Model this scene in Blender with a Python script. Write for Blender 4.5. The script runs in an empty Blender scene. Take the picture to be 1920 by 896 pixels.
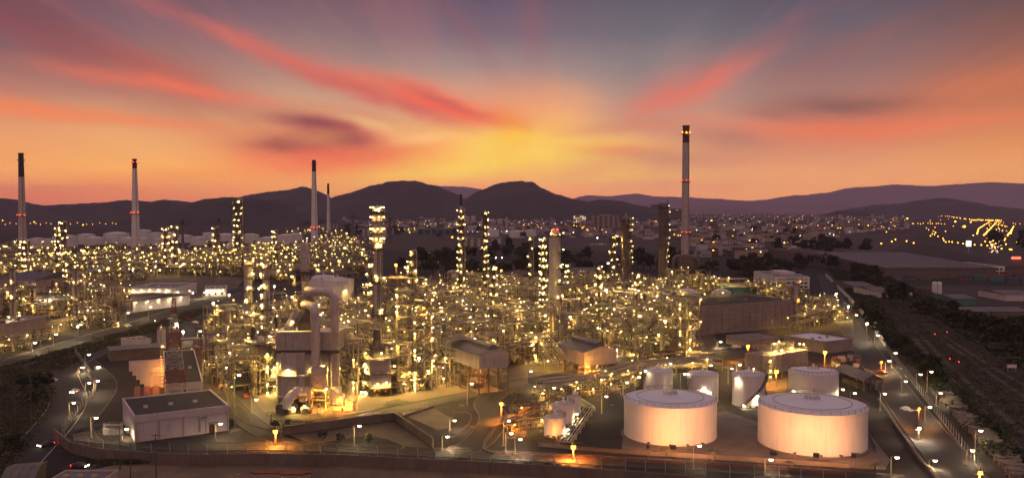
import bpy, math, random
from mathutils import Vector, Matrix
R = math.radians
S = bpy.context.scene
COL = S.collection

# ------------------------------------------------------------------ camera
CAM_H, FPX, PITCH = 70.0, 1633.0, R(2.03)
cam_d = bpy.data.cameras.new('camera')
cam = bpy.data.objects.new('camera', cam_d); COL.objects.link(cam)
cam.location = (0, 0, CAM_H); cam.rotation_euler = (R(90) - PITCH, 0, 0)
cam_d.sensor_width = 36; cam_d.lens = 36 * FPX / 1920
cam_d.clip_start = 1; cam_d.clip_end = 90000
S.camera = cam
S.view_settings.view_transform = 'Standard'; S.view_settings.look = 'None'
S.view_settings.exposure = 0.0; S.view_settings.gamma = 1.0
S.view_settings.use_curve_mapping = False
S.cycles.use_denoising = True
S.cycles.use_light_tree = True
S.cycles.max_bounces = 4; S.cycles.diffuse_bounces = 2; S.cycles.glossy_bounces = 2
S.cycles.transmission_bounces = 2; S.cycles.volume_bounces = 0; S.cycles.transparent_max_bounces = 6
S.cycles.sample_clamp_indirect = 4.0; S.cycles.sample_clamp_direct = 150.0
S.cycles.use_adaptive_sampling = False
S.cycles.pixel_filter_type = 'BLACKMAN_HARRIS'; S.cycles.filter_width = 1.5
S.cycles.caustics_reflective = False; S.cycles.caustics_refractive = False

def s2l(c):
    return tuple(((x/255)/12.92 if x <= 10 else (((x/255)+.055)/1.055)**2.4) for x in c)
def ray(px, py):
    xc, yc = (px - 960)/FPX, -(py - 448)/FPX
    c, s = math.cos(PITCH), math.sin(PITCH)
    return Vector((xc, c + yc*s, -s + yc*c))
def G(px, py, z=0.0):           # photo point -> the place on the level z it looks at
    d = ray(px, py); k = (z - CAM_H)/d.z
    return Vector((d.x*k, d.y*k, z))
def AT(px, py, Y):              # photo point -> the place at distance Y
    d = ray(px, py); k = Y/d.y
    return Vector((d.x*k, Y, CAM_H + d.z*k))
def pixof(p):
    c, s = math.cos(PITCH), math.sin(PITCH)
    y, z = p[1], p[2]-CAM_H
    f = y*c - z*s; u = y*s + z*c
    return (960 + FPX*p[0]/f, 448 - FPX*u/f)

# ------------------------------------------------------------------ world: dusk sky
W = bpy.data.worlds.new('World'); S.world = W; W.use_nodes = True
TOP_SKY_FILL, BACK_SKY_FILL = (.43, .32, .36), (.50, .28, .235)
HAZE = 5.4e-5
def build_world():
    nt = W.node_tree; nt.nodes.clear(); N = nt.nodes.new; L = nt.links.new
    def mth(op, a, b=None, c=None, clamp=False):
        n = N('ShaderNodeMath'); n.operation = op; n.use_clamp = clamp
        for i, v in enumerate((a, b, c)):
            if v is None: continue
            if isinstance(v, (int, float)): n.inputs[i].default_value = v
            else: L(v, n.inputs[i])
        return n.outputs[0]
    tc = N('ShaderNodeTexCoord'); sep = N('ShaderNodeSeparateXYZ'); L(tc.outputs['Generated'], sep.inputs[0])
    x, y, z = sep.outputs
    az = mth('ARCTAN2', x, y)
    el = mth('ARCSINE', z)
    # streaks of high cloud drawn out by the wind towards one far point on the horizon
    zz = mth('ADD', mth('MAXIMUM', z, 0), 0.10)
    cu = mth('DIVIDE', mth('SUBTRACT', x, mth('MULTIPLY', y, 0.02)), zz)
    cv = mth('DIVIDE', y, zz)
    comb = N('ShaderNodeCombineXYZ'); L(mth('MULTIPLY', cu, 1.5), comb.inputs[0]); L(mth('MULTIPLY', cv, 0.11), comb.inputs[1])
    n1 = N('ShaderNodeTexNoise'); L(comb.outputs[0], n1.inputs['Vector']); n1.inputs['Scale'].default_value = 1.1
    n1.inputs['Detail'].default_value = 3.5; n1.inputs['Roughness'].default_value = .5
    cb2 = N('ShaderNodeCombineXYZ'); L(mth('MULTIPLY', cu, 6), cb2.inputs[0]); L(mth('MULTIPLY', cv, 0.55), cb2.inputs[1]); cb2.inputs[2].default_value = 3.3
    n1b = N('ShaderNodeTexNoise'); L(cb2.outputs[0], n1b.inputs['Vector']); n1b.inputs['Scale'].default_value = 1.0; n1b.inputs['Detail'].default_value = 6.0; n1b.inputs['Roughness'].default_value = .62
    streak = mth('ADD', mth('MULTIPLY', n1.outputs['Fac'], .5), mth('MULTIPLY', n1b.outputs['Fac'], .5))
    # slow wobble for the outlines
    p2 = N('ShaderNodeCombineXYZ'); L(az, p2.inputs[0]); L(el, p2.inputs[1])
    n2 = N('ShaderNodeTexNoise'); mp = N('ShaderNodeMapping'); mp.inputs['Scale'].default_value = (5, 15, 1)
    L(p2.outputs[0], mp.inputs[0]); L(mp.outputs[0], n2.inputs['Vector']); n2.inputs['Scale'].default_value = 1.0; n2.inputs['Detail'].default_value = 6; n2.inputs['Roughness'].default_value = .62
    sub = N('ShaderNodeVectorMath'); sub.operation = 'SUBTRACT'; L(n2.outputs['Color'], sub.inputs[0]); sub.inputs[1].default_value = (.5, .5, .5)
    sc = N('ShaderNodeVectorMath'); sc.operation = 'MULTIPLY'; L(sub.outputs[0], sc.inputs[0]); sc.inputs[1].default_value = (.075, .026, 0)
    ad = N('ShaderNodeVectorMath'); ad.operation = 'ADD'; L(p2.outputs[0], ad.inputs[0]); L(sc.outputs[0], ad.inputs[1])
    wob = ad.outputs[0]
    ws = N('ShaderNodeSeparateXYZ'); L(wob, ws.inputs[0])
    def ang(px, py):
        d = ray(px, py); return math.atan2(d.x, d.y), math.asin(d.z/d.length)
    rows = [-900, -400, -120, 0, 60, 130, 200, 260, 320, 360, 388, 420]
    cols = {
      -300: [(52,50,70),(62,56,78),(72,60,84),(80,64,84),(92,72,90),(120,84,92),(168,104,100),(214,136,104),(236,146,92),(230,112,84),(215,105,88),(120,80,90)],
      0:    [(56,54,76),(68,60,84),(80,64,90),(88,68,92),(98,78,98),(130,96,106),(188,122,112),(228,154,110),(250,166,92),(244,134,84),(234,118,88),(120,80,90)],
      300:  [(58,56,80),(74,66,90),(92,72,96),(104,80,100),(120,94,112),(150,112,116),(192,138,122),(232,166,116),(254,176,90),(250,146,84),(240,130,88),(120,80,90)],
      600:  [(58,56,80),(76,68,92),(98,76,98),(112,86,106),(134,106,120),(166,132,132),(208,160,138),(238,172,118),(254,176,88),(255,160,84),(240,140,92),(120,80,90)],
      960:  [(58,56,80),(70,64,92),(90,76,104),(100,84,112),(122,104,126),(162,136,144),(226,166,140),(255,206,116),(255,190,96),(255,160,100),(246,140,98),(120,80,90)],
      1250: [(56,56,80),(66,66,92),(82,80,102),(92,90,110),(108,104,122),(140,126,136),(182,146,140),(224,160,128),(228,150,116),(244,156,104),(240,150,104),(120,80,90)],
      1550: [(54,52,74),(62,60,84),(76,72,96),(86,80,104),(102,92,112),(140,106,114),(172,120,114),(206,132,110),(234,156,110),(252,166,100),(250,154,98),(120,80,90)],
      1920: [(52,50,70),(64,56,76),(80,64,80),(92,70,80),(112,80,84),(146,94,88),(184,112,86),(212,132,86),(240,160,92),(246,158,92),(236,146,92),(120,80,90)],
      2400: [(50,48,68),(58,52,72),(68,56,74),(76,60,76),(88,66,78),(112,78,82),(140,90,84),(164,102,84),(190,118,86),(196,118,84),(186,112,84),(100,72,84)],
    }
    e_lo, e_hi = ang(960, 430)[1], R(70)
    fac = mth('DIVIDE', mth('SUBTRACT', ws.outputs[1], e_lo), e_hi - e_lo)
    fac = mth('POWER', mth('MAXIMUM', fac, 0), 0.5)
    def ramp(cs):
        r = N('ShaderNodeValToRGB'); L(fac, r.inputs[0]); cr = r.color_ramp; cr.interpolation = 'EASE' if 0 else 'LINEAR'
        st = []
        for py, c in zip(rows, cs):
            e = ang(960, py)[1] if py > -900 else R(70)
            st.append((max(0, (e - e_lo)/(e_hi - e_lo))**.5, c))
        st.sort()
        while len(cr.elements) < len(st): cr.elements.new(0.5)
        for k, (p, c) in enumerate(st):
            cr.elements[k].position = p; cr.elements[k].color = s2l(c) + (1,)
        return r.outputs[0]
    def mix(f, a, b):
        m = N('ShaderNodeMix'); m.data_type = 'RGBA'
        if isinstance(f, (int, float)): m.inputs[0].default_value = f
        else: L(f, m.inputs[0])
        for i, v in ((6, a), (7, b)):
            if isinstance(v, tuple): m.inputs[i].default_value = v + (1,)
            else: L(v, m.inputs[i])
        return m.outputs[2]
    ks = sorted(cols); cur = ramp(cols[ks[0]]); azs = [math.atan2(ray(k, 300).x, 1) for k in ks]
    for i in range(1, len(ks)):
        mr = N('ShaderNodeMapRange'); mr.interpolation_type = 'SMOOTHSTEP'; L(ws.outputs[0], mr.inputs['Value'])
        mr.inputs['From Min'].default_value = azs[i-1]; mr.inputs['From Max'].default_value = azs[i]
        cur = mix(mr.outputs[0], cur, ramp(cols[ks[i]]))
    # cloud masses: centre, half-length, half-width (photo units), slope, colour, weight, how much the wind streaks cut it
    feats = [
     (150,95,230,30,26,(160,78,88),.45,.7),(330,160,110,24,18,(206,92,92),.6,.6),(60,40,160,22,22,(122,62,80),.5,.6),
     (300,158,120,7,8,(244,106,96),.7,.4),(200,224,170,7,3,(244,116,90),.6,.5),(40,205,90,9,5,(240,120,88),.5,.4),
     (540,112,180,13,22,(200,98,102),.42,.6),(640,150,170,7,21,(236,104,98),.55,.5),(800,190,110,15,17,(252,98,84),.9,.4),(900,214,90,12,11,(240,82,76),.9,.3),(972,238,34,16,25,(226,78,72),.9,.2),
     (700,175,170,10,20,(186,92,100),.6,.5),(830,190,80,5,18,(176,88,96),.55,.5),
     (1040,225,60,40,0,(254,160,116),.45,.3),(960,190,60,26,0,(246,130,110),.45,.5),(1000,60,22,60,0,(150,84,104),.35,.6),(885,75,60,14,55,(150,84,108),.35,.5),
     (940,300,200,20,-2,(255,204,98),.62,.6),(965,264,56,12,-14,(255,206,84),.75,.6),(1090,290,90,12,4,(255,206,104),.6,.4),(780,300,90,12,-8,(255,206,110),.6,.4),(1040,318,200,9,2,(255,190,96),.55,.6),(960,285,90,30,0,(255,206,110),.4,.2),(880,312,130,10,-6,(255,204,96),.8,.3),(1060,272,110,9,4,(255,196,104),.6,.4),(960,262,26,30,20,(255,178,60),.55,.3),
     (640,300,130,20,-4,(250,100,80),.9,.3),(740,270,60,11,-6,(248,108,84),.8,.4),(560,285,100,14,4,(238,98,84),.7,.4),
     (625,250,84,26,5,(182,66,80),.85,.4),(572,233,46,7,6,(122,56,76),.85,.2),(655,218,50,6,14,(150,74,84),.6,.3),(530,272,46,8,2,(140,56,72),.85,.2),(640,263,36,8,6,(132,54,70),.8,.3),(600,262,40,7,-4,(214,140,100),.4,.2),
     (790,262,50,8,-8,(252,190,140),.6,.5),(690,232,70,8,16,(252,190,150),.5,.5),
     (1270,168,75,24,-20,(228,108,108),.5,.5),(1325,152,80,10,-24,(230,98,102),.55,.4),(1235,190,50,12,-14,(242,104,98),.5,.4),(1210,232,80,6,-6,(240,112,92),.4,.4),(1170,285,70,7,2,(248,112,84),.55,.4),
     (1480,55,130,8,-24,(140,82,98),.2,.5),(1580,95,110,9,-20,(160,90,96),.25,.5),
     (1550,240,170,15,0,(242,110,98),.75,.4),(1740,236,150,6,-3,(236,112,92),.4,.4),(1800,180,220,24,-12,(206,104,84),.5,.5),
     (1590,195,95,12,3,(126,84,88),.85,.3),(1440,214,60,9,4,(152,96,100),.6,.3),(1345,262,70,15,8,(156,100,108),.65,.3),(1240,296,90,9,4,(176,112,112),.6,.3),(1120,312,80,11,-10,(224,138,118),.6,.4),(1180,232,80,12,-8,(176,124,120),.35,.4),
     (900,345,90,12,-14,(250,146,112),.6,.3),(60,360,150,10,2,(238,106,88),.35,.5),(330,330,110,5,-4,(244,136,74),.4,.4),(1210,150,70,34,-10,(132,112,132),.3,.5),
    ]
    for (px, py, a, b, deg, c, w, cut) in feats:
        ca, ce = ang(px, py)
        m = N('ShaderNodeMapping'); m.vector_type = 'TEXTURE'; L(wob, m.inputs[0])
        m.inputs['Location'].default_value = (ca, ce, 0); m.inputs['Rotation'].default_value = (0, 0, R(-deg))
        m.inputs['Scale'].default_value = (a*1.05/FPX, (b*1.05+2.5)/FPX, 1)
        ln = N('ShaderNodeVectorMath'); ln.operation = 'LENGTH'; L(m.outputs[0], ln.inputs[0])
        l2 = mth('MULTIPLY', ln.outputs['Value'], ln.outputs['Value'])
        g = mth('EXPONENT', mth('MULTIPLY', l2, -0.6))
        k = mth('MULTIPLY_ADD', mth('SUBTRACT', streak, .5), cut*6.5, 1.0)
        g = mth('MULTIPLY', mth('MULTIPLY', g, w*.95), k, clamp=True)
        cur = mix(g, cur, s2l((min(255, c[0]+3), min(255, c[1]+(9 if c[0] > 200 else 3)), c[2]-(8 if c[0] > 200 else 2))))
    # thin veils catching pink light between the masses
    vk = N('ShaderNodeMapRange'); vk.interpolation_type = 'SMOOTHSTEP'; L(streak, vk.inputs['Value']); vk.inputs['From Min'].default_value = .50; vk.inputs['From Max'].default_value = .68
    vm = N('ShaderNodeMapRange'); L(el, vm.inputs['Value']); vm.inputs['From Min'].default_value = R(1.5); vm.inputs['From Max'].default_value = R(6)
    cur = mix(mth('MULTIPLY', mth('MULTIPLY', vk.outputs[0], vm.outputs[0]), .13), cur, s2l((214, 116, 112)))
    # overall faint streaking
    k = mth('MULTIPLY_ADD', mth('SUBTRACT', streak, .5), .30, 1.0)
    hsv = N('ShaderNodeHueSaturation'); L(cur, hsv.inputs['Color']); L(k, hsv.inputs['Value'])
    # the low air in front of the sky dims it: the glow beyond is that much stronger
    ex = mth('EXPONENT', mth('MULTIPLY', mth('MINIMUM', mth('DIVIDE', 600, mth('MAXIMUM', z, .004)), 24000), HAZE*.76))
    tn = N('ShaderNodeVectorMath'); tn.operation = 'MULTIPLY'; L(hsv.outputs[0], tn.inputs[0]); tn.inputs[1].default_value = (1.03, 1.05, .86)
    bo = N('ShaderNodeVectorMath'); bo.operation = 'SCALE'; L(tn.outputs[0], bo.inputs[0]); L(ex, bo.inputs['Scale'])
    # high overhead and behind the camera the sky is brightened, an added mauve fill light
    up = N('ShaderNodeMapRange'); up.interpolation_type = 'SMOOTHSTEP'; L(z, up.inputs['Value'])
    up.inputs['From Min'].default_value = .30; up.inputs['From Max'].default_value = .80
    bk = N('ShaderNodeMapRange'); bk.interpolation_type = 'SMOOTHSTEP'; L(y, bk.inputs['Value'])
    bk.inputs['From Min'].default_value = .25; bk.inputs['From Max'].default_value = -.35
    c1 = mix(bk.outputs[0], bo.outputs[0], BACK_SKY_FILL)
    c1 = mix(up.outputs[0], c1, TOP_SKY_FILL)
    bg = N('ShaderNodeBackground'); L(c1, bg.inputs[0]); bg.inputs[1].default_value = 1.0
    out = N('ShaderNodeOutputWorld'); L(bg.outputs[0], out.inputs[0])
build_world()
W.cycles.sampling_method = 'MANUAL'; W.cycles.sample_map_resolution = 512
# ------------------------------------------------------------------ materials
def _mat(name):
    m = bpy.data.materials.new(name); m.use_nodes = True; nt = m.node_tree; nt.nodes.clear()
    return m, nt, nt.nodes.new, nt.links.new
def mat(name, col, rough=.7, metal=0.0, var=.25, scale=.6, bump=.0, bscale=4.0, col2=None, stain=0.0, world=False, bdist=.1):
    m, nt, N, L = _mat(name)
    out = N('ShaderNodeOutputMaterial'); b = N('ShaderNodeBsdfPrincipled'); L(b.outputs[0], out.inputs[0])
    b.inputs['Roughness'].default_value = rough; b.inputs['Metallic'].default_value = metal
    if world:
        g = N('ShaderNodeNewGeometry'); vec = g.outputs['Position']
    else:
        g = N('ShaderNodeTexCoord'); vec = g.outputs['Object']
    n = N('ShaderNodeTexNoise'); L(vec, n.inputs['Vector']); n.inputs['Scale'].default_value = scale
    n.inputs['Detail'].default_value = 6; n.inputs['Roughness'].default_value = .65
    r = N('ShaderNodeValToRGB'); L(n.outputs[0], r.inputs[0]); r.color_ramp.elements[0].position = .3; r.color_ramp.elements[1].position = .72
    c2 = col2 or tuple(min(1, c*(1+var)) for c in col)
    r.color_ramp.elements[0].color = tuple(c*(1-var) for c in col) + (1,)
    r.color_ramp.elements[1].color = tuple(c2) + (1,)
    cur = r.outputs[0]
    if stain:
        mp = N('ShaderNodeMapping'); mp.inputs['Scale'].default_value = (1.2, 1.2, .12); L(vec, mp.inputs[0])
        n2 = N('ShaderNodeTexNoise'); L(mp.outputs[0], n2.inputs['Vector']); n2.inputs['Scale'].default_value = 1.1; n2.inputs['Detail'].default_value = 5
        r2 = N('ShaderNodeValToRGB'); L(n2.outputs[0], r2.inputs[0]); r2.color_ramp.elements[0].position = .52; r2.color_ramp.elements[1].position = .75
        mx = N('ShaderNodeMix'); mx.data_type = 'RGBA'; f = N('ShaderNodeMath'); f.operation = 'MULTIPLY'; L(r2.outputs[0], f.inputs[0]); f.inputs[1].default_value = stain
        L(f.outputs[0], mx.inputs[0]); L(cur, mx.inputs[6]); mx.inputs[7].default_value = (.09, .06, .045, 1); cur = mx.outputs[2]
    L(cur, b.inputs['Base Color'])
    if bump:
        n3 = N('ShaderNodeTexNoise'); L(vec, n3.inputs['Vector']); n3.inputs['Scale'].default_value = bscale; n3.inputs['Detail'].default_value = 4
        bp = N('ShaderNodeBump'); bp.inputs['Strength'].default_value = bump; bp.inputs['Distance'].default_value = bdist
        L(n3.outputs[0], bp.inputs['Height']); L(bp.outputs[0], b.inputs['Normal'])
    return m
def emis(name, col, s):
    m, nt, N, L = _mat(name); out = N('ShaderNodeOutputMaterial'); e = N('ShaderNodeEmission')
    e.inputs[0].default_value = col + (1,); e.inputs[1].default_value = s; L(e.outputs[0], out.inputs[0]); return m
M = dict(
 steel = mat('steel', (.38, .31, .185), .55, .0, .3, .8, stain=.4),
 steel_dark = mat('steel_dark', (.085, .075, .068), .6, 0, .35, 1.0),
 steel_brown = mat('steel_brown', (.16, .11, .085), .65, 0, .35, .8),
 pipe = mat('pipe_cladding', (.44, .39, .30), .38, .35, .22, .7, stain=.3),
 clad = mat('cladding', (.50, .45, .42), .45, .15, .16, .35, stain=.45),
 clad_unit = mat('vessel_cladding', (.31, .26, .20), .5, .1, .2, .4, stain=.45),
 clad_dark = mat('cladding_dark', (0.1500, 0.1237, 0.1050), .6, 0.1, .3, .25, stain=.4),
 grating = mat('grating', (.11, .095, .08), .8, 0, .3, 2.),
 white = mat('white_paint', (.74, .71, .67), .45, 0, .07, .12, stain=.15),
 white_rust = mat('white_rust_paint', (.55, .52, .48), .6, 0, .2, .3, stain=.75),
 roofwhite = mat('white_roof', (.74, .73, .76), .4, 0, .07, .2, stain=.0),
 wall = mat('pale_wall', (.56, .50, .50), .75, 0, .09, .25, stain=.3, bump=.15, bscale=3),
 wall_tan = mat('tan_wall', (.42, .34, .28), .8, 0, .15, .2, stain=.3),
 wall_brown = mat('brown_panel', (.32, .25, .225), .8, 0, .18, .15, stain=.35),
 roof_dark = mat('dark_roof', (0.0234, 0.0208, 0.0221), .8, 0, .35, .15, bump=.2, bscale=1.),
 roof_grey = mat('grey_roof', (0.1485, 0.1350, 0.1452), .55, .0, .15, .12),
 trim = mat('grey_trim', (.34, .31, .31), .7, 0, .1, .5),
 glass = mat('dark_glass', (.02, .022, .028), .12, 0, .2, .5),
 door = mat('dark_door', (.08, .03, .028), .6, 0, .2, 1),
 red = mat('red_paint', (0.2200, 0.0220, 0.0160), .5, 0, .2, .6),
 black = mat('black_paint', (.022, .02, .022), .6, 0, .3, .6),
 concrete = mat('concrete', (0.1620, 0.1283, 0.1047), .9, 0, .3, .12, bump=.3, bscale=1.2, stain=.5),
 yard = mat('yard_concrete', (0.1000, 0.0750, 0.0520), .9, 0, .45, .06, world=True, bump=.2, bscale=.8, bdist=.3),
 yard_dark = mat('yard_dark_earth', (0.0150, 0.0106, 0.0084), .95, 0, .55, .09, world=True, bump=.4, bscale=.7, bdist=.4),
 slab = mat('pale_slab', (0.1488, 0.1192, 0.0944), .9, 0, .35, .12, world=True, bump=.2, bscale=.6),
 asphalt = mat('asphalt', (0.0221, 0.0182, 0.0161), .85, 0, .25, .2, world=True, bump=.15, bscale=3),
 asphalt2 = mat('worn_asphalt', (0.0274, 0.0227, 0.0197), .85, 0, .25, .1, world=True, bump=.15, bscale=3),
 dirt = mat('sandy_dirt', (.17, .115, .07), .95, 0, .4, .07, world=True, bump=.6, bscale=.6, bdist=.4),
 line = mat('road_paint', (.55, .5, .42), .7, 0, .3, 1.5, world=True),
 kerb = mat('kerb_stone', (0.1200, 0.0950, 0.0800), .85, 0, .2, .6, world=True),
 soil = mat('soil', (0.0160, 0.0127, 0.0094), .95, 0, .5, .02, col2=(.03, .021, .015), world=True, bump=.5, bscale=.15, bdist=1.),
 field = mat('dry_field', (0.0473, 0.0315, 0.0267), .95, 0, .35, .006, world=True),
 ballast = mat('rail_ballast', (0.0320, 0.0230, 0.0180), .95, 0, .35, .25, world=True, bump=.5, bscale=2, bdist=.3),
 rail = mat('rail_steel', (0.1000, 0.0750, 0.0600), .6, .2, .2, 1.),
 bark = mat('bark', (.07, .05, .035), .9, 0, .3, 2.),
 leaf = mat('leaf', (0.0240, 0.0336, 0.0112), .75, 0, .5, .5, col2=(.07, .085, .024)),
 leaf2 = mat('leaf_dry', (.05, .052, .018), .8, 0, .5, .5, col2=(.105, .095, .035)),
 hill = mat('forest_hill', (0.0220, 0.0260, 0.0160), .95, 0, .5, .006, col2=(.045, .045, .028), world=True),
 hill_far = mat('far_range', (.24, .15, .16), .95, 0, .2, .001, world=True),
 mast_white = mat('faded_white', (.36, .31, .30), .6, 0, .1, .6),
 sleeper = mat('timber', (0.240, 0.200, 0.152), .85, 0, .4, 1.2),
 green = mat('green_paint', (.07, .20, .16), .6, 0, .2, .2, stain=.3),
 blue = mat('blue_paint', (.05, .10, .20), .55, 0, .2, .3, stain=.3),
 orange_p = mat('rust_paint', (.28, .09, .04), .6, 0, .3, .5, stain=.3),
 tyre = mat('tyre', (.02, .02, .02), .9, 0, .2, 3.),
)
LY = (1.0, .60, .17)
E = dict(
 y = emis('lamp_warm', (1.0, .76, .30), 9.0), y2 = emis('lamp_yellow', (1.0, .64, .12), 7.0), w = emis('lamp_white', (1.0, .82, .52), 12.0),
 dy = emis('burner_warm', (1.0, .62, .15), 3000.0), dw = emis('burner_white', (1.0, .76, .44), 900.0), do = emis('burner_sodium', (1.0, .34, .04), 6000.0),
 o = emis('lamp_sodium', (1.0, .38, .04), 4.5), c = emis('lamp_cool', (.85, .95, 1.0), 30.0), r = emis('lamp_red', (1.0, .05, .02), 9.0),
 g = emis('lamp_green', (.8, 1.0, .25), 4.0), far = emis('far_lamp', (1.0, .62, .18), 6.0), faro = emis('far_sodium', (1.0, .42, .05), 6.5),
 farw = emis('far_white', (.95, .88, .85), 6.0), head = emis('headlight', (1.0, .82, .55), 9.0), tail = emis('tail_light', (1.0, .04, .02), 10.0),
 yf = emis('lamp_warm_far', (1.0, .68, .17), 9.0), dyf = emis('burner_warm_far', (1.0, .62, .15), 260.0),
 fw = emis('flood_white', (1.0, .86, .66), 14.0), fo = emis('flood_sodium', (1.0, .46, .05), 7.0), dfw = emis('flood_burner_white', (1.0, .80, .55), 1800.0), dfo = emis('flood_burner_sodium', (1.0, .33, .04), 3600.0),
 win = emis('lit_window', (1.0, .72, .36), 1.6), sign = emis('sign_face', (.95, .95, 1.0), 1.6),
)

# ------------------------------------------------------------------ mesh builder
def _frame(d):
    d = d.normalized(); a = Vector((0, 0, 1)) if abs(d.z) < .95 else Vector((1, 0, 0))
    u = d.cross(a).normalized(); return u, d.cross(u).normalized()
class MB:
    def __init__(s): s.v = []; s.f = []; s.m = []; s.s = []
    def add(s, vs, fs, mi=0, sm=False):
        b = len(s.v); s.v.extend(vs)
        for f in fs: s.f.append(tuple(i + b for i in f)); s.m.append(mi); s.s.append(sm)
    def box(s, x0, x1, y0, y1, z0, z1, mi=0):
        s.add([(x0,y0,z0),(x1,y0,z0),(x1,y1,z0),(x0,y1,z0),(x0,y0,z1),(x1,y0,z1),(x1,y1,z1),(x0,y1,z1)],
              [(0,3,2,1),(4,5,6,7),(0,1,5,4),(1,2,6,5),(2,3,7,6),(3,0,4,7)], mi); return s
    def cbox(s, c, sz, rz=0.0, mi=0):
        c = Vector(c); ca, sa = math.cos(rz), math.sin(rz); vs = []
        for dz in (-.5, .5):
            for dx, dy in ((-.5,-.5),(.5,-.5),(.5,.5),(-.5,.5)):
                x, y = dx*sz[0], dy*sz[1]; vs.append((c.x + x*ca - y*sa, c.y + x*sa + y*ca, c.z + dz*sz[2]))
        s.add(vs, [(0,3,2,1),(4,5,6,7),(0,1,5,4),(1,2,6,5),(2,3,7,6),(3,0,4,7)], mi); return s
    def bar(s, p, q, w, mi=0, h=None):
        p, q = Vector(p), Vector(q); d = q - p
        if d.length < 1e-4: return s
        u, v = _frame(d); u = u*w/2; v = v*(h or w)/2
        vs = [p-u-v, p+u-v, p+u+v, p-u+v, q-u-v, q+u-v, q+u+v, q-u+v]
        s.add([tuple(a) for a in vs], [(0,3,2,1),(4,5,6,7),(0,1,5,4),(1,2,6,5),(2,3,7,6),(3,0,4,7)], mi); return s
    def tube(s, p, q, r, n=8, mi=0, r2=None, cap=True):
        p, q = Vector(p), Vector(q); d = q - p
        if d.length < 1e-4: return s
        u, v = _frame(d); r2 = r if r2 is None else r2
        A = [tuple(p + (u*math.cos(2*math.pi*i/n) + v*math.sin(2*math.pi*i/n))*r) for i in range(n)]
        B = [tuple(q + (u*math.cos(2*math.pi*i/n) + v*math.sin(2*math.pi*i/n))*r2) for i in range(n)]
        s.add(A + B, [(i, (i+1) % n, n + (i+1) % n, n + i) for i in range(n)], mi, True)
        if cap: s.add(A, [tuple(range(n))[::-1]], mi); s.add(B, [tuple(range(n))], mi)
        return s
    def path(s, pts, r, n=8, mi=0, bend=0.0):
        pts = [Vector(p) for p in pts]
        if bend:
            new = [pts[0]]
            for i in range(1, len(pts)-1):
                a, b, c = pts[i-1], pts[i], pts[i+1]
                t = min(bend, (a-b).length*.49, (c-b).length*.49)
                A = b + (a-b).normalized()*t; C_ = b + (c-b).normalized()*t
                for k in range(6):
                    q = k/5; new.append(A*(1-q)**2 + b*2*q*(1-q) + C_*q*q)
            new.append(pts[-1]); pts = new
        rings = []; u = None
        for i, p in enumerate(pts):
            d = (pts[min(i+1, len(pts)-1)] - pts[max(i-1, 0)]).normalized()
            if u is None: u, v = _frame(d)
            else: u = (u - d*u.dot(d)).normalized(); v = d.cross(u)
            rings.append([tuple(p + (u*math.cos(2*math.pi*k/n) + v*math.sin(2*math.pi*k/n))*r) for k in range(n)])
        vs = [x for rg in rings for x in rg]
        s.add(vs, [(i*n+k, i*n+(k+1) % n, (i+1)*n+(k+1) % n, (i+1)*n+k) for i in range(len(pts)-1) for k in range(n)], mi, True)
        s.add(rings[0], [tuple(range(n))[::-1]], mi); s.add(rings[-1], [tuple(range(n))], mi)
        return s
    def lathe(s, c, prof, n=16, mi=0, sm=True, a0=0.0):
        c = Vector(c)
        for (r0, z0), (r1, z1) in zip(prof, prof[1:]):
            A = [(c.x + r0*math.cos(a0+2*math.pi*i/n), c.y + r0*math.sin(a0+2*math.pi*i/n), c.z + z0) for i in range(n)]
            B = [(c.x + r1*math.cos(a0+2*math.pi*i/n), c.y + r1*math.sin(a0+2*math.pi*i/n), c.z + z1) for i in range(n)]
            s.add(A + B, [(i, (i+1) % n, n + (i+1) % n, n + i) for i in range(n)], mi, sm)
        return s
    def disc(s, c, r, n=16, mi=0, up=True):
        c = Vector(c); vs = [(c.x + r*math.cos(2*math.pi*i/n), c.y + r*math.sin(2*math.pi*i/n), c.z) for i in range(n)]
        s.add(vs, [tuple(range(n)) if up else tuple(range(n))[::-1]], mi); return s
    def prism(s, poly, z0, z1, mi=0, mt=None, z1s=None):
        n = len(poly); ar = sum(poly[i][0]*poly[(i+1) % n][1] - poly[(i+1) % n][0]*poly[i][1] for i in range(n))
        if ar < 0: poly = poly[::-1]; z1s = z1s[::-1] if z1s else None
        lo = [(p[0], p[1], z0) for p in poly]; hi = [(p[0], p[1], z1s[i] if z1s else z1) for i, p in enumerate(poly)]
        s.add(lo + hi, [(i, (i+1) % n, n + (i+1) % n, n + i) for i in range(n)] + [tuple(range(n))[::-1]], mi)
        s.add(hi, [tuple(range(n))], mi if mt is None else mt); return s
    def quad(s, a, b, c, d, mi=0): s.add([tuple(a), tuple(b), tuple(c), tuple(d)], [(0,1,2,3)], mi); return s
    def ring(s, c, r0, r1, z0, z1, n=20, mi=0):   # flat annular deck
        s.lathe(c, [(r0, z0), (r1, z0), (r1, z1), (r0, z1), (r0, z0)], n, mi, False); return s
    def mesh(s, name, mats):
        me = bpy.data.meshes.new(name); me.from_pydata([tuple(v) for v in s.v], [], s.f)
        for m in (mats if isinstance(mats, (list, tuple)) else [mats]): me.materials.append(M.get(m) or E.get(m) if isinstance(m, str) else m)
        me.polygons.foreach_set('material_index', s.m); me.polygons.foreach_set('use_smooth', s.s); me.update(); return me
    def build(s, name, mats, parent=None, loc=None, rz=0.0):
        """mesh data in the parent's own space; verts given in that space"""
        o = bpy.data.objects.new(name, s.mesh(name, mats)); COL.objects.link(o)
        if parent is not None: o.parent = parent
        if loc is not None: o.location = loc
        if rz: o.rotation_euler.z = rz
        return o
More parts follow.
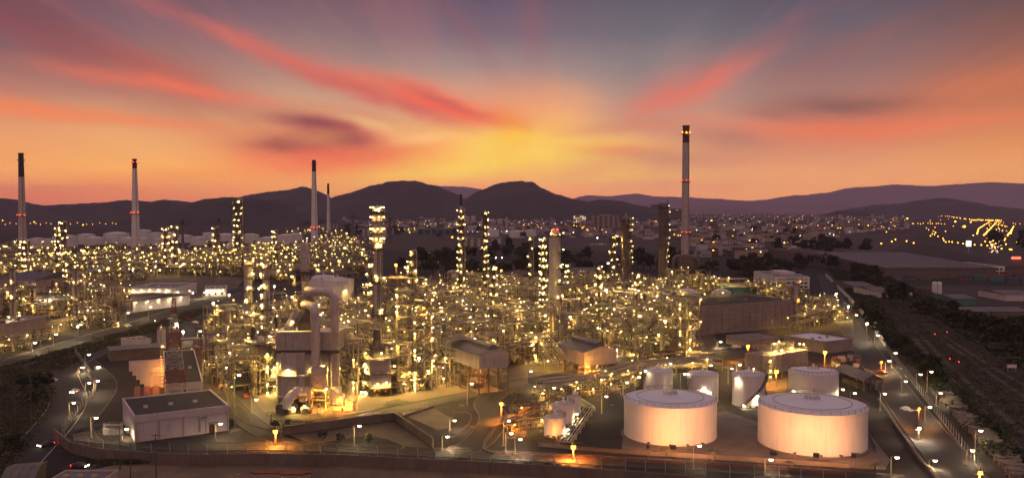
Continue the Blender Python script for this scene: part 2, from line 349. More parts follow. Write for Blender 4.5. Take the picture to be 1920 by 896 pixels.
def link(me, name, parent=None, loc=(0, 0, 0), rz=0.0):
    o = bpy.data.objects.new(name, me); COL.objects.link(o); o.parent = parent; o.location = loc; o.rotation_euler.z = rz; return o
def tag(o, label=None, cat=None, group=None, kind=None):
    if label: o['label'] = label
    if cat: o['category'] = cat
    if group: o['group'] = group
    if kind: o['kind'] = kind
    return o
def thing(name, label, cat, loc=(0, 0, 0), rz=0.0, group=None):
    o = bpy.data.objects.new(name, None); COL.objects.link(o); o.location = loc; o.rotation_euler = (0, 0, rz); o.empty_display_size = .1
    return tag(o, label, cat, group)
def kids(o): return KIDS.get(o.name, [])
def copy_thing(src_parts, name, label, cat, loc, rz, group, scale=None):
    """src_parts: list of (name, mesh, loc, rz, [subparts]); every part of the copy is an object of its own"""
    t = thing(name, label, cat, loc, rz, group)
    if scale: t.scale = scale
    for (n, me, l, r, subs) in src_parts:
        p = link(me, n, t, l, r)
        for (n2, me2, l2, r2) in subs: link(me2, n2, p, l2, r2)
    return t

# lamps: a hooded bracket lamp seen as a bright globe
def lamp_mesh(name, e, r, body='steel_dark'):
    b = MB(); b.tube((0, 0, -r*.2), (0, 0, r*1.9), r*.28, 5, 1)
    b.lathe((0, 0, 0), [(r*.8, -r*.75), (r, 0), (r*.75, r*.62)], 6, 0)          # glowing lens
    b.lathe((0, 0, 0), [(r*.01, -r*.78), (r*.8, -r*.75)], 6, 2)                  # bright burner face looking down
    b.lathe((0, 0, 0), [(r*1.05, r*.6), (r*.3, r*1.15)], 6, 1)                   # hood
    return b.mesh(name, [e, body, {'y': 'dy', 'y2': 'dy', 'w': 'dw', 'o': 'do', 'fo': 'dfo', 'fw': 'dfw', 'yf': 'dyf'}.get(e, e)])
LM = {}
def lampm(e, r):
    k = (e, round(r, 2))
    if k not in LM: LM[k] = lamp_mesh('lamp', e, r)
    return LM[k]

def lampn(e, r): return lampm(e, r*(.9 if e in ('y', 'y2', 'w') else 1.0))
# ------------------------------------------------------------------ name -> landmark labels that single things out
class _LM(list):
    def append(self, t):
        ph = t[0]
        for w in (' with ', ' on ', ' from ', ' wrapped', ' lit ', ' in ', ' under ', ' standing', ' beside', ' behind', ' of ', ' strung', ' crammed', ' rising', ' glowing', ' among', ' at ', ' against', ' joined', ' running', ' raised', ' without', ' peeking', ' tucked', ' banded', ' flooded', ' over ', ' left ', ' right '):
            if w in ph and len(ph.split(w)[0].split()) > 2: ph = ph.split(w)[0]
        ph = ' '.join(ph.split()[:7])
        while ph.split()[-1] in ('left', 'right', 'a', 'the', 'and'): ph = ' '.join(ph.split()[:-1])
        list.append(self, (ph,) + tuple(t[1:]))
LANDMARKS = _LM()      # (phrase, x, y)
def rel(p, q):
    """where p stands from q, seen by the camera"""
    a = pixof((p[0], p[1], 0)); b = pixof((q[0], q[1], 0)); dx = a[0]-b[0]; dd = (p[1]-q[1])
    if abs(dx) > 60: return 'left of' if dx < 0 else 'right of'
    return 'behind' if dd > 0 else 'in front of'
ORD = ['', 'second ', 'third ', 'fourth ', 'fifth ', 'sixth ', 'seventh ', 'eighth ', 'ninth ', 'tenth ', 'eleventh ', 'twelfth ', 'thirteenth ', 'fourteenth ', 'fifteenth ', 'sixteenth ', 'seventeenth ', 'eighteenth ', 'nineteenth ', 'twentieth ', 'twenty-first ', 'twenty-second ', 'twenty-third ', 'twenty-fourth ', 'twenty-fifth ', 'twenty-sixth ', 'twenty-seventh ', 'twenty-eighth ', 'twenty-ninth ', 'thirtieth ']
PENDING = []
def later_label(o, what):
    if 'label' in o: del o['label']
    PENDING.append((o, what))
def resolve_labels():
    S.view_layers[0].update()
    items = {}; cnt = {}
    for l_ in LANDMARKS: cnt[l_[0]] = cnt.get(l_[0], 0)+1
    LM_ = [l_ for l_ in LANDMARKS if cnt[l_[0]] == 1]
    for o, what in PENDING:
        p = o.matrix_world.translation
        ph, lx, ly = min(LM_, key=lambda L_: (L_[1]-p.x)**2 + ((L_[2]-p.y)*.7)**2)
        items.setdefault((what, rel(p, (lx, ly)), ph), []).append((math.hypot(p.x-lx, p.y-ly), o))
    for (what, rl, ph), L_ in items.items():
        L_.sort(key=lambda t: t[0])
        for i, (d, o) in enumerate(L_):
            pre = '' if len(L_) == 1 else (ORD[min(i, 29)] + 'nearest ')
            o['label'] = f'{pre}{what} {rl} {ph}'
# ------------------------------------------------------------------ ground, roads, water
def sheet(name, pts, z, m, kind='structure'):
    b = MB(); n = len(pts)
    ar = sum(pts[i][0]*pts[(i+1) % n][1] - pts[(i+1) % n][0]*pts[i][1] for i in range(n))
    if ar < 0: pts = pts[::-1]
    b.add([(p[0], p[1], z) for p in pts], [tuple(range(n))], 0); o = b.build(name, m); o['kind'] = kind; return o
GZ = [0]
def gsheet(name, px, z, m):
    GZ[0] += 1; z = z + .0006*GZ[0]; return sheet(name, [G(*p) for p in px], z, m)
def smooth(pts, k=3):
    for _ in range(k):
        new = [pts[0]]
        for a, b in zip(pts, pts[1:]): new += [a*.75 + b*.25, a*.25 + b*.75]
        new.append(pts[-1]); pts = new
    return pts
def ribbon(mb, pts, w0, w1, z, mi=0, ztop=None):
    """a strip between offsets w0 and w1 of a centre line"""
    n = len(pts); A = []; B_ = []
    for i, p in enumerate(pts):
        d = (pts[min(i+1, n-1)] - pts[max(i-1, 0)]); d.z = 0; d.normalize(); nn = Vector((-d.y, d.x, 0))
        A.append(p + nn*w0); B_.append(p + nn*w1)
    vs = [(q.x, q.y, z) for q in A] + [(q.x, q.y, z) for q in B_]
    if ztop is None:
        mb.add(vs, [(i+1, i, n+i, n+i+1) if w1 > w0 else (i, i+1, n+i+1, n+i) for i in range(n-1)], mi)
    else:
        vt = [(q.x, q.y, ztop) for q in A] + [(q.x, q.y, ztop) for q in B_]; m = 2*n; f = []
        for i in range(n-1):
            f += [(m+i, m+i+1, m+n+i+1, m+n+i), (i, i+1, m+i+1, m+i), (n+i, m+n+i, m+n+i+1, n+i+1)]
        f += [(0, m, m+n, n), (n-1, 2*n-1, m+2*n-1, m+n-1)]
        mb.add(vs + vt, f, mi)
RZ = [0]
def road(px, w, m='asphalt', z=.03, kerb=True, edge=False, centre=False, name='road'):
    RZ[0] += 1; z = z + .006*RZ[0]; pts = smooth([G(*p) for p in px], 2); b = MB()
    ribbon(b, pts, -w/2, w/2, z, 0)
    if kerb: ribbon(b, pts, w/2, w/2+.35, 0, 1, .2+.003*RZ[0]); ribbon(b, pts, -w/2-.35, -w/2, 0, 1, .2+.003*RZ[0])
    if edge: ribbon(b, pts, w/2-.5, w/2-.3, z+.004, 2); ribbon(b, pts, -w/2+.3, -w/2+.5, z+.004, 2)
    if centre:
        for i in range(0, len(pts)-1, 2): ribbon(b, [pts[i], pts[i]*.4 + pts[i+1]*.6], -.08, .08, z+.004, 2)
    o = b.build(name, [m, 'kerb', 'line']); o['kind'] = 'structure'; return o

sheet('ground', [(-34000, -600), (34000, -600), (34000, 60000), (-34000, 60000)], 0, 'soil')
yz = .004
# made ground of the works
gsheet('yard_ground', [(-240,700),(0,560),(-60,445),(300,432),(700,432),(760,520),(1340,520),(1540,505),(1700,720),(1850,896),(1500,900),(900,868),(240,850),(120,812),(200,700),(150,668),(-60,760)], yz, 'yard_dark')
gsheet('yard_ground', [(478,772),(425,738),(415,640),(500,575),(660,560),(1000,535),(1300,535),(1345,640),(1345,664),(1240,678),(1010,706),(860,742),(700,766)], yz*2, 'yard')
gsheet('yard_ground', [(-200,700),(0,652),(200,600),(440,545),(460,520),(0,500),(-300,540)], yz*2, 'yard')
gsheet('yard_ground', [(340,640),(330,580),(430,545),(560,540),(520,575),(440,640)], yz*3, 'asphalt2')
# field, far lots
for i, p in enumerate([[(660,470),(660,432),(1300,430),(1330,470)], [(1490,478),(1560,438),(1720,440),(1660,478)], [(1640,560),(1700,536),(2100,536),(2200,590)], [(1300,455),(1500,420),(1640,418),(1500,470)]]):
    gsheet('field_ground', p, yz*(2+i % 2), 'field')
gsheet('dirt_ground', [(690,590),(700,548),(860,540),(880,556),(790,600)], yz*3, 'dirt')
gsheet('dirt_lane', [(60,905),(230,868),(500,862),(1000,876),(1400,900),(1500,960),(100,960)], yz*2, 'dirt')
# roads
road([(436,700),(470,800),(600,797),(740,768),(870,742),(1010,710),(1150,686),(1345,664),(1480,660)], 9)
road([(352,668),(420,745),(476,802),(560,836)], 8)
road([(960,722),(905,752),(932,785),(898,830),(858,850),(800,856)], 9)
road([(150,818),(330,838),(560,836),(860,850),(1100,862),(1400,878),(1700,900)], 8, 'asphalt', .034)
road([(215,792),(150,812),(140,800),(172,768),(205,722),(174,690),(146,664)], 8, 'asphalt2', .038)
road([(20,880),(60,840),(100,800),(134,752),(118,715),(112,690),(200,650),(300,612),(360,592)], 13, 'asphalt', .034, kerb=False, edge=True)
road([(-120,740),(0,688),(150,640),(290,598),(400,560),(470,535),(640,528)], 17, 'asphalt2', .042, edge=True)
road([(1545,515),(1572,580),(1640,680),(1720,790),(1770,850),(1830,925)], 12, 'asphalt2', .034)
road([(1345,664),(1400,648),(1440,610),(1560,590)], 9, 'asphalt', .046)
gsheet('paved_lot', [(1345,640),(1400,612),(1640,640),(1620,690),(1480,700),(1360,668)], .02, 'asphalt')
gsheet('paved_lot', [(560,840),(850,800),(880,758),(960,735),(900,790),(860,838),(700,852)], .016, 'yard_dark')
gsheet('slab_ground', [(746,773),(812,765),(874,798),(820,806)], .12, 'slab')
gsheet('slab_ground', [(1190,672),(1300,664),(1340,668),(1250,684)], .02, 'slab')
gsheet('slab_ground', [(330,852),(430,836),(460,806),(440,800),(280,832)], .012, 'asphalt')
gsheet('slab_ground', [(428,804),(440,800),(452,806),(430,812)], .03, 'slab')
gsheet('slab_ground', [(1165,850),(1400,866),(1660,880),(1680,840),(1620,780),(1420,790),(1360,770),(1170,800)], .012, 'slab')
gsheet('paved_lot', [(1660,760),(1760,896),(1700,900),(1620,800)], .02, 'yard_dark')
# rails on the right
RAILS = [[(1600,505),(1690,590),(1784,691),(1930,822)], [(1603,503),(1705,593),(1840,690),(1935,752)], [(1606,501),(1720,596),(1860,690),(1960,742)], [(1597,507),(1675,588),(1760,690),(1900,830),(1930,850)]]
gsheet('track_bed', [(1588,505),(1612,498),(1740,590),(1900,690),(2000,735),(2000,900),(1905,850),(1750,690),(1660,588)], .01, 'ballast')
for r_ in RAILS:
    pts = smooth([G(*p) for p in r_], 3); b = MB()
    for i in range(len(pts)-1):   # sleepers
        a, c = pts[i], pts[i+1]; L_ = (c-a).length; d = (c-a).normalized(); nn = Vector((-d.y, d.x, 0))
        if a.y < 480:
            for k in range(int(L_/1.3)):
                q = a + d*k*1.3; b.bar(q - nn*1.2 + Vector((0,0,.07)), q + nn*1.2 + Vector((0,0,.07)), .28, 1, .14)
    for s_ in (-.72, .72): ribbon(b, pts, s_-.09, s_+.09, .10, 0, .30)
    o = b.build('railway_track', ['rail', 'sleeper']); o['kind'] = 'structure'

# ------------------------------------------------------------------ hills
def hill(ridge, Y, thick, seed, amp=8.0, bottom=0.0, name='hill', m='hill', nx=420, ny=22):
    rnd = random.Random(seed); from_px = ridge
    X0 = AT(ridge[0][0], 390, Y).x; X1 = AT(ridge[-1][0], 390, Y).x
    def H(px):
        for (a, ya), (b, yb) in zip(ridge, ridge[1:]):
            if a <= px <= b:
                t = (px-a)/(b-a); t2 = t*t*(3-2*t); t = .5*t + .5*t2
                return AT(px, ya + (yb-ya)*t, Y).z
        return 0
    from mathutils import noise
    vs = []; f = []
    for i in range(nx+1):
        x = X0 + (X1-X0)*i/nx; px = 960 + FPX*x/Y; h = max(2, H(px))
        for j in range(ny+1):
            t = j/ny*2 - 1; w = (1-abs(t)**1.7)
            spur = noise.noise(Vector((x/900, t*2+seed, seed))) * .38 * (1-abs(abs(t)-.5)*2)
            z = h*max(0, w + spur*(abs(t) > .02)) + (noise.noise(Vector((x/120, t*9, seed)))+noise.noise(Vector((x/38, t*30, seed+4)))+.7*noise.noise(Vector((x/13, t*70, seed+6))))*amp*(.3+.7*w)*.5
            if j in (0, ny): z = -5
            vs.append((x + noise.noise(Vector((x/500, t*3, seed+9)))*thick*.05, Y + t*thick, max(z, -5)))
    for i in range(nx):
        for j in range(ny):
            a = i*(ny+1)+j; f.append((a, a+ny+1, a+ny+2, a+1))
    b = MB(); b.add(vs, f, 0, True); o = b.build(name, m); o['kind'] = 'structure'; return o
hill([(-300,368),(-60,366),(0,371),(30,374),(60,382),(100,387),(150,384),(210,382),(260,377),(300,380),(330,376),(365,382),(420,392)], 5200, 700, 1, 9)
hill([(290,405),(320,398),(350,384),(390,374),(430,370),(470,371),(510,376),(540,386),(570,400),(600,410)], 3900, 420, 2, 8)
hill([(380,392),(430,378),(475,364),(500,360),(540,356),(570,350),(600,360),(625,372),(660,380),(700,390)], 6500, 700, 3, 10)
hill([(560,392),(620,372),(665,362),(700,350),(740,341),(775,340),(815,347),(850,360),(880,376),(920,392)], 6100, 800, 4, 12)
hill([(840,392),(870,374),(900,357),(935,344),(965,340),(1000,341),(1020,354),(1045,364),(1080,374),(1130,384),(1180,393)], 5600, 750, 5, 11)
hill([(1050,394),(1090,380),(1120,375),(1160,376),(1200,386),(1240,395)], 5200, 420, 6, 8)
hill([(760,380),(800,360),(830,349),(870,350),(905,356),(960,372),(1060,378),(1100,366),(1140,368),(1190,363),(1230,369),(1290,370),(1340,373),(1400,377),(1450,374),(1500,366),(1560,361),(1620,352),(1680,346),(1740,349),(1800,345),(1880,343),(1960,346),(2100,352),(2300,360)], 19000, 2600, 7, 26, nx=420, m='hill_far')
hill([(1590,394),(1640,384),(1680,382),(1720,376),(1765,371),(1800,377),(1850,387),(1930,394)], 7600, 700, 8, 10)
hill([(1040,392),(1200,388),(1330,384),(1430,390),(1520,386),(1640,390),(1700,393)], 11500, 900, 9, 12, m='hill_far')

# ------------------------------------------------------------------ haze: one closed box of air round everything
def haze(density):
    m, nt, N, L = _mat('haze_air'); out = N('ShaderNodeOutputMaterial'); v = N('ShaderNodeVolumePrincipled')
    v.inputs['Color'].default_value = (.80, .66, .94, 1); v.inputs['Density'].default_value = density; v.inputs['Anisotropy'].default_value = .15
    L(v.outputs[0], out.inputs['Volume'])
    b = MB(); b.box(-17000, 17000, -400, 24000, -7, 680); o = b.build('haze', m); o['kind'] = 'stuff'
    o['label'] = 'thin mauve evening haze filling the air over the plant'; o['category'] = 'haze'

# kerbed islands and verges inside the works, stained patches on the paving
def island(px, m='yard_dark', h=.16):
    P = smooth([G(*p) for p in px + px[:1]], 2)[:-1]; b = MB(); b.prism([(p.x, p.y) for p in P], 0, h, 1, 1); c_ = sum(P, Vector())/len(P); b.add([tuple((p*.94 + c_*.06) + Vector((0, 0, h+.01)))for p in P][::1], [tuple(range(len(P)))], 0); o = b.build('kerb_island', [m, 'kerb']); o['kind'] = 'structure'
island([(436,762),(452,758),(476,790),(462,796)]); island([(404,738),(422,734),(432,752),(418,756)]); island([(600,830),(700,812),(780,842),(700,846),(610,838)]); island([(850,775),(878,770),(888,785),(862,812),(838,826)])
island([(965,748),(1010,742),(1030,760),(985,785),(950,772)]); island([(172,800),(200,795),(232,812),(228,832),(186,828)]); island([(1185,690),(1230,684),(1300,682),(1290,690),(1200,696)])
rp = random.Random(12)
for i in range(70):
    px, py = rp.choice(((rp.uniform(480, 900), rp.uniform(740, 845)), (rp.uniform(930, 1640), rp.uniform(745, 868)), (rp.uniform(200, 470), rp.uniform(700, 840)), (rp.uniform(1340, 1640), rp.uniform(640, 720))))
    c = G(px, py); n = 11; w = rp.uniform(1, 6); P = [(c.x+w*rp.uniform(.5, 1)*math.cos(6.28*k/n), c.y+w*rp.uniform(.5, 1.2)*math.sin(6.28*k/n)) for k in range(n)]
    sheet('paving_patch', P, .33+.0007*i if 0 else .19+.0007*i, rp.choice(('yard_dark', 'soil', 'yard', 'slab')) ) if py > 745 and 0 else sheet('paving_patch', P, .036+.0007*i, rp.choice(('yard_dark', 'soil', 'yard', 'slab')))
GA = R(33)                                   # the works' own grid is turned this much from the view
def base_from(px_l, px_r, y_front):
    """round thing standing on the ground: centre and radius from its left and right edge and its lowest front point"""
    cx = (px_l+px_r)/2; hw = (px_r-px_l)/2
    p = G(cx, y_front); k = hw/FPX; r = p.length and (math.hypot(p.x, p.y))*k/(1-k)
    d = Vector((p.x, p.y, 0)); c = d*(1 + r/d.length); return Vector((c.x, c.y, 0)), r
def z_at(py, c): return AT(960, py, c.y).z
def add_lamps(t, pts, e='y', r=.35, name='lamp'):
    for p in pts: link(lampn(e, r), name, t, p)
def railing(mb, pts, h=1.1, w=.06, mi=0, closed=False, step=2.5):
    P = [Vector(p) for p in pts]
    if closed: P.append(P[0])
    for a, b in zip(P, P[1:]):
        mb.bar(a + Vector((0,0,h)), b + Vector((0,0,h)), w, mi); mb.bar(a + Vector((0,0,h*.5)), b + Vector((0,0,h*.5)), w*.8, mi)
        n = max(1, int((b-a).length/step))
        for k in range(n): q = a.lerp(b, k/n); mb.bar(q, q + Vector((0,0,h)), w, mi)
def circ(r, z, n, a0=0, a1=2*math.pi, c=(0, 0)): return [(c[0]+r*math.cos(a0+(a1-a0)*i/n), c[1]+r*math.sin(a0+(a1-a0)*i/n), z) for i in range(n+(a1-a0 < 6.28))]

# ------------------------------------------------------------------ storage tanks
def tank(label, px_l, px_r, y_front, y_rim=None, m='white', cone=.09, stair=None, lamps=(), group=None, h=None, nz=0, detail=2, c=None, r=None, rails=True):
    if c is None: c, r = base_from(px_l, px_r, y_front)
    if h is None: h = z_at(y_rim, c)
    t = thing('storage_tank', label, 'storage tank', c, 0, group)
    b = MB(); n = 72 if detail > 1 else 28
    prof = [(r*1.015, 0), (r*1.015, .25), (r, .3)]; k = max(2, int(h/2.4))
    for i in range(1, k): prof += [(r, h*i/k), (r*1.0022, h*i/k+.03), (r, h*i/k+.09)] if detail > 1 else []
    prof += [(r, h), (r*1.01, h), (r*1.01, h+.18), (r*.995, h+.18)]
    b.lathe((0,0,0), prof, n, 0); b.build('shell', m, t)
    b = MB(); rp = [(r*.995, h+.15)] + [(r*(1-q/6), h+.15 + r*cone*math.sin(q/6*math.pi/2)) for q in range(1, 6)] + [(.01, h+.15+r*cone)]
    b.lathe((0,0,0), rp, n, 0)
    if detail > 1:
        for i in range(24): a = 2*math.pi*i/24; b.bar((r*.15*math.cos(a), r*.15*math.sin(a), h+.17+r*cone*.98), (r*.98*math.cos(a), r*.98*math.sin(a), h+.19), .05, 0)
    rf = b.build('roof', 'roofwhite' if m == 'white' else m, t)
    if detail > 1:
        b = MB(); b.lathe((0,0,h+.15+r*cone), [(.7, -.1), (.7, .8), (.3, 1.1), (.3, 1.6), (.6, 1.7), (.01, 1.9)], 10, 0); b.tube((1.2, .5, h+r*cone), (1.2, .5, h+r*cone+1.2), .2, 6)
        b.build('roof_vent', 'white', rf)
    if rails:
        b = MB(); railing(b, circ(r*.99, h+.18, 36 if detail > 1 else 18), 1.15, .09 if detail > 1 else .12, 0, True, 1.4); b.build('rim_railing', 'steel_brown', t)
        if r > 8 and detail > 1:
            b = MB(); railing(b, circ(2.1, h+.1+r*cone*.93, 12), 1.1, .08, 0, True); b.build('centre_railing', 'steel_brown', t)
            b = MB(); pr = circ(r*.72, h+.30+r*cone*.42, 60); [b.bar(pr[i], pr[(i+1) % 60], .1) for i in range(60)]; b.build('foam_pipe', 'steel_brown', t)
    if stair is not None:
        a0, a1 = R(stair[0]), R(stair[1]); b = MB(); ns = 40
        for i in range(ns):
            a = a0 + (a1-a0)*i/ns; z = h*i/ns + .15; ca, sa = math.cos(a), math.sin(a)
            b.bar((r*ca, r*sa, z), ((r+.95)*ca, (r+.95)*sa, z), .32, 0, .06)
        P1 = [((r+.95)*math.cos(a0+(a1-a0)*i/ns), (r+.95)*math.sin(a0+(a1-a0)*i/ns), h*i/ns+.1) for i in range(ns+1)]
        for a, q in zip(P1, P1[1:]): b.bar(a, q, .12, 0, .25); b.bar(Vector(a)+Vector((0,0,1)), Vector(q)+Vector((0,0,1)), .07); b.bar(a, Vector(a)+Vector((0,0,1)), .05)
        P2 = [((r+.08)*math.cos(a0+(a1-a0)*i/ns), (r+.08)*math.sin(a0+(a1-a0)*i/ns), h*i/ns+.1) for i in range(ns+1)]
        for a, q in zip(P2, P2[1:]): b.bar(a, q, .12, 0, .25)
        b.build('spiral_stair', 'steel_dark', t)
    if detail > 1:
        b = MB()
        for a in (-100, -80, -60, -125): 
            ca, sa = math.cos(R(a)), math.sin(R(a)); b.tube((r*ca, r*sa, .8), ((r+1.0)*ca, (r+1.0)*sa, .8), .25, 8); b.tube(((r+.9)*ca, (r+.9)*sa, .8), ((r+1.0)*ca, (r+1.0)*sa, .8), .42, 8)
        b.build('nozzles', 'steel_brown', t)
        b = MB(); b.ring((0,0,0), r*1.0, r*1.07, 0, .35, 48); b.build('foundation_ring', 'concrete', t)
    for (a, z, e, rr) in lamps:
        ca, sa = math.cos(R(a)), math.sin(R(a)); link(lampn(e, rr), 'lamp', t, ((r+.9)*ca, (r+.9)*sa, z))
    LANDMARKS.append((('the ' + label.split(',')[0])[:44], c.x, c.y)) if detail > 1 else None
    return t, c, r, h

# ------------------------------------------------------------------ round columns (distillation towers, reactors)
def column(label, px, y_base, y_top, wpx, m='clad_dark', plats=8, lamps_per=2, e='y', lr=.42, top='dome', side=-60, bands=True, c=None, lamp_from=.15, name='distillation_column', cat='refinery column', pipe=True, head=None, cage=True):
    c = G(px, y_base) if c is None else c; r = wpx/2/FPX*c.y; H = z_at(y_top, c)
    t = thing(name, label, cat, c)
    b = MB(); prof = [(r*1.35, 0), (r*1.3, 1.2), (r, H*.06)]; z = H*.06; k = 0
    while z < H-2: z += H/14; prof += [(r, z), (r*1.03, z+.05), (r*1.03, z+.25), (r, z+.3)] if bands else [(r, z)]
    prof += [(r, H)]; prof = [p for p in prof if p[1] <= H]
    if top == 'dome': prof += [(r*.92, H+r*.3), (r*.65, H+r*.6), (r*.01, H+r*.75)]
    else: prof += [(r*.01, H)]
    b.lathe((0,0,0), prof, 24, 0); sh = b.build('shell', m, t)
    rnd = random.Random(int(px*7+y_base))
    for i in range(plats):
        z = H*(lamp_from + (1-lamp_from)*(i+.9)/plats) if i < plats-1 else H-.3
        if z > H: z = H
        full = i == plats-1 or rnd.random() < .35
        a0 = 0 if full else R(side-70+rnd.uniform(-20, 20)); a1 = 2*math.pi if full else a0 + R(rnd.uniform(130, 200))
        b = MB(); n = 16; pr = circ(1, 0, n, a0, a1); w = 1.2 if r < 2.4 else 1.7
        for (x0, y0, _), (x1, y1, _) in zip(pr, pr[1:] + ([pr[0]] if full else [])):
            b.add([(x0*r, y0*r, z), (x0*(r+w), y0*(r+w), z), (x1*(r+w), y1*(r+w), z), (x1*r, y1*r, z)], [(0,1,2,3)], 0)
            b.add([(x0*r, y0*r, z-.15), (x0*(r+w), y0*(r+w), z-.15), (x1*(r+w), y1*(r+w), z-.15), (x1*r, y1*r, z-.15)], [(3,2,1,0)], 0)
            b.bar((x0*(r+w), y0*(r+w), z-.05), (x1*(r+w), y1*(r+w), z-.05), .14, 0, .3)
            b.bar((x0*(r+w), y0*(r+w), z+1.1), (x1*(r+w), y1*(r+w), z+1.1), .08); b.bar((x0*(r+w), y0*(r+w), z+.55), (x1*(r+w), y1*(r+w), z+.55), .06)
            b.bar((x0*(r+w), y0*(r+w), z), (x0*(r+w), y0*(r+w), z+1.1), .07); b.bar((x0*r, y0*r, z-1.1), (x0*(r+w), y0*(r+w), z-.1), .1)
        b.build('platform', 'steel_dark', t)
        for j in range(lamps_per):
            a = a0 + (a1-a0)*(j+.5+rnd.uniform(-.3, .3))/lamps_per
            if full: a = R(side + rnd.uniform(-50, 50)) if j % 2 == 0 else a
            link(lampn(e, lr), 'lamp', t, ((r+w*.95)*math.cos(a), (r+w*.95)*math.sin(a), z + rnd.uniform(1.2, 2.4)))
    if cage:
        b = MB(); a = R(side); 
        for s_ in (-.3, .3): b.bar((math.cos(a)*(r+.35)-math.sin(a)*s_, math.sin(a)*(r+.35)+math.cos(a)*s_, 1), (math.cos(a)*(r+.35)-math.sin(a)*s_, math.sin(a)*(r+.35)+math.cos(a)*s_, H), .12)
        z = 2
        while z < H: b.tube((math.cos(a)*(r+.5), math.sin(a)*(r+.5), z), (math.cos(a)*(r+.5), math.sin(a)*(r+.5), z+.12), .5, 8); z += 1.6
        b.build('ladder', 'steel_dark', t)
    if pipe:
        b = MB(); a = R(side+95); pr_ = max(.22, r*.16); x, y = math.cos(a)*(r+pr_*2), math.sin(a)*(r+pr_*2)
        b.path([(0, 0, H+r*.7), (0, 0, H+r*.7+1.4), (x, y, H+r*.7+1.4), (x, y, 2), (x*1.8, y*1.8, 2)], pr_, 8, 0, 1.2)
        a = R(side+60); x, y = math.cos(a)*(r+.5), math.sin(a)*(r+.5); b.path([(0, 0, H*.62), (x, y, H*.62), (x, y, 1.5)], pr_*.7, 6, 0, .6)
        b.build('overhead_pipe', 'pipe', t)
    LANDMARKS.append((('the ' + label.split(',')[0])[:44], c.x, c.y)); return t, c, r, H

def stack(label, px, y_base, y_top, w_top, w_base, black=.1, body='white', reds=(), platforms=(), foot=None, tip='black', group=None, beacon_r=.7):
    c = G(px, y_base); rt = w_top/2/FPX*c.y; rb = w_base/2/FPX*c.y; H = z_at(y_top, c)
    t = thing('chimney_stack', label, 'chimney', c, 0, group)
    zb = H*(1-black); rr = lambda z: rb + (rt-rb)*z/H
    b = MB(); prof = [(rr(0)*1.25, 0), (rr(0)*1.2, H*.012), (rr(0), H*.03)] + [x for k in range(1, 13) for x in ((rr(zb*k/13), zb*k/13), (rr(zb*k/13)*1.025, zb*k/13+.1), (rr(zb*k/13), zb*k/13+.5))] + [(rr(zb), zb)]
    b.lathe((0,0,0), prof, 24, 0); b.build('shaft', body, t)
    b = MB(); b.lathe((0,0,0), [(rr(zb)*1.005, zb), (rt, H), (rt*1.12, H), (rt*1.12, H+1.5), (rt*.8, H+1.5), (rt*.8, H-3), (.01, H-3)], 24, 0); b.build('blackened_tip', tip, t)
    for f in platforms:
        z = H*f; b = MB(); q = rr(z); b.ring((0,0,0), q, q+1.7, z-.2, z, 20); railing(b, circ(q+1.65, z, 16), 1.2, .14, 0, True); 
        for k in range(12): a = math.pi*k/6; b.bar((q*math.cos(a), q*math.sin(a), z-1.6), ((q+1.6)*math.cos(a), (q+1.6)*math.sin(a), z-.2), .16)
        b.build('platform', 'steel_brown', t)
    for f in reds:
        z = H*f; q = rr(z)
        for a in (-150, -90, -30): link(lampn('r', beacon_r), 'beacon', t, ((q+1.2)*math.cos(R(a)), (q+1.2)*math.sin(R(a)), z+1.6))
    b = MB(); a = R(-50)
    for s_ in (-.35, .35): b.bar((math.cos(a)*(rb+.3)+s_, math.sin(a)*(rb+.3), 2), (math.cos(a)*(rt+.3)+s_, math.sin(a)*(rt+.3), H), .16)
    b.build('ladder', 'steel_dark', t)
    LANDMARKS.append((('the ' + label.split(',')[0])[:44], c.x, c.y)); return t, c

# ---- the chimneys
stack('tall grey chimney with a black tip and two red beacon rings, leftmost of the skyline', 43, 482, 289, 9, 15, .22, 'clad', (.40,), (.40, .94))
stack('slim white chimney with a black tip and red beacon rings, among the far white tanks', 255, 476, 300, 7.5, 17, .09, 'white', (.43, .965), (.43, .965))
stack('white chimney with a short black tip, standing in the far lamplit works', 590, 468, 302, 7, 14, .12, 'white', (.24,), (.24, .96))
stack('thin pale chimney, small and far, just right of a taller white one', 616, 436, 345, 4, 7, .2, 'white', (), (.5,), beacon_r=.5)
t_, c_ = stack('tallest chimney, pale grey with a dark banded top lit by orange beacons, right of centre', 1284.5, 500, 238, 12.5, 15, .115, 'clad', (.24, .61), (.24, .61, .95), tip='door', beacon_r=.5)
for a in (-150, -95, -40): link(lampn('o', .45), 'beacon', t_, (5.2*math.cos(R(a)), 5.2*math.sin(R(a)), 160))
stack('slender chimney with a dark cap rising out of a lamplit column', 864.5, 566, 368, 4.5, 6, .09, 'clad', (), (.6,), tip='black')
# thin masts in the far works
for px, yb, yt in ((411, 482, 412), (661, 460, 405), (731, 458, 410), (343, 486, 416), (906, 440, 404), (950, 438, 404)):
    t, c = stack('plain thin flue stack without lights', px, yb, yt, 4.5, 5.5, .08, 'clad_dark' if px < 800 else 'clad', (), (), group='thin far flue stacks'); later_label(t, 'thin far flue stack')
    LANDMARKS.pop()

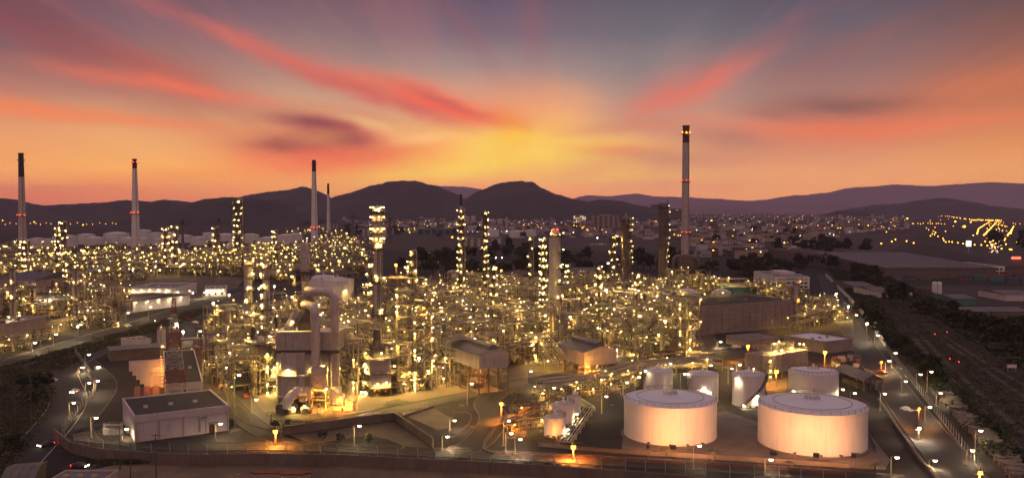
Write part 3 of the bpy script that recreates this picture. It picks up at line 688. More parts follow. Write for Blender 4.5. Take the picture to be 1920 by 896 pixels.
# ---- the columns that break the skyline
column('thin tower with four crowded rings of lamps under its top, left of centre', 709, 722, 398, 14, 'clad', 5, 2, lr=.42, e='y', side=-70, lamp_from=.05)
def lamp_head():
    c = G(709, 722); t = thing('ringed_tower', 'crown of four lamp-ringed decks round the head of the thin tower', 'tower head', (c.x, c.y, 0)); H = z_at(392, c); r = 2.5
    b = MB(); b.lathe((0,0,0), [(1.75, H-16), (2.0, H-15), (2.0, H-1), (1.2, H+1), (.01, H+1.6)], 16); b.build('shell', 'clad', t)
    for k, zz in enumerate((H-13, H-9.2, H-4.6, H-.8)):
        b = MB(); b.ring((0,0,0), 1.6, r+.6, zz-.2, zz, 18); railing(b, circ(r+.5, zz, 14), 1.1, .09, 0, True); b.build('platform', 'steel_dark', t)
        for i in range((8, 8, 6, 5)[k]): a = 2*math.pi*i/(8, 8, 6, 5)[k] + k; link(lampm('yf', .34), 'lamp', t, ((r+.2)*math.cos(a), (r+.2)*math.sin(a), zz+1.5))
lamp_head()
def twin(px, yb, yt, label, w, n, side, m='steel_brown'):
    return column(label, px, yb, yt, w, m, n, 2, lr=.40, side=side, lamp_from=.05, e='y')
twin(866, 572, 398, 'narrow dark column strung with lamps down its left side, left of centre gap', 11, 13, -130)
twin(909, 566, 402, 'narrow dark column strung with lamps down its right side, by dark trees', 9, 12, -45)
column('dark column with ladder lamps, left of the two narrow lamp-strung columns', 775, 640, 478, 13, 'clad_dark', 8, 2, lr=.42, side=-130)
t_, c_, r_, H_ = column('big pale column with a red beacon on its head, centre of the works', 1040, 612, 440, 22, 'clad', 5, 2, lr=.5, side=-20)
for dx in (-1.2, 1.4): link(lampn('r', .6), 'beacon', t_, (dx, -2, H_+3.2))
column('slim companion column crowded with lamps, left beside the big pale column', 1019, 616, 452, 9, 'steel_brown', 12, 3, lr=.42, side=-110, lamp_from=.08)
column('short dark column left of the big pale column, few lamps', 996, 545, 450, 9, 'clad_dark', 5, 1, lr=.5, side=-140)
column('broad dark column with lamps down its right side, first right of the beacon column', 1173, 545, 412, 19, 'clad_dark', 11, 1, lr=.42, side=-12)
column('narrow dark column tucked left of the first broad dark column', 1148, 545, 446, 12, 'clad_dark', 6, 2, lr=.5, side=-60)
t_, c_, r_, H_ = column('tallest broad dark column with a railed deck on its head, beside the tallest chimney', 1243, 540, 388, 18, 'clad_dark', 11, 1, lr=.42, side=-12)
b = MB(); b.cbox((0, 0, H_+2.2), (8, 6, .3)); railing(b, [(-4,-3,H_+2.3),(4,-3,H_+2.3),(4,3,H_+2.3),(-4,3,H_+2.3)], 1.4, .14, 0, True); [b.bar((x, y, H_-1), (x, y, H_+6.5 if x > 0 else H_+2), .25) for x in (-3.6, 3.6) for y in (-2.6, 2.6)]; b.cbox((3.6, 0, H_+6.4), (.3, 5.4, .3)); b.build('head_deck', 'steel_dark', t_)
t_, c_, r_, H_ = column('dark twin column in an open lattice frame with dotted lamps, far left of centre', 447, 484, 380, 13, 'steel_dark', 8, 2, lr=.8, side=-90, e='y')
b = MB()
for x in (-7, 7):
    for y in (-6, 6): b.bar((x, y, 0), (x, y, H_+3), .6)
for k in range(14):
    z = H_*k/14; 
    for x in (-7, 7): b.bar((x, -6, z), (x, 6, z), .4)
    for y in (-6, 6): b.bar((-7, y, z), (7, y, z), .4); b.bar((-7 if k % 2 else 7, y, z), (7 if k % 2 else -7, y, z+H_/14), .3)
b.build('lattice_frame', 'steel_dark', t_)
column('pale column banded with platforms, left of the furnace and near the open lot', 466, 660, 494, 14, 'clad', 6, 2, lr=.4, side=-40)
column('short pale column with lamps on its left, beside the furnace stack', 501, 660, 500, 12, 'clad', 7, 3, lr=.48, side=-150)
column('pale round stack with a dark rim, left edge of the works', 25, 600, 502, 11, 'clad', 3, 1, lr=.4, top='flat', pipe=False)
column('pale round stack with a dark rim, second from the left edge', 143, 603, 502, 12, 'clad', 3, 2, lr=.4, top='flat', pipe=False)
column('lone pale standpipe with a lamp on its head, beside the long brown hall', 1493, 610, 530, 9, 'clad', 2, 1, e='o', lr=.4, pipe=False)
for px, yb, yt, w in ((312, 506, 432, 9), (330, 506, 428, 9), (406, 496, 430, 9), (517, 492, 436, 8), (126, 560, 498, 7), (110, 498, 430, 8), (120, 500, 420, 9), (47, 520, 455, 10), (695, 600, 500, 9), (925, 600, 505, 8), (1195, 600, 520, 9), (1122, 600, 505, 8), (765, 610, 505, 9), (1065, 560, 500, 7)):
    t, *_ = column('x', px, yb, yt, w, 'clad_dark' if px % 2 else 'steel_brown', 5, 2, lr=.5 if yb > 540 else .8, side=-60 - (px % 90)); LANDMARKS.pop()
    t['group'] = 'slim process columns'; later_label(t, 'slim brown process column with lamps')

# ---- big tanks
tank('large white storage tank glowing orange from below, nearer the middle', 1171, 1341, 838, 747, stair=(10, 80))
tank('largest white storage tank, broad and pinkish, right of the other big one', 1428.5, 1614.5, 857, 757, stair=(10, 70))
TR = dict(detail=2, h=10.2)
def tk(label, cx, D, r, h, **k): 
    c = AT(cx, 700, D); return tank(label, 0, 0, 0, h=h, c=Vector((c.x, c.y, 0)), r=r, **k)
tk('small white tank with a lamp at its upper left, behind the left big tank', 1234, 320, 5.4, 10.2, stair=(150, 215), lamps=((215, 10.6, 'w', .4),))
tk('small white tank with a lamp-lit wall, seen behind the gap between the big tanks', 1318, 314, 5.5, 10.2, stair=(150, 215), lamps=((205, 10.4, 'w', .4), (262, 6.2, 'w', .45), (282, 4.5, 'w', .35)))
tk('slender white tank with a zigzag stair across its front', 1404, 308, 5.7, 11.2, stair=(-130, -20), lamps=((215, 10.2, 'w', .42), (283, 4.6, 'w', .48), (240, 1.2, 'w', .36), (60, 11.9, 'y', .4)))
tk('medium white tank with red pipes at its head, behind the largest tank', 1525, 318, 8.8, 10.2, lamps=((20, 9.5, 'w', .36),))
tank('small pale tank with a railed top, nearest of the three in the pipe yard', 1020, 1061, 822, 781, cone=.05, lamps=((-25, 2.5, 'w', .42),))
tank('small pale tank, middle of the three in the pipe yard', 1035, 1077, 800, 757, cone=.05, lamps=((-15, 3.6, 'w', .4),))
tank('slim pale tank, farthest of the three in the pipe yard', 1063, 1089, 782, 743, cone=.05)
tank('white tank on a plinth beside an elevated pipe, in the right half of the works', 1150, 1199, 592, 556, lamps=((-80, 3, 'y', .45),), cone=.2)
tank('rust-stained tank behind the pipe racks, left of the long brown hall', 1205, 1256, 585, 552, m='white_rust', cone=.25)
tank('rust-stained domed tank against the long hall, foot of the tallest chimney', 1265, 1312, 575, 548, m='white_rust', cone=.3, lamps=((-120, 9, 'o', .5),))
tank('low domed tank peeking over the roof of the long brown hall', 1335, 1370, 566, 547, m='white_rust', cone=.35)
tank('large white tank behind the furnace ducts, the nearer of two', 603, 663, 590, 524, cone=.12, stair=(-60, 20), lamps=((-50, 16, 'y', .5),))
tank('large white tank behind the furnace ducts, half hidden by its neighbour', 573, 640, 578, 520, cone=.12)
# far tank farm, left
for i, (a, b_, yf, yr, e) in enumerate(((60,80,466,447,0),(82,98,464,448,0),(113,143,463,443,0),(148,176,458,440,0),(162,195,460,446,0),(198,240,458,438,0),(226,262,461,447,0),(258,282,452,432,0),(257,280,464,447,1),(282,304,456,437,0),(286,310,462,448,0),(330,360,455,442,0),(359,388,460,445,1),(381,402,452,437,0),(405,440,452,440,0),(455,485,456,440,0),(487,520,462,446,0),(520,552,458,441,0),(540,566,452,439,0),(430,452,462,450,0),(100,116,455,444,0),(300,330,450,437,0))):
    t, *_ = tank('x', a, b_, yf, yr, detail=1, cone=.14, group='white tanks of the far tank farm'); later_label(t, 'small far white tank')
for i, (a, b_, yf, yr) in enumerate(((915,930,421,413),(932,942,420,412),(945,954,419,411),(871,881,420,407),(882,892,420,406))):
    t, *_ = tank('x', a, b_, yf, yr, detail=1, cone=.3, group='silos of the distant factory', m='clad', rails=False); later_label(t, 'small distant silo')
for i, (a, b_, yf, yr) in enumerate(((909,936,444,431),(955,985,446,433),(984,1006,443,431))):
    t, *_ = tank('x', a, b_, yf, yr, detail=1, cone=.1, group='white tanks of the distant factory'); later_label(t, 'squat white factory tank')
# ------------------------------------------------------------------ the furnace with its ducts and stack (grid-turned)
def furnace():
    o = G(548, 762); D = o.y; t = thing('process_furnace', 'big grey process furnace with ribbed upper box and fat curved ducts, foreground left of centre', 'furnace', o)
    LANDMARKS.append(('the furnace with the fat ducts', o.x, o.y))
    X = lambda px, Y=D: AT(px, 600, Y).x - o.x
    Z = lambda py, Y=D: AT(960, py, Y).z
    # octagonal heater body on legs
    r = 38/FPX*D; cy = r + .5
    b = MB(); z0, z1 = 3.0, Z(655, D+cy)
    a0 = math.pi/16
    b.lathe((0, cy, 0), [(r, z0), (r, z1)], 16, 0, False, a0); b.lathe((0, cy, 0), [(.01, z0), (r, z0)], 16, 0, False, a0)
    for i in range(16):
        a = a0 + 2*math.pi*i/16; b.bar(((r+.05)*math.cos(a), cy+(r+.05)*math.sin(a), z0), ((r+.05)*math.cos(a), cy+(r+.05)*math.sin(a), z1), .3)
    for k in range(1, 6): b.lathe((0, cy, 0), [(r, z0+(z1-z0)*k/6-.1), (r+.13, z0+(z1-z0)*k/6-.1), (r+.13, z0+(z1-z0)*k/6+.1), (r, z0+(z1-z0)*k/6+.1)], 16, 0, False, a0)
    b.build('radiant_shell', 'clad', t)
    for i in range(12):
        a = 2*math.pi*i/12; b = MB(); b.bar(((r-.6)*math.cos(a), cy+(r-.6)*math.sin(a), 0), ((r-.6)*math.cos(a), cy+(r-.6)*math.sin(a), z0), .55); b.build('leg', 'steel_dark', t)
    for zz in (z0+.3, z0 + (z1-z0)*.50):
        b = MB(); b.ring((0, cy, 0), r+.1, r+1.7, zz-.2, zz, 32); railing(b, circ(r+1.6, zz, 28, c=(0, cy)), 1.15, .08, 0, True, 1.2); b.build('platform', 'steel_brown', t)
    for a, z, rr in ((-160, z0+10, .6), (-100, z0+10, .62), (-35, z0+10.2, .6), (-85, z0+2.0, .62), (-20, z0+11.5, .42), (200, z0+7, .45), (192, z0+3, .4), (225, z0+12, .38)):
        link(lampn('y', rr*.8), 'lamp', t, ((r+.9)*math.cos(R(a)), cy+(r+.9)*math.sin(R(a)), z))
    # ribbed convection box
    x0, x1 = X(514), X(637, D+6); y0, y1 = cy-r*.72, cy+r*.8; zb, zt = Z(653, D+4), Z(622, D+4)
    b = MB(); b.box(x0, x1, y0, y1, zb, zt)
    n = int((x1-x0)/.55)
    for i in range(n+1): x = x0+(x1-x0)*i/n; b.box(x-.09, x+.09, y0-.16, y0, zb+.05, zt-.05)
    for i in range(int((y1-y0)/.55)+1): y = y0+.55*i; b.box(x0-.16, x0, y-.09, y+.09, zb+.05, zt-.05); b.box(x1, x1+.16, y-.09, y+.09, zb+.05, zt-.05)
    b.box(x0-.25, x1+.25, y0-.25, y1+.25, zb-.3, zb); b.box(x0-.25, x1+.25, y0-.25, y1+.25, zt, zt+.25)
    cb = b.build('ribbed_box', 'clad', t)
    b = MB(); b.box(x0-.5, x1+.5, y0-.55, y1, zb-1.4, zb-.35); b.build('support_deck', 'steel_dark', t)
    # second round heater right behind
    b = MB(); c2x, c2y, r2 = X(607, D+9), cy+3.5, 5.0; b.lathe((c2x, c2y, 0), [(r2, z0), (r2, zb)], 16, 0, False)
    for i in range(16): a = 2*math.pi*i/16; b.bar((c2x+(r2+.05)*math.cos(a), c2y+(r2+.05)*math.sin(a), z0), (c2x+(r2+.05)*math.cos(a), c2y+(r2+.05)*math.sin(a), zb), .28)
    for k in range(1, 6): b.lathe((c2x, c2y, 0), [(r2, z0+(zb-z0)*k/6-.1), (r2+.12, z0+(zb-z0)*k/6-.1), (r2+.12, z0+(zb-z0)*k/6+.1), (r2, z0+(zb-z0)*k/6+.1)], 16, 0, False)
    b.build('second_shell', 'clad', t)
    link(lampn('y', .6), 'lamp', t, (c2x+.5, c2y-r2-.9, z0+10.5)); link(lampn('y', .5), 'lamp', t, (c2x-3.5, c2y-r2-.6, z0+3))
    # square breeching tower + stack
    Ys = D+cy; sx = X(573, Ys); sr = 9.5/FPX*Ys
    b = MB(); zt2 = Z(556, Ys); b.box(sx-2.1, sx+2.1, cy-2.1, cy+2.1, zt+.2, zt2)
    for z in range(int(zt)+2, int(zt2), 2): b.box(sx-2.25, sx+2.25, cy-2.25, cy+2.25, z, z+.2)
    for x in (-2.1, 2.1): b.bar((sx+x, cy-2.2, zt), (sx+x, cy-2.2, zt2), .35)
    b.build('breeching', 'clad_dark', t)
    b = MB(); ztop = Z(455, Ys); zc = Z(512, Ys); r1 = sr*.72
    b.lathe((sx, cy, 0), [(r1, zt2)] + [q for k in range(1, 5) for q in ((r1, zt2+(zc-zt2)*k/5), (r1*1.06, zt2+(zc-zt2)*k/5+.05), (r1*1.06, zt2+(zc-zt2)*k/5+.2), (r1, zt2+(zc-zt2)*k/5+.25))] + [(r1, zc), (sr*.93, zc+.3)], 24)
    b.lathe((sx, cy, 0), [q for k in range(0, 8) for q in ((sr*.93, zc+.3+(ztop-zc)*k/8), (sr*.99, zc+.35+(ztop-zc)*k/8), (sr*.99, zc+.55+(ztop-zc)*k/8), (sr*.93, zc+.6+(ztop-zc)*k/8))] + [(sr*.93, ztop), (sr*.8, ztop), (sr*.8, ztop-2), (.01, ztop-2)], 24)
    stx = b.build('stack', 'clad', t)
    b = MB(); rc = 17.5/FPX*Ys; b.ring((sx, cy, 0), r1, rc, zc-.25, zc, 24); b.ring((sx, cy, 0), rc-.1, rc, zc, zc+.7, 24); railing(b, circ(rc, zc, 20, c=(sx, cy)), 1.2, .09, 0, True)
    for k in range(12): a = math.pi*k/6; b.bar((sx+r1*math.cos(a), cy+r1*math.sin(a), zc-2.8), (sx+rc*math.cos(a), cy+rc*math.sin(a), zc-.3), .18)
    b.build('collar_platform', 'steel_dark', t)
    b = MB(); 
    for k in range(5): b.tube((sx-3.2, cy-2.5, Z(600-22*k, Ys)), (sx-3.2, cy-2.5, Z(600-22*k, Ys)+.15), 1.0, 8); railing(b, circ(1.2, Z(600-22*k, Ys), 8, c=(sx-3.2, cy-2.5)), 1.1, .08, 0, True)
    b.bar((sx-3.2, cy-2.5, zt), (sx-3.2, cy-2.5, zc), .3); b.build('ladder_tower', 'steel_dark', t)
    for py in (517, 555, 600): link(lampn('y', .45), 'lamp', t, (sx-4.0, cy-3, Z(py, Ys)))
    # duct 1: big, over and down far right
    def duct(pts, rr, name='duct'):
        b = MB(); b.path(pts, rr, 20, 0, 4.0)
        P = [Vector(p) for p in pts]
        for a, q in zip(P, P[1:]):
            n = int((q-a).length/2.6)
            for k in range(1, n): m_ = a.lerp(q, k/n); d = (q-a).normalized(); b.tube(m_-d*.1, m_+d*.1, rr*1.06, 20)
        return b.build(name, 'clad', t)
    rd = 8.2/FPX*(D+4); yd = cy-2.6
    zz = Z(546, D+yd); xr = X(627.5, D+yd-1)
    duct([(sx+1, cy, zz), (sx+1.6, yd-.5, zz), (xr, yd-1, zz), (xr, yd-1, Z(722, D+yd))], rd)
    b = MB(); xb = xr; b.lathe((xb, yd-1, 0), [(rd*1.0, Z(722, D+yd)), (rd*1.35, Z(726, D+yd)), (rd*1.35, Z(745, D+yd)), (rd*1.1, Z(746, D+yd)), (rd*1.1, .2)], 20); b.build('duct_foot', 'clad', t)
    zz2 = Z(571, D+yd); xm = X(592, D-1)
    duct([(sx, cy-1, zz2), (sx+.4, cy-3.2, zz2), (xm, -1.2, zz2), (xm, -1.2, Z(688, D-1))], rd*.98)
    # slanting duct to the left
    duct([(X(543, D+8), cy, zt), (X(546, D+8), cy-1, zt+1.5), (sx-1.2, cy-1, Z(580, Ys))], 2.0)
    # braced cage under the middle duct with lit burner box
    xa, xc = X(581, D-2), X(612, D-2); za, zc2 = Z(752, D-2), Z(686, D-2)
    b = MB()
    for x in (xa, xc):
        for y in (-4, 1): b.bar((x, y, 0), (x, y, zc2), .3)
    for z in (zc2, Z(700, D-2), Z(730, D-2), za+1):
        for y in (-4, 1): b.bar((xa, y, z), (xc, y, z), .25)
        for x in (xa, xc): b.bar((x, -4, z), (x, 1, z), .25)
    b.bar((xa, -4, Z(700, D-2)), (xc, -4, Z(730, D-2)), .2); b.bar((xc, -4, Z(700, D-2)), (xa, -4, Z(730, D-2)), .2); b.bar((xa, -4, zc2), ((xa+xc)/2, -1.2, zc2+3.2), .2); b.bar((xc, -4, zc2), ((xa+xc)/2, -1.2, zc2+3.2), .2)
    b.build('braced_cage', 'steel', t)
    b = MB(); b.box(xa+.5, xc-.5, -3.2, .5, Z(728, D-2), zc2-.6); b.box(xa+.2, xc-.2, -3.5, .8, Z(731, D-2), Z(728, D-2)); b.build('burner_box', 'clad', t)
    link(lampn('y', .45), 'lamp', t, (xc+.3, -4.6, Z(726, D-2))); link(lampn('o', .35), 'lamp', t, ((xa+xc)/2-.6, -5.6, Z(726, D-2)))
    # low horizontal duct with elbow and fans
    b = MB(); b.path([(X(575, D-6), -5, Z(738, D-6)), (X(562, D-7), -6.5, Z(736, D-6)), (X(549, D-8), -8, Z(737, D-7)), (X(540, D-10), -10, Z(744, D-8)), (X(537, D-11), -11, 1.6)], 1.75, 16, 0, 2.5)
    b.box(X(549, D-6), X(583, D-6), -7, -3.6, Z(745, D-6), Z(728, D-6))
    for i in range(8): x = X(549, D-6) + (X(583, D-6)-X(549, D-6))*i/7; b.box(x-.12, x+.12, -7.15, -3.5, Z(746, D-6), Z(727, D-6))
    b.build('air_duct', 'clad', t)
    for px, e in ((548, 'y'), (574, 'y'), (528, 'y')):
        b = MB(); x = X(px, D-9); b.tube((x, -11.5, 1.9), (x, -8.5, 1.9), 1.7, 14); b.box(x-1.6, x+1.6, -11, -9, 0, .7); b.tube((x, -12.2, 1.9), (x, -11.5, 1.9), .6, 10); b.build('fan_housing', 'steel_dark', t)
    link(lampn('y', .42), 'lamp', t, (X(552, D-10), -12.6, 2.6)); link(lampn('y', .42), 'lamp', t, (X(572, D-10), -12, 3.0))
    # orange-lit blower right
    b = MB(); xo = X(640, D-3); b.tube((xo-1.2, -4, 3.4), (xo+1.0, -4, 3.4), 2.3, 18); b.box(xo-2.5, xo+4.2, -6.2, -2, 0, 1.5); b.box(xo+1.4, xo+4.0, -5, -3, 1.5, 3.6); b.tube((xo, -4, 5), (xr, yd-1, 6), .9, 10)
    b.build('blower', 'wall_tan', t)
    b = MB(); railing(b, [(xo-3.8, -7, 0), (xo+5, -7, 0), (xo+5, -1, 0)], 3.4, .14, 0, False, 2); b.build('blower_cage', 'steel_dark', t)
    link(lampn('o', .40), 'lamp', t, (xo+.4, -7.8, 5.2)); link(lampn('o', .35), 'lamp', t, (xo+3.4, -6.6, 3.2)); link(lampn('o', .3), 'lamp', t, (xo-4.4, -5.4, 2.6))
    # penthouse duct on the shell
    b = MB(); x = X(566, D-1); b.box(x-1.1, x+1.1, -1.6, 1.2, 2, Z(706, D)); b.box(x-1.7, x+1.7, -2.2, 1.4, Z(706, D), Z(702, D)); b.build('inspection_shaft', 'clad', t)
furnace()

def small_heater():
    o = G(714, 742); t = thing('box_heater', 'square ribbed box heater wrapped in lamplit walkways, under the thin lamp-crowned tower', 'heater', o, R(24))
    LANDMARKS.append(('the square box heater', o.x, o.y)); Zs = lambda py: AT(960, py, o.y).z
    b = MB(); w, d = 7.6, 9.0; z0, z1 = 3.0, Zs(672)
    b.box(-w/2, w/2, 0, d, z0, z1)
    for i in range(8): x = -w/2 + w*i/7; b.box(x-.12, x+.12, -.15, 0, z0, z1)
    for i in range(9): y = d*i/8; b.box(-w/2-.15, -w/2, y-.12, y+.12, z0, z1); b.box(w/2, w/2+.15, y-.12, y+.12, z0, z1)
    for k in range(5): z = z0+(z1-z0)*(k+.5)/5; b.box(-w/2-.2, w/2+.2, -.2, d+.2, z-.1, z+.1)
    b.build('casing', 'clad', t)
    b = MB(); b.box(-w/2+1.5, w/2-1.5, 1.5, d-1.5, z1, Zs(652)); b.lathe((0, d/2, 0), [(2.4, Zs(652)), (1.5, Zs(640)), (1.5, Zs(620)), (1.2, Zs(620)), (.01, Zs(622))], 16); b.build('upper_box', 'clad_dark', t)
    for z in (z0, z0+(z1-z0)*.5, z1):
        b = MB(); b.box(-w/2-1.4, w/2+1.4, -1.4, -.3, z-.15, z); b.box(-w/2-1.4, -w/2-.3, -.3, d+1.4, z-.15, z); b.box(w/2+.3, w/2+1.4, -.3, d+1.4, z-.15, z)
        railing(b, [(-w/2-1.4, d, z), (-w/2-1.4, -1.4, z), (w/2+1.4, -1.4, z), (w/2+1.4, d, z)], 1.1, .08); b.build('walkway', 'steel_dark', t)
    for x in (-w/2, 0, w/2):
        for y in (0, d): b = MB(); b.bar((x, y, 0), (x, y, z0), .5); b.build('leg', 'steel_dark', t)
    b = MB(); [b.tube((x, 1 + k*2.4, 1), (x, 1+k*2.4, 2.9), .6, 8) for x in (-2.4, 0, 2.4) for k in range(4)]; b.build('burners', 'orange_p', t)
    zm = (z0+z1)/2
    for p in ((-w/2-1.1, 2, zm+2.3), (-w/2-1.1, 5.5, zm+2.3), (w/2+1.2, -.9, zm+2.5), (-1.5, -1.4, z0+1.8), (1.8, -1.4, z0+2.2), (-w/2-1.3, 7, z0+2), (-w/2-1.3, 4, z0+1.8), (0, -1.2, z1+2.2)): link(lampn('y', .46), 'lamp', t, p)
small_heater()

# ------------------------------------------------------------------ raised sheds on stilts
def raised_shed(label, pl, pm, pr, y_eave_l, y_eave_m, y_eave_r, y_bot_m, y_ground, light=False):
    """pl, pm, pr: left, nearest and right corners"""
    m_ = G(pm, y_ground); D = m_.y; zt = AT(960, y_eave_m, D).z; zb = AT(960, y_bot_m, D).z
    A = G(pl, y_eave_l, zt); C_ = G(pr, y_eave_r, zt); ex = Vector((C_.x-m_.x, C_.y-m_.y, 0)); 
    rz = math.atan2(ex.y, ex.x); L1 = ex.length; ey = Vector((A.x-m_.x, A.y-m_.y, 0)); L2 = ey.length
    t = thing('raised_shed', label, 'shed', m_, rz); LANDMARKS.append((('the ' + label.split(',')[0])[:44], m_.x, m_.y))
    rise = L1*.13
    b = MB(); b.box(0, L1, 0, .12, zb, zt); b.box(0, L1, L2-.12, L2, zb, zt); b.box(0, .12, .12, L2-.12, zb, zt); b.box(L1-.12, L1, .12, L2-.12, zb, zt)
    for y in (0, L2-.12): b.add([(0, y, zt), (L1, y, zt), (L1/2, y, zt+rise), (0, y+.12, zt), (L1, y+.12, zt), (L1/2, y+.12, zt+rise)], [(0,1,2), (5,4,3)], 0)
    for i in range(int(L1/.7)): x = .35+i*.7; b.box(x-.06, x+.06, -.07, 0, zb, zt)
    for i in range(int(L2/.7)): y = .35+i*.7; b.box(-.07, 0, y-.06, y+.06, zb, zt)
    b.build('wall_cladding', 'clad', t)
    b = MB(); o = .4
    for s_ in (0, 1):
        xa, xb = (-o, L1/2) if s_ == 0 else (L1+o, L1/2); za = zt-.08
        P = [(xa, -o, za), (xb, -o, zt+rise+.06), (xb, L2+o, zt+rise+.06), (xa, L2+o, za)]
        Q = [(x, y, z-.14) for x, y, z in P]; f = [(0,1,2,3), (7,6,5,4), (0,4,5,1), (2,6,7,3), (0,3,7,4)]
        b.add(P+Q, f, 0)
    b.box(L1/2-L1*.13, L1/2+L1*.13, .6, L2-.6, zt+rise*.72, zt+rise+1.2)
    b.add([(L1/2-L1*.15, .4, zt+rise+1.2), (L1/2+L1*.15, .4, zt+rise+1.2), (L1/2, .4, zt+rise+1.8), (L1/2-L1*.15, L2-.4, zt+rise+1.2), (L1/2+L1*.15, L2-.4, zt+rise+1.2), (L1/2, L2-.4, zt+rise+1.8)], [(0,1,2), (5,4,3), (0,2,5,3), (1,4,5,2)], 0)
    b.build('roof', 'roof_grey', t)
    nx, ny = 3, 4
    for i in range(nx+1):
        for j in range(ny+1):
            if i in (0, nx) or j in (0, ny) or j == 2: b = MB(); b.bar((L1*i/nx*.98+.1, L2*j/ny*.98+.1, 0), (L1*i/nx*.98+.1, L2*j/ny*.98+.1, zb+.3), .38); b.build('leg', 'steel_brown', t)
    b = MB()
    for j in range(ny): b.bar((.1, L2*j/ny, zb), (.1, L2*(j+1)/ny, .6 if j % 2 else zb-2.5), .2)
    for i in range(nx): b.bar((L1*i/nx, .1, zb if i % 2 else zb-3), (L1*(i+1)/nx, .1, zb-3 if i % 2 else zb), .2); b.bar((L1*i/nx, .1, zb-3), (L1*(i+1)/nx, .1, zb-3), .25)
    b.build('bracing', 'steel_brown', t)
    b = MB(); b.box(1, L1-1, 1.5, L2-1.5, .0, .5); [b.tube((L1*.3+k*2.3, L2*.3, 1.6), (L1*.3+k*2.3, L2*.7, 1.6), 1.1, 10) for k in range(2)]; b.box(L1*.2, L1*.8, L2*.45, L2*.6, .5, 3.0); b.build('compressor', 'steel_brown', t)
    if light:
        for p in ((1.0, -2.6, zb-1.5), (3.2, -2.4, zb-2.0)): link(lampn('o', .5), 'lamp', t, p)
        for p in ((L1*.3, L2*.3, zb-.9), (L1*.75, L2*.4, zb-.9)): link(lampn('y', .4), 'lamp', t, p)
    else:
        for p in ((L1*.35, L2*.3, zb-1.2), (L1*.8, L2*.6, zb-1.2)): link(lampn('o', .28), 'lamp', t, p)
raised_shed('grey ribbed shed raised on tall stilts, left of the two', 853, 898, 953, 641, 665, 660, 693, 742)
raised_shed('grey ribbed shed on stilts with its front corner lit bright orange', 1040, 1096, 1156, 647, 660, 655, 686, 706, light=True)
# ------------------------------------------------------------------ plain buildings from their roof corners
def bld(name, label, cat, roof_px, h, wall='wall', roof='roof_dark', parapet=.5, rib=0, rise=0.0, extra=None, band=True, lm=True, group=None, ovh=0.0):
    """roof_px: near-left, near-right, far-right(or None), far-left roof corners in the photo, at height h"""
    P = [G(px, py, h) for px, py in [q for q in roof_px if q]]
    a = P[0]; ex = P[1]-a; ex.z = 0; L1 = ex.length; rz = math.atan2(ex.y, ex.x); u = ex.normalized(); v = Vector((-u.y, u.x, 0))
    L2 = sum(((q-a).dot(v)) for q in P[2:])/len(P[2:])
    t = thing(name, label, cat, (a.x, a.y, 0), rz, group)
    if lm: LANDMARKS.append((('the ' + label.split(',')[0])[:44], a.x + (u*L1/2).x, a.y + (u*L1/2).y))
    b = MB(); b.box(0, L1, 0, L2, 0, h-.02)
    if band: b.box(-.12, L1+.12, -.12, 0, h-1.5, h); b.box(-.12, 0, 0, L2, h-1.5, h); b.box(L1, L1+.12, 0, L2, h-1.5, h)
    if rib:
        n = max(1, int(L1/rib))
        for i in range(n+1): x = L1*i/n; b.box(x-.18, x+.18, -.1, 0, 0, h-1.5)
        n = max(1, int(L2/rib))
        for i in range(n+1): y = L2*i/n; b.box(-.1, 0, y-.18, y+.18, 0, h-1.5); b.box(L1, L1+.1, y-.18, y+.18, 0, h-1.5)
    w = b.build('wall', wall, t)
    b = MB()
    if rise == 0:
        b.box(.3, L1-.3, .3, L2-.3, h-.2, h+.05, 0)
        for (x0, x1, y0, y1) in ((-.15, L1+.15, -.15, .3), (-.15, L1+.15, L2-.3, L2+.15), (-.15, .3, .3, L2-.3), (L1-.3, L1+.15, .3, L2-.3)): b.box(x0, x1, y0, y1, h-.1, h+parapet, 1)
        for i in range(1, 5): b.box(L1*i/5-.05, L1*i/5+.05, .3, L2-.3, h+.05, h+.09, 0)
        for k in range(3): b.box(L1*(.15+.27*k), L1*(.15+.27*k)+1.2, L2*.4, L2*.4+1.0, h+.05, h+.8, 1)
    else:
        o = ovh
        b.add([(-o, -o, h), (L1+o, -o, h), (L1+o, L2/2, h+rise), (-o, L2/2, h+rise), (-o, L2+o, h), (L1+o, L2+o, h)], [(0,1,2,3), (3,2,5,4), (0,3,4), (1,5,2)], 0)
        n = max(2, int(L1/1.6))
        for i in range(n+1):
            x = -o+(L1+2*o)*i/n; b.bar((x, -o, h+.05), (x, L2/2, h+rise+.05), .12); b.bar((x, L2+o, h+.05), (x, L2/2, h+rise+.05), .12)
    b.build('roof', [roof, wall], t)
    if extra: extra(t, L1, L2, h)
    return t, L1, L2, h
def part(t, name, m, fn):
    b = MB(); fn(b); return b.build(name, m, t)
def window(t, x0, x1, z0, z1, y=0, lit=False, side='f', L1=0):
    f = MB()
    if side == 'f':
        f.box(x0, x1, y-.08, y, z0, z0+.12); f.box(x0, x1, y-.08, y, z1-.12, z1); f.box(x0, x0+.12, y-.08, y, z0+.12, z1-.12); f.box(x1-.12, x1, y-.08, y, z0+.12, z1-.12)
        w = f.build('window', 'trim', t); g = MB(); g.box(x0+.12, x1-.12, y-.03, y+.02, z0+.12, z1-.12); g.build('pane', 'win' if lit else 'glass', w)
    else:
        x = L1
        f.box(x, x+.08, x0, x1, z0, z0+.12); f.box(x, x+.08, x0, x1, z1-.12, z1); f.box(x, x+.08, x0, x0+.12, z0+.12, z1-.12); f.box(x, x+.08, x1-.12, x1, z0+.12, z1-.12)
        w = f.build('window', 'trim', t); g = MB(); g.box(x-.02, x+.03, x0+.12, x1-.12, z0+.12, z1-.12); g.build('pane', 'win' if lit else 'glass', w)

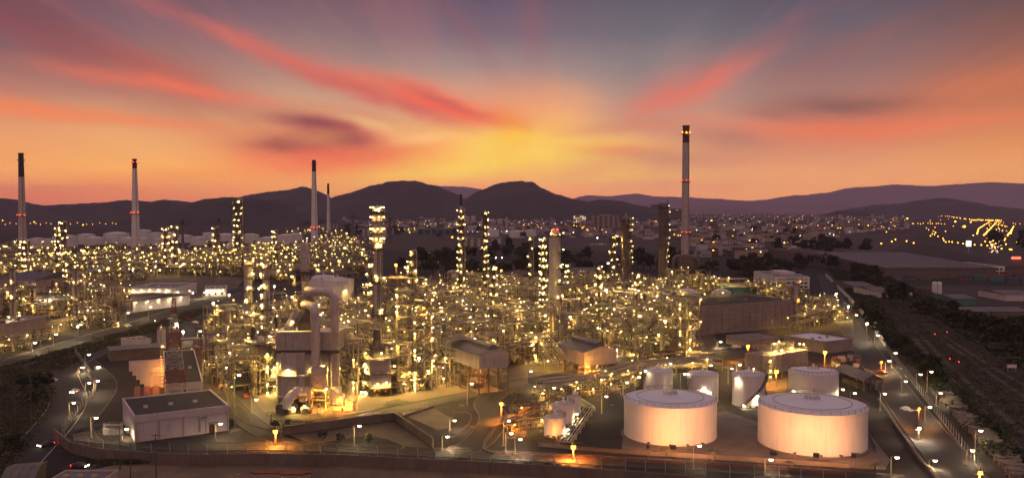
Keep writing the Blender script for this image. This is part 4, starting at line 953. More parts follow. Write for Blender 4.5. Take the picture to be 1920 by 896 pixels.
def ex_a(t, L1, L2, h):
    for x in (L1*.25, L1*.5, L1*.745): part(t, 'pilaster', 'trim', lambda b: b.box(x-.16, x+.16, -.16, -.001, 0, h-1.5))
    for x in (L1*.02, L1*.98): part(t, 'downpipe', 'trim', lambda b: b.tube((x, -.3, 0), (x, -.3, h-1.4), .14, 6))
    part(t, 'door', 'door', lambda b: b.box(L1*.78, L1*.84, -.1, -.001, 0, 2.8))
    part(t, 'canopy', 'trim', lambda b: b.box(L1*.765, L1*.875, -1.3, 0, 3.3, 3.5))
    part(t, 'vent_duct', 'trim', lambda b: b.path([(L1*.68, -.01, 5.4), (L1*.68, -.7, 5.4), (L1*.68, -.7, 1.0)], .22, 6).path([(L1*.665, -.5, 5.6), (L1*.75, -.5, 5.6)], .3, 6))
    part(t, 'door', 'trim', lambda b: b.box(-.1, -.001, L2*.18, L2*.24, 0, 2.4)); part(t, 'air_unit', 'steel_dark', lambda b: b.box(-1.2, -.13, L2*.3, L2*.4, 1, 2.4))
    part(t, 'wall_trim', 'trim', lambda b: [b.bar((L1*(.015+.245*k), -.05, h-1.9), (L1*(.235+.245*k), -.05, h-1.9), .08) for k in range(4)])
bld('pump_hall', 'long white flat-roofed hall with grey pilasters and a dark door, lower left', 'hall', [(252,782),(429,762),(396,732),(233,748)], 7.6, rib=0, extra=ex_a)
def ex_b(t, L1, L2, h):
    part(t, 'garage_door', 'trim', lambda b: b.box(L1*.1, L1*.42, -.1, -.001, 0, h-2)); part(t, 'garage_door', 'trim', lambda b: b.box(L1*.6, L1*.94, -.1, -.001, 0, h-2))
    part(t, 'wall_vent', 'steel_dark', lambda b: b.box(L1*.48, L1*.55, -.6, -.001, h-3, h-1.9))
    for k in range(10): link(lampn('o', .22), 'lamp', t, (-1.0, L2*(.06+.095*k), h-.9))
    for k in range(5):
        part(t, 'fire_wall', 'wall', lambda b: b.box(-7.5-1.6*k, -.13, L2*(.38+.13*k), L2*(.38+.13*k)+.5, 0, h*.72))
bld('switch_house', 'dark-roofed white switch house with a row of amber wall lamps', 'switch house', [(310,722),(380,717),(322,659),(262,662)], 6.4, extra=ex_b)
def transformers():
    t0 = [o for o in COL.objects if o.name.startswith('switch_house')][0]; S.view_layers[0].update(); mw = t0.matrix_world
    k = 0
    for j in range(5):
        for i in range(3):
            p = mw @ Vector((-3.2-i*3.2, 3+j*4.4, 0)); t = thing('transformer', '', 'transformer', (p.x, p.y, 0), t0.rotation_euler.z, 'transformers beside the switch house'); later_label(t, 'rusty finned transformer')
            b = MB(); b.box(-1.0, 1.0, -1.1, 1.1, .3, 2.3); b.box(-1.2, 1.2, -1.3, 1.3, 0, .3); b.build('tank', 'orange_p', t)
            b = MB(); [b.box(-1.5, -1.0, -1+q*.35, -.9+q*.35, .5, 2.1) for q in range(6)]; [b.box(1.0, 1.5, -1+q*.35, -.9+q*.35, .5, 2.1) for q in range(6)]; b.build('radiator', 'steel_brown', t)
            b = MB(); [b.lathe((q*.6, 0, 2.3), [(.14, 0), (.2, .3), (.08, .6), (.05, 1.0), (.01, 1.0)], 6) for q in (-1, 0, 1)]; b.build('bushings', 'trim', t)
transformers()
bld('long_shed', 'low open shed with a pale sheet roof behind the switch house', 'shed', [(207,657),(300,650),(292,643),(202,650)], 5, wall='clad_dark', roof='roof_grey', rise=.8, ovh=.5, band=False)
bld('substation', 'small pale building by a round grey silo, behind the long shed', 'building', [(245,640),(283,636),(283,630),(248,632)], 4, roof='roof_grey')
tank('slim grey silo with a lamp at its foot, beside the red and white mast', 296, 310, 654, 618, m='clad', cone=.1, rails=True, lamps=((-60, 1.5, 'y', .4), (200, 14, 'y', .3)))

def ex_hall(t, L1, L2, h):
    for r_ in range(5):
        z = h*(.12+.17*r_)
        for i in range(int(L1/5.2)): part(t, 'wall_vent', 'steel_dark', lambda b: b.box(2+i*5.2, 2.5+i*5.2, -.12, -.001, z, z+1.0))
    part(t, 'raking_pipes', 'steel', lambda b: [b.bar((5+i*6.5, -.3, h*.62), (9+i*6.5, -3.5, 0), .16) for i in range(int(L1/6.5)-1)])
    part(t, 'corner_fin', 'trim', lambda b: b.box(-.2, .3, -.2, .3, 0, h+.5))
    part(t, 'roof_posts', 'trim', lambda b: [b.box(x*4.0, x*4.0+.2, L2-.4, L2-.2, h, h+1.8) for x in range(int(L1/4))])
    add_lamps(t, [(L1*.3, L2*.9, h+2.4), (L1*.55, L2+1, h+2), (L1*.75, L2+1, h+2)], 'y', .45)
bld('long_hall', 'very long brown panelled hall with a dark flat roof, right of the works', 'hall', [(1308,576),(1487,563),(1440,551),(1262,560)], 15.5, wall='wall_brown', roof='roof_dark', band=False, rib=3, extra=ex_hall)
bld('roofed_store', 'wide low building under a glowing pale roof, right', 'warehouse', [(1547,642),(1598,636),(1530,624),(1462,630)], 5.5, wall='wall_brown', roof='roofwhite', band=False)
bld('low_annex', 'low brown annex with a dull flat roof left of the pale-roofed warehouse', 'annex', [(1400,638),(1462,634),(1545,624),(1440,618)], 4, wall='wall_brown', roof='roof_grey', band=False, parapet=.3)
def ex_off(t, L1, L2, h):
    for fl in (1.0, 4.4, 7.8):
        if fl+2 > h: continue
        for i in range(7): window(t, L1*(.06+.13*i), L1*(.06+.13*i)+L1*.10, fl, fl+1.6)
    part(t, 'penthouse', 'wall', lambda b: b.box(L1*.35, L1*.8, L2*.3, L2*.7, h, h+3)); 
    part(t, 'roof_sign', 'trim', lambda b: b.box(L1*.3, L1*.62, -.2, -.13, h-1.25, h-.4))
bld('office_block', 'white three-storey office with a stepped roof, right of the works behind trees', 'office', [(1455,520),(1518,520),(1512,508),(1425,510)], 10, wall='white', roof='roof_grey', extra=ex_off)
bld('office_wing', 'lower white wing joined to the left of the stepped office', 'office wing', [(1416,520),(1452,522),(1468,513),(1428,511)], 7, wall='white', roof='roof_grey')
bld('green_shed', 'low pale green shed behind the long brown hall', 'shed', [(1372,538),(1470,536),(1470,528),(1385,528)], 5, wall='green', roof='roof_grey', rise=1.5)
# left side halls
def ex_lit(t, L1, L2, h):
    for i in range(5): link(lampn('w', .4), 'lamp', t, (L1*(.12+.18*i), -1.2, h-.9))
    for i in range(3): window(t, L1*(.15+.3*i), L1*(.25+.3*i), 1.2, 3)
def ex_litr(t, L1, L2, h):
    for i in range(5): link(lampn('w', .36), 'lamp', t, (L1+1.2, L2*(.12+.18*i), h-1.0))
    part(t, 'door', 'door', lambda b: b.box(L1*.5, L1*.62, -.1, -.001, 0, 3)); part(t, 'loading_bay', 'steel_dark', lambda b: b.box(L1*.08, L1*.34, -.1, -.001, 1.5, 4.5)); link(lampn('w', .3), 'lamp', t, (L1*.57, -1, 3.9))
bld('lamp_lit_hall', 'white low-pitched hall with its right end wall flooded by lamps, left', 'hall', [(172,562),(238,566),(285,548),(222,545)], 7.5, wall='white', roof='roof_grey', rise=1.2, ovh=.6, extra=ex_litr)
bld('back_hall', 'long white hall with a flat grey roof behind the lamp-lit hall', 'hall', [(240,541),(327,541),(350,531),(262,531)], 8, wall='white', roof='roof_grey', extra=ex_lit)
bld('small_lit_house', 'small cream building lit by lamps, right of the long white hall', 'building', [(384,542),(424,541),(428,536),(392,536)], 6, wall='white', roof='roof_grey', extra=ex_lit)
bld('workshop', 'bright lamp-lit workshop with a pale roof, left beside the round stacks', 'workshop', [(62,560),(112,560),(124,550),(78,548)], 7, wall='white', roof='roof_grey', extra=ex_lit)
bld('gable_shed', 'tan gabled shed with blank walls, behind the left round stack', 'shed', [(-5,524),(62,526),(82,514),(20,514)], 11, wall='wall_tan', roof='roof_grey', rise=5, ovh=.3)
def ex_beam(t, L1, L2, h):
    part(t, 'open_bays', 'steel_dark', lambda b: [b.box(2+i*6, 6.5+i*6, -.1, -.001, .3, h*.42) for i in range(int(L1/6)-1)])
    part(t, 'roof_parapet_block', 'concrete', lambda b: [b.box(L1*(.1+.2*i), L1*(.1+.2*i)+2.5, L2*.3, L2*.6, h, h+1.4) for i in range(4)])
    add_lamps(t, [(L1*(.05+.13*i), -1.0, h*.40) for i in range(7)], 'y', .38); add_lamps(t, [(L1*(.1+.14*i), L2*.5, h+2.2) for i in range(6)], 'w', .38)
bld('cooling_block', 'long tan concrete block over open lamplit bays, left edge', 'concrete block', [(-60,622),(88,594),(84,586),(-70,612)], 12, wall='wall_tan', roof='roof_grey', extra=ex_beam, band=False)
bld('brown_gable_barn', 'tan gabled barn beside dark trees, beyond the middle of the works', 'barn', [(938,512),(962,519),(992,504),(962,500)], 6, wall='wall_tan', roof='clad_dark', rise=3, ovh=.4)
bld('low_warehouse', 'long low warehouse with a dull roof behind the beacon column', 'warehouse', [(1075,508),(1130,508),(1125,502),(1070,502)], 8, wall='wall_tan', roof='clad_dark', rise=2)
bld('cabin', 'small white cabin at the edge of the dirt yard', 'cabin', [(842,512),(866,512),(868,507),(846,507)], 7, wall='white', roof='roof_grey')
bld('white_hut', 'white flat hut behind the pipe racks, left of the beacon column', 'hut', [(965,526),(990,527),(990,521),(966,521)], 6, wall='white', roof='roof_grey')

# cooling tower with three fan cylinders
def cooling():
    h = 10.0; a, c = G(1441, 668, h), G(1513, 655, h); ex = c-a; L1 = ex.length; rz = math.atan2(ex.y, ex.x)
    t = thing('cooling_tower', 'boxy cooling tower with three lit fan drums on its roof', 'cooling tower', (a.x, a.y, 0), rz); LANDMARKS.append(('the boxy cooling tower', a.x+8, a.y))
    L2 = 11; b = MB(); b.box(0, L1, 0, L2, 2.6, h); n = 6
    for i in range(n+1): x = L1*i/n; b.box(x-.2, x+.2, -.3, 0, 0, h)
    for j in range(4): y = L2*j/3; b.box(-.3, 0, y-.2, y+.2, 0, h); b.box(L1, L1+.3, y-.2, y+.2, 0, h)
    b.build('casing', 'wall_tan', t)
    part(t, 'louvres', 'steel_brown', lambda b: [b.box(.3, L1-.3, -.12+.0, .05, .4+k*.5, .6+k*.5) for k in range(4)])
    part(t, 'basin', 'concrete', lambda b: b.box(-1, L1+1, -1, L2+1, 0, .35))
    for i in range(3):
        x = L1*(.2+.3*i); b = MB(); b.lathe((x, L2/2, 0), [(3.0, h), (2.5, h+1.2), (2.6, h+3.2), (2.4, h+3.2), (2.3, h+1.2), (.01, h+1.0)], 20); b.build('fan_drum', 'pipe', t)
    b = MB(); railing(b, [(0,0,h),(L1,0,h),(L1,L2,h),(0,L2,h)], 1.1, .08, 0, True); b.build('railing', 'steel_dark', t)
    b = MB()
    for k in range(5): b.bar((-2.2 if k % 2 else -.6, -1.2, k*2), (-.6 if k % 2 else -2.2, -1.2, k*2+2), .5, 0, .15); b.box(-2.6, -.4, -1.8, -.4, k*2-.1, k*2)
    [b.bar((x, y, 0), (x, y, h), .16) for x in (-2.6, -.4) for y in (-1.8, -.4)]; b.build('stair', 'steel', t)
    add_lamps(t, [(-1.4, -2, 2.2), (-1.4, -2, 4.6), (-1.4, -2, 8.8), (-2.8, 3, 3)], 'y', .36); add_lamps(t, [(L1*.15, 0, h+1.6), (L1*.36, .6, h+1.4), (L1*.5, L2*.4, h+4.2), (L1*.62, .6, h+1.6), (L1*.8, 0, h+3), (L1*.97, 1, h+2.2), (L1*.3, 3, h+4)], 'y', .42)
cooling()
# pitched open shed on the right
def open_shed():
    h = 4.5; a = G(1655, 711, h); c = G(1620, 713, h); d = G(1594, 687, h); ex = a-c; L1 = 12.; rz = math.atan2(ex.y, ex.x)
    t = thing('open_shed', 'open shed with a grey pitched roof lit orange on its right slope', 'shed', (c.x, c.y, 0), R(6)); LANDMARKS.append(('the open pitched shed', c.x, c.y)); L2 = 24
    L1 = AT(1657, 700, c.y).x - c.x
    for (x0, x1) in ((-.6, L1/2), (L1+.6, L1/2)):
        b = MB(); za, zb = h, h+2.3
        P = [(x0, -.5, za), (x1, -.5, zb), (x1, L2, zb), (x0, L2, za)]; Q = [(x, y, z-.15) for x, y, z in P]; b.add(P+Q, [(0,1,2,3), (7,6,5,4), (0,4,5,1), (2,6,7,3), (0,3,7,4)], 0)
        for i in range(12): y = L2*i/11; b.bar((x0, y-.2, za+.03), (x1, y-.2, zb+.03), .1)
        b.build('roof_slope', 'roof_grey', t)
    for x in (0, L1):
        for k in range(5): b = MB(); b.bar((x, L2*k/4.3, 0), (x, L2*k/4.3, h), .3); b.build('post', 'steel_brown', t)
    part(t, 'gable_panel', 'clad_dark', lambda b: b.add([(0, 0, h-.1), (L1, 0, h-.1), (L1/2, 0, h+2.1)], [(0, 1, 2)], 0))
    part(t, 'stored_racks', 'steel_dark', lambda b: [b.box(1+k*2.2, 2.6+k*2.2, 2, L2-4, .2, 2.2) for k in range(int(L1/2.3))])
    part(t, 'back_wall', 'clad_dark', lambda b: b.box(0, L1, L2-1, L2-.9, 0, h))
open_shed()
# the walled basin
def basin():
    A, B, C_, D_ = G(530, 815), G(740, 788), G(812, 838), G(742, 772)
    def wall(name, label, p, q, h=2.6, w=.45, z=0, m='concrete'):
        d = (q-p); L = d.length; t = thing(name, label, 'wall', p, math.atan2(d.y, d.x)); b = MB(); b.box(0, L, -w/2, w/2, z, h); b.box(-.05, L+.05, -w/2-.12, w/2+.12, h, h+.18)
        [b.box(3*i, 3*i+.3, -w/2-.14, -w/2, 0, h) for i in range(int(L/3))]; b.build('wall_panel', m, t)
        if name == 'basin_wall': b = MB(); railing(b, [(0, 0, h+.18), (L, 0, h+.18)], 1.1, .06, 0, False, 2.4); b.build('railing', 'steel_brown', t)
    wall('basin_wall', 'stained concrete wall along the back of the sunken basin', A, B)
    wall('basin_wall', 'slanting concrete wall dividing the sunken basin from the pale slab', B, C_)
    wall('basin_wall', 'low concrete wall behind the pale slab beside the road', B + Vector((.8, .8, 0)), G(812, 765), .9)
    gsheet('basin_floor', [(532,817),(738,790),(806,836),(780,842),(600,834)], .03, 'yard')
basin()

# lattice mast, red and white
def mast():
    c = G(328, 722, 6.6); t = thing('lattice_mast', 'red and white lattice mast standing up from the dark-roofed switch house', 'mast', (c.x, c.y, 6.5), R(20)); LANDMARKS.append(('the red and white mast', c.x, c.y))
    H = z_at(560, c) - 6.5; n = 11; w = lambda z: 3.3*(1-z/H)**1.1 + .45
    for seg in range(5):
        b = MB(); z_a, z_b = H*[0, .19, .42, .62, .82][seg], H*[.19, .42, .62, .82, 1][seg]; k = [3, 3, 3, 3, 4][seg]
        for i in range(k):
            za, zb = z_a+(z_b-z_a)*i/k, z_a+(z_b-z_a)*(i+1)/k; wa, wb = w(za), w(zb)
            cs = ((-1,-1),(1,-1),(1,1),(-1,1))
            for j in range(4):
                p, q = cs[j], cs[(j+1) % 4]
                b.bar((p[0]*wa, p[1]*wa, za), (p[0]*wb, p[1]*wb, zb), .22); b.bar((p[0]*wa, p[1]*wa, za), (q[0]*wb, q[1]*wb, zb), .12); b.bar((q[0]*wa, q[1]*wa, za), (p[0]*wb, p[1]*wb, zb), .12); b.bar((p[0]*wb, p[1]*wb, zb), (q[0]*wb, q[1]*wb, zb), .2)
        b.build('lattice_section', 'red' if seg % 2 == 0 else 'mast_white', t)
    b = MB(); b.bar((0,0,H), (0,0,H+3), .15); [b.lathe((0,0,H*.9), [(.01, 0), (.8, .3), (.8, .5), (.01, .5)], 8)]; b.build('antenna', 'white', t)
    link(lampn('w', .5), 'lamp', t, (.8, -1.5, H*.72))
mast()

# perimeter walls and fences
def fence(name, label, px, h=2.4, wall_h=1.2, post=3.2, m='concrete'):
    pts = smooth([G(*p) for p in px], 1); o = pts[0]; t = thing(name, label, 'fence' if 'fence' in name else 'wall', o)
    L_ = [p - o for p in pts]
    if wall_h: b = MB(); ribbon(b, L_, -.15, .15, 0, 0, wall_h); b.build('wall_panel', m, t)
    ps = MB(); wr = MB(); cnt = 0
    for a, c in zip(L_, L_[1:]):
        n = max(1, int((c-a).length/post))
        for z in (wall_h+.3, (wall_h+h)/2+.1, h): wr.bar(a + Vector((0,0,z)), c + Vector((0,0,z)), .03)
        for i in range(n):
            q = a.lerp(c, i/n); cnt += 1
            if cnt <= 95: p = MB(); p.bar((0,0,0), (0,0,h), .14); p.bar((0,0,h), (-.25,-.3,h+.5), .12); link(p.mesh('post', 'trim'), 'post', t, q)
            else: ps.bar(q, q + Vector((0,0,h)), .17); ps.bar(q + Vector((0,0,h)), q + Vector((-.25,-.3,h+.5)), .12)
    wr.build('wires', 'steel_dark', t)
    if ps.f: ps.build('posts', 'trim', t)['kind'] = 'stuff'
fence('perimeter_fence', 'concrete kerb wall with leaning fence posts along the near edge of the works', [(112,820),(150,842),(330,856),(560,852),(860,866),(1100,879),(1400,896),(1650,915)], 3.0, 0, 5)
def pwall(name, label, px, h, w=.5, m='concrete'):
    pts = smooth([G(*p) for p in px], 1); o = pts[0]; b = MB(); ribbon(b, [p-o for p in pts], -w/2, w/2, 0, 0, h)
    for p, q in zip(pts, pts[1:]):
        n = int((q-p).length/6); d = (q-p).normalized(); nn = Vector((-d.y, d.x, 0))
        for i in range(n): r_ = p.lerp(q, i/n) - o; b.cbox((r_.x, r_.y, h/2), (.35, w+.2, h+.1), math.atan2(d.y, d.x))
    ob = b.build(name, m, None, o); tag(ob, label, 'wall')
pwall('boundary_wall', 'long grey concrete boundary wall along the sandy lane at the bottom', [(100,822),(145,858),(330,873),(560,870),(860,884),(1100,899),(1300,915)], 3.2)
pwall('boundary_wall', 'pale concrete boundary wall running away beside the dark trees on the right', [(1548,518),(1610,580),(1660,650)], 3.0, .4, 'wall')
fence('chain_fence', 'wire fence with pale posts between the right road and the stacked sleepers', [(1662,655),(1720,730),(1790,820),(1850,900)], 2.6, .3, 4)
fence('chain_fence', 'wire fence along the curving inner road at lower left', [(112,820),(150,770),(186,728),(168,700),(140,660)], 2.6, .5, 4)
pwall('drain_wall', 'low kerb wall of the red-piped drain left of the right road', [(1648,750),(1700,830),(1760,905)], .9, .8, 'kerb')
pwall('bund_wall', 'low orange-lit bund wall in front of the two big tanks', [(1010,836),(1165,850),(1400,862),(1590,877)], 1.1, .35, 'concrete')
pwall('bund_wall', 'low bund wall slanting past the right of the largest tank', [(1590,877),(1660,868),(1605,780)], 1.1, .35, 'concrete')
pwall('kerb_wall', 'low curved kerb wall left of the pipe yard', [(935,795),(900,842),(925,852)], .8, .8, 'kerb')
b = MB()
for z, off in ((.5, 0), (.9, .5)): b.path([(p.x, p.y+off, z*.5) for p in [G(920,851), G(1100,862), G(1400,877), G(1600,893)]], .07, 6)
o = b.build('red_fire_main', 'red'); tag(o, 'thin red fire-water pipe along the bund in front of the big tanks', 'pipe')
# ------------------------------------------------------------------ process units: steel, decks, pipework, vessels, lamps
def unit_proto(seed, w=24.0, h=24.0, nlamp=24, lr=.34, far=False, e='y', dens=1.0):
    if far: e = 'yf'
    rnd = random.Random(seed); bay = 8.0 if not far else 12.0; n = int(round(w/bay)); lv = 4.6 if not far else 7.0
    hm = [[max(1, int(h/lv*rnd.choice((.15, .3, .45, .6, .8, 1.0)))) if rnd.random() < .92 else 0 for j in range(n)] for i in range(n)]
    hm[rnd.randrange(n)][rnd.randrange(n)] = int(h/lv)
    X = lambda i: -w/2 + bay*i
    fr = MB(); dk = MB(); rl = MB(); pp = MB(); pd = MB(); st = MB()
    cw = .36 if not far else .6; bw = .26 if not far else .5
    def H(i, j): return max([hm[a][b] for a in (i-1, i) for b in (j-1, j) if 0 <= a < n and 0 <= b < n] + [0])
    for i in range(n+1):
        for j in range(n+1):
            k = H(i, j)
            if k: fr.bar((X(i), X(j), 0), (X(i), X(j), k*lv), cw)
    spots = []
    for i in range(n):
        for j in range(n):
            for k in range(1, hm[i][j]+1):
                z = k*lv; x0, x1, y0, y1 = X(i), X(i+1), X(j), X(j+1)
                fr.bar((x0, y0, z), (x1, y0, z), bw); fr.bar((x0, y0, z), (x0, y1, z), bw); fr.bar((x1, y0, z), (x1, y1, z), bw); fr.bar((x0, y1, z), (x1, y1, z), bw)
                spots += [(x0+rnd.uniform(0, bay), y0-.5, z-1.2-rnd.random()), (x0-.5, y0+rnd.uniform(0, bay), z-1.2-rnd.random())]
                if k == hm[i][j]: spots += [(x0+.4, y0+.4, z+2.4), (x1-.4, y0+.3, z+2.2)]
                if rnd.random() < .5:
                    if rnd.random() < .5: fr.bar((x0, y0, z-lv), (x1, y0, z), bw*.7)
                    else: fr.bar((x0, y0, z-lv), (x0, y1, z), bw*.7)
                if rnd.random() < .55:
                    dk.box(x0+.15, x1-.15, y0+.15, y1-.15, z+.13, z+.22)
                    if not far:
                        rl.bar((x0, y0, z+1.2), (x1, y0, z+1.2), .09); rl.bar((x0, y0, z+.7), (x1, y0, z+.7), .07); rl.bar((x0, y0, z+1.2), (x0, y1, z+1.2), .09)
                        for q in range(4): rl.bar((x0+q*2, y0, z+.1), (x0+q*2, y0, z+1.2), .07)
                if not far and rnd.random() < .22:
                    s_ = 1 if rnd.random() < .5 else -1; st.bar((x0+1 if s_ > 0 else x1-1, y0-.6, z-lv), (x1-1 if s_ > 0 else x0+1, y0-.6, z), .9, 0, .22); st.bar((x0+1 if s_ > 0 else x1-1, y0-1.05, z-lv+1.1), (x1-1 if s_ > 0 else x0+1, y0-1.05, z+1.1), .08)
    # pipes: bundles along both ways, droppers
    nb = int((10 if not far else 7)*dens)
    for _ in range(nb):
        z = rnd.randint(1, max(1, int(h/lv*.8)))*lv - rnd.uniform(.4, 3); y = rnd.uniform(-w/2, w/2); r = rnd.choice((.12, .16, .2, .28, .4)) * (1 if not far else 1.6); along = rnd.random() < .5
        for q in range(rnd.randint(1, 4)):
            yy = y + q*r*2.6; a, b_ = -w/2 - rnd.uniform(0, 2), w/2 + rnd.uniform(0, 2)
            if rnd.random() < .5: b_ = rnd.uniform(-2, w/2)
            drop = max(.5, z - rnd.uniform(2, 9))
            pts = [(a, yy, drop), (a, yy, z), (b_, yy, z), (b_, yy, max(.3, z-rnd.uniform(1, 8)))] if rnd.random() < .7 else [(a, yy, z), (b_, yy, z)]
            if not along: pts = [(p[1], p[0], p[2]) for p in pts]
            (pp if rnd.random() < .7 else pd).path(pts, r, 6, 0, r*3 if not far else 0)
    for _ in range(int((16 if not far else 6)*dens)):
        x, y = rnd.uniform(-w/2, w/2), rnd.uniform(-w/2, w/2); z0 = rnd.uniform(0, h*.3); r = rnd.choice((.12, .18, .25, .4)) * (1 if not far else 1.5); (pp if rnd.random() < .7 else pd).tube((x, y, z0), (x, y, z0+rnd.uniform(4, h*.7)), r, 6)
    parts = [('steel_frame', fr.mesh('steel_frame', 'steel' if seed % 3 else 'steel_brown'), (0,0,0), 0, [])]
    subs = [('handrail', rl.mesh('handrail', 'steel_brown'), (0,0,0), 0)] if rl.f else []
    if dk.f: parts.append(('deck', dk.mesh('deck', 'grating'), (0,0,0), 0, subs))
    parts.append(('pipework', pp.mesh('pipework', 'pipe'), (0,0,0), 0, []))
    if pd.f: parts.append(('bare_pipework', pd.mesh('bare_pipework', 'steel_brown'), (0,0,0), 0, []))
    if st.f: parts.append(('stair', st.mesh('stair', 'steel_dark'), (0,0,0), 0, []))
    for _ in range(rnd.randint(6, 10)):
        b = MB(); kind = rnd.random(); x, y = rnd.uniform(-w*.4, w*.4), rnd.uniform(-w*.4, w*.4); mm = rnd.choice(('clad_unit', 'pipe', 'clad_unit', 'clad_unit', 'clad_dark'))
        if kind < .5:
            r = rnd.uniform(.8, 2.1); hh = rnd.uniform(6, h*1.05); b.lathe((x, y, 0), [(r*1.15, 0), (r, 1), (r, hh*.4), (r*1.05, hh*.4), (r*1.05, hh*.42), (r, hh*.42), (r, hh), (r*.7, hh+r*.5), (.01, hh+r*.7)], 14)
            b.ring((x, y, 0), r, r+.9, hh*.75, hh*.75+.15, 14); nm = 'vessel'; spots += [(x-r-.6, y-r-.4, hh*.8), (x+r+.5, y-r-.3, hh*.6)]
        elif kind < .85:
            r = rnd.uniform(.7, 1.5); L_ = rnd.uniform(4, 9); z = rnd.choice((1.8, lv+1.6, lv*2+1.6)); b.tube((x-L_/2, y, z), (x+L_/2, y, z), r, 14); b.tube((x-L_/2-.5, y, z), (x-L_/2, y, z), r*.6, 12, 0, r); b.tube((x+L_/2, y, z), (x+L_/2+.5, y, z), r, 12, 0, r*.6); nm = 'drum'
            for s_ in (-1, 1): b.cbox((x+s_*L_*.3, y, z-r*.9), (.5, r*1.6, 1.2))
        else:
            r = 1.9; z = hm[n//2][n//2]*lv+.3; nm = 'air_cooler'
            for q in range(3): b.lathe((-w*.3+q*4.4, 0, z), [(r, 0), (r*.85, .6), (r*.85, 1.3), (r*.7, 1.3), (.01, .7)], 14)
            b.box(-w*.3-2.2, -w*.3+11, -2.4, 2.4, z-.6, z)
        parts.append((nm, b.mesh(nm, mm), (0,0,0), 0, []))
    rnd.shuffle(spots)
    while len(spots) < nlamp: spots.append((rnd.uniform(-w/2, w/2), rnd.uniform(-w/2, 0), rnd.uniform(2, h*.7)))
    spots.sort(key=lambda s_: s_[2]*.0 + rnd.random())
    for s_ in spots[:nlamp]:
        ee = ('w' if rnd.random() < .8 else 'g') if rnd.random() < (.16 if not far else .10) else ('o' if rnd.random() < .015 else ('y2' if rnd.random() < .3 and not far else e)); rr = lr*rnd.choice((.35, .45, .6, .7, .85, 1.0, 1.2, 1.6))*.95; 
        parts.append(('lamp', lampm(ee, rr), s_, 0, []))
    return parts
LO = [unit_proto(100+i, 24, 13, 12, .42, dens=1.9) for i in range(5)]
MI = [unit_proto(200+i, 24, 21, 16, .42, dens=2.2) for i in range(6)]
HI = [unit_proto(300+i, 24, 30, 21, .42, dens=2.4) for i in range(4)]
FA = [unit_proto(400+i, 48, 26, 27, .62, far=True) for i in range(6)]
FL = [unit_proto(450+i, 48, 15, 19, .62, far=True) for i in range(3)]
def inpoly(p, poly):
    x, y = p; r = False; n = len(poly)
    for i in range(n):
        (x0, y0), (x1, y1) = poly[i], poly[(i+1) % n]
        if (y0 > y) != (y1 > y) and x < (x1-x0)*(y-y0)/(y1-y0)+x0: r = not r
    return r
CORE = [(480,742),(432,735),(420,648),(478,600),(540,600),(590,598),(670,590),(690,556),(870,545),(1000,545),(1140,552),(1255,552),(1262,575),(1285,640),(1270,662),(1170,672),(1100,668),(1035,672),(960,690),(850,716),(745,742),(690,752)]
def occupied(c, rad):
    for t in list(COL.objects):
        if t.parent is None and t.get('category') in ('furnace', 'heater', 'shed', 'storage tank', 'hall', 'cooling tower', 'chimney'):
            if (t.location - c).length < rad.get(t['category'], 0): return True
    return False
RAD = {'furnace': 27, 'heater': 17, 'shed': 27, 'storage tank': 15, 'hall': 20, 'cooling tower': 22, 'chimney': 0}
ug = random.Random(5); NU = 0
u_, v_ = Vector((math.cos(GA), math.sin(GA), 0)), Vector((-math.sin(GA), math.cos(GA), 0)); O_ = G(478, 772)
for i in range(-3, 18):
    for j in range(-2, 22):
        c = O_ + u_*(25.5*i+12) + v_*(25.5*j+12); pr = pixof(c)
        if not inpoly(pr, CORE) or occupied(c, RAD): continue
        px, py = pr; big = ug.random()
        if py > 640: src = ug.choice(HI if big < .3 and 720 < px < 900 else MI)
        elif py > 590: src = ug.choice(MI if big < .6 else LO)
        else: src = ug.choice(LO if big < .65 else MI)
        if px > 950 and py > 630: src = ug.choice(LO+MI[:2])
        t = copy_thing(src, 'process_unit', '', 'process unit', c, GA + R(90)*ug.randrange(4), 'process units of the lamplit works'); later_label(t, ug.choice(['steel process unit', 'pipe-filled process frame'])); NU += 1
print('core units', NU)
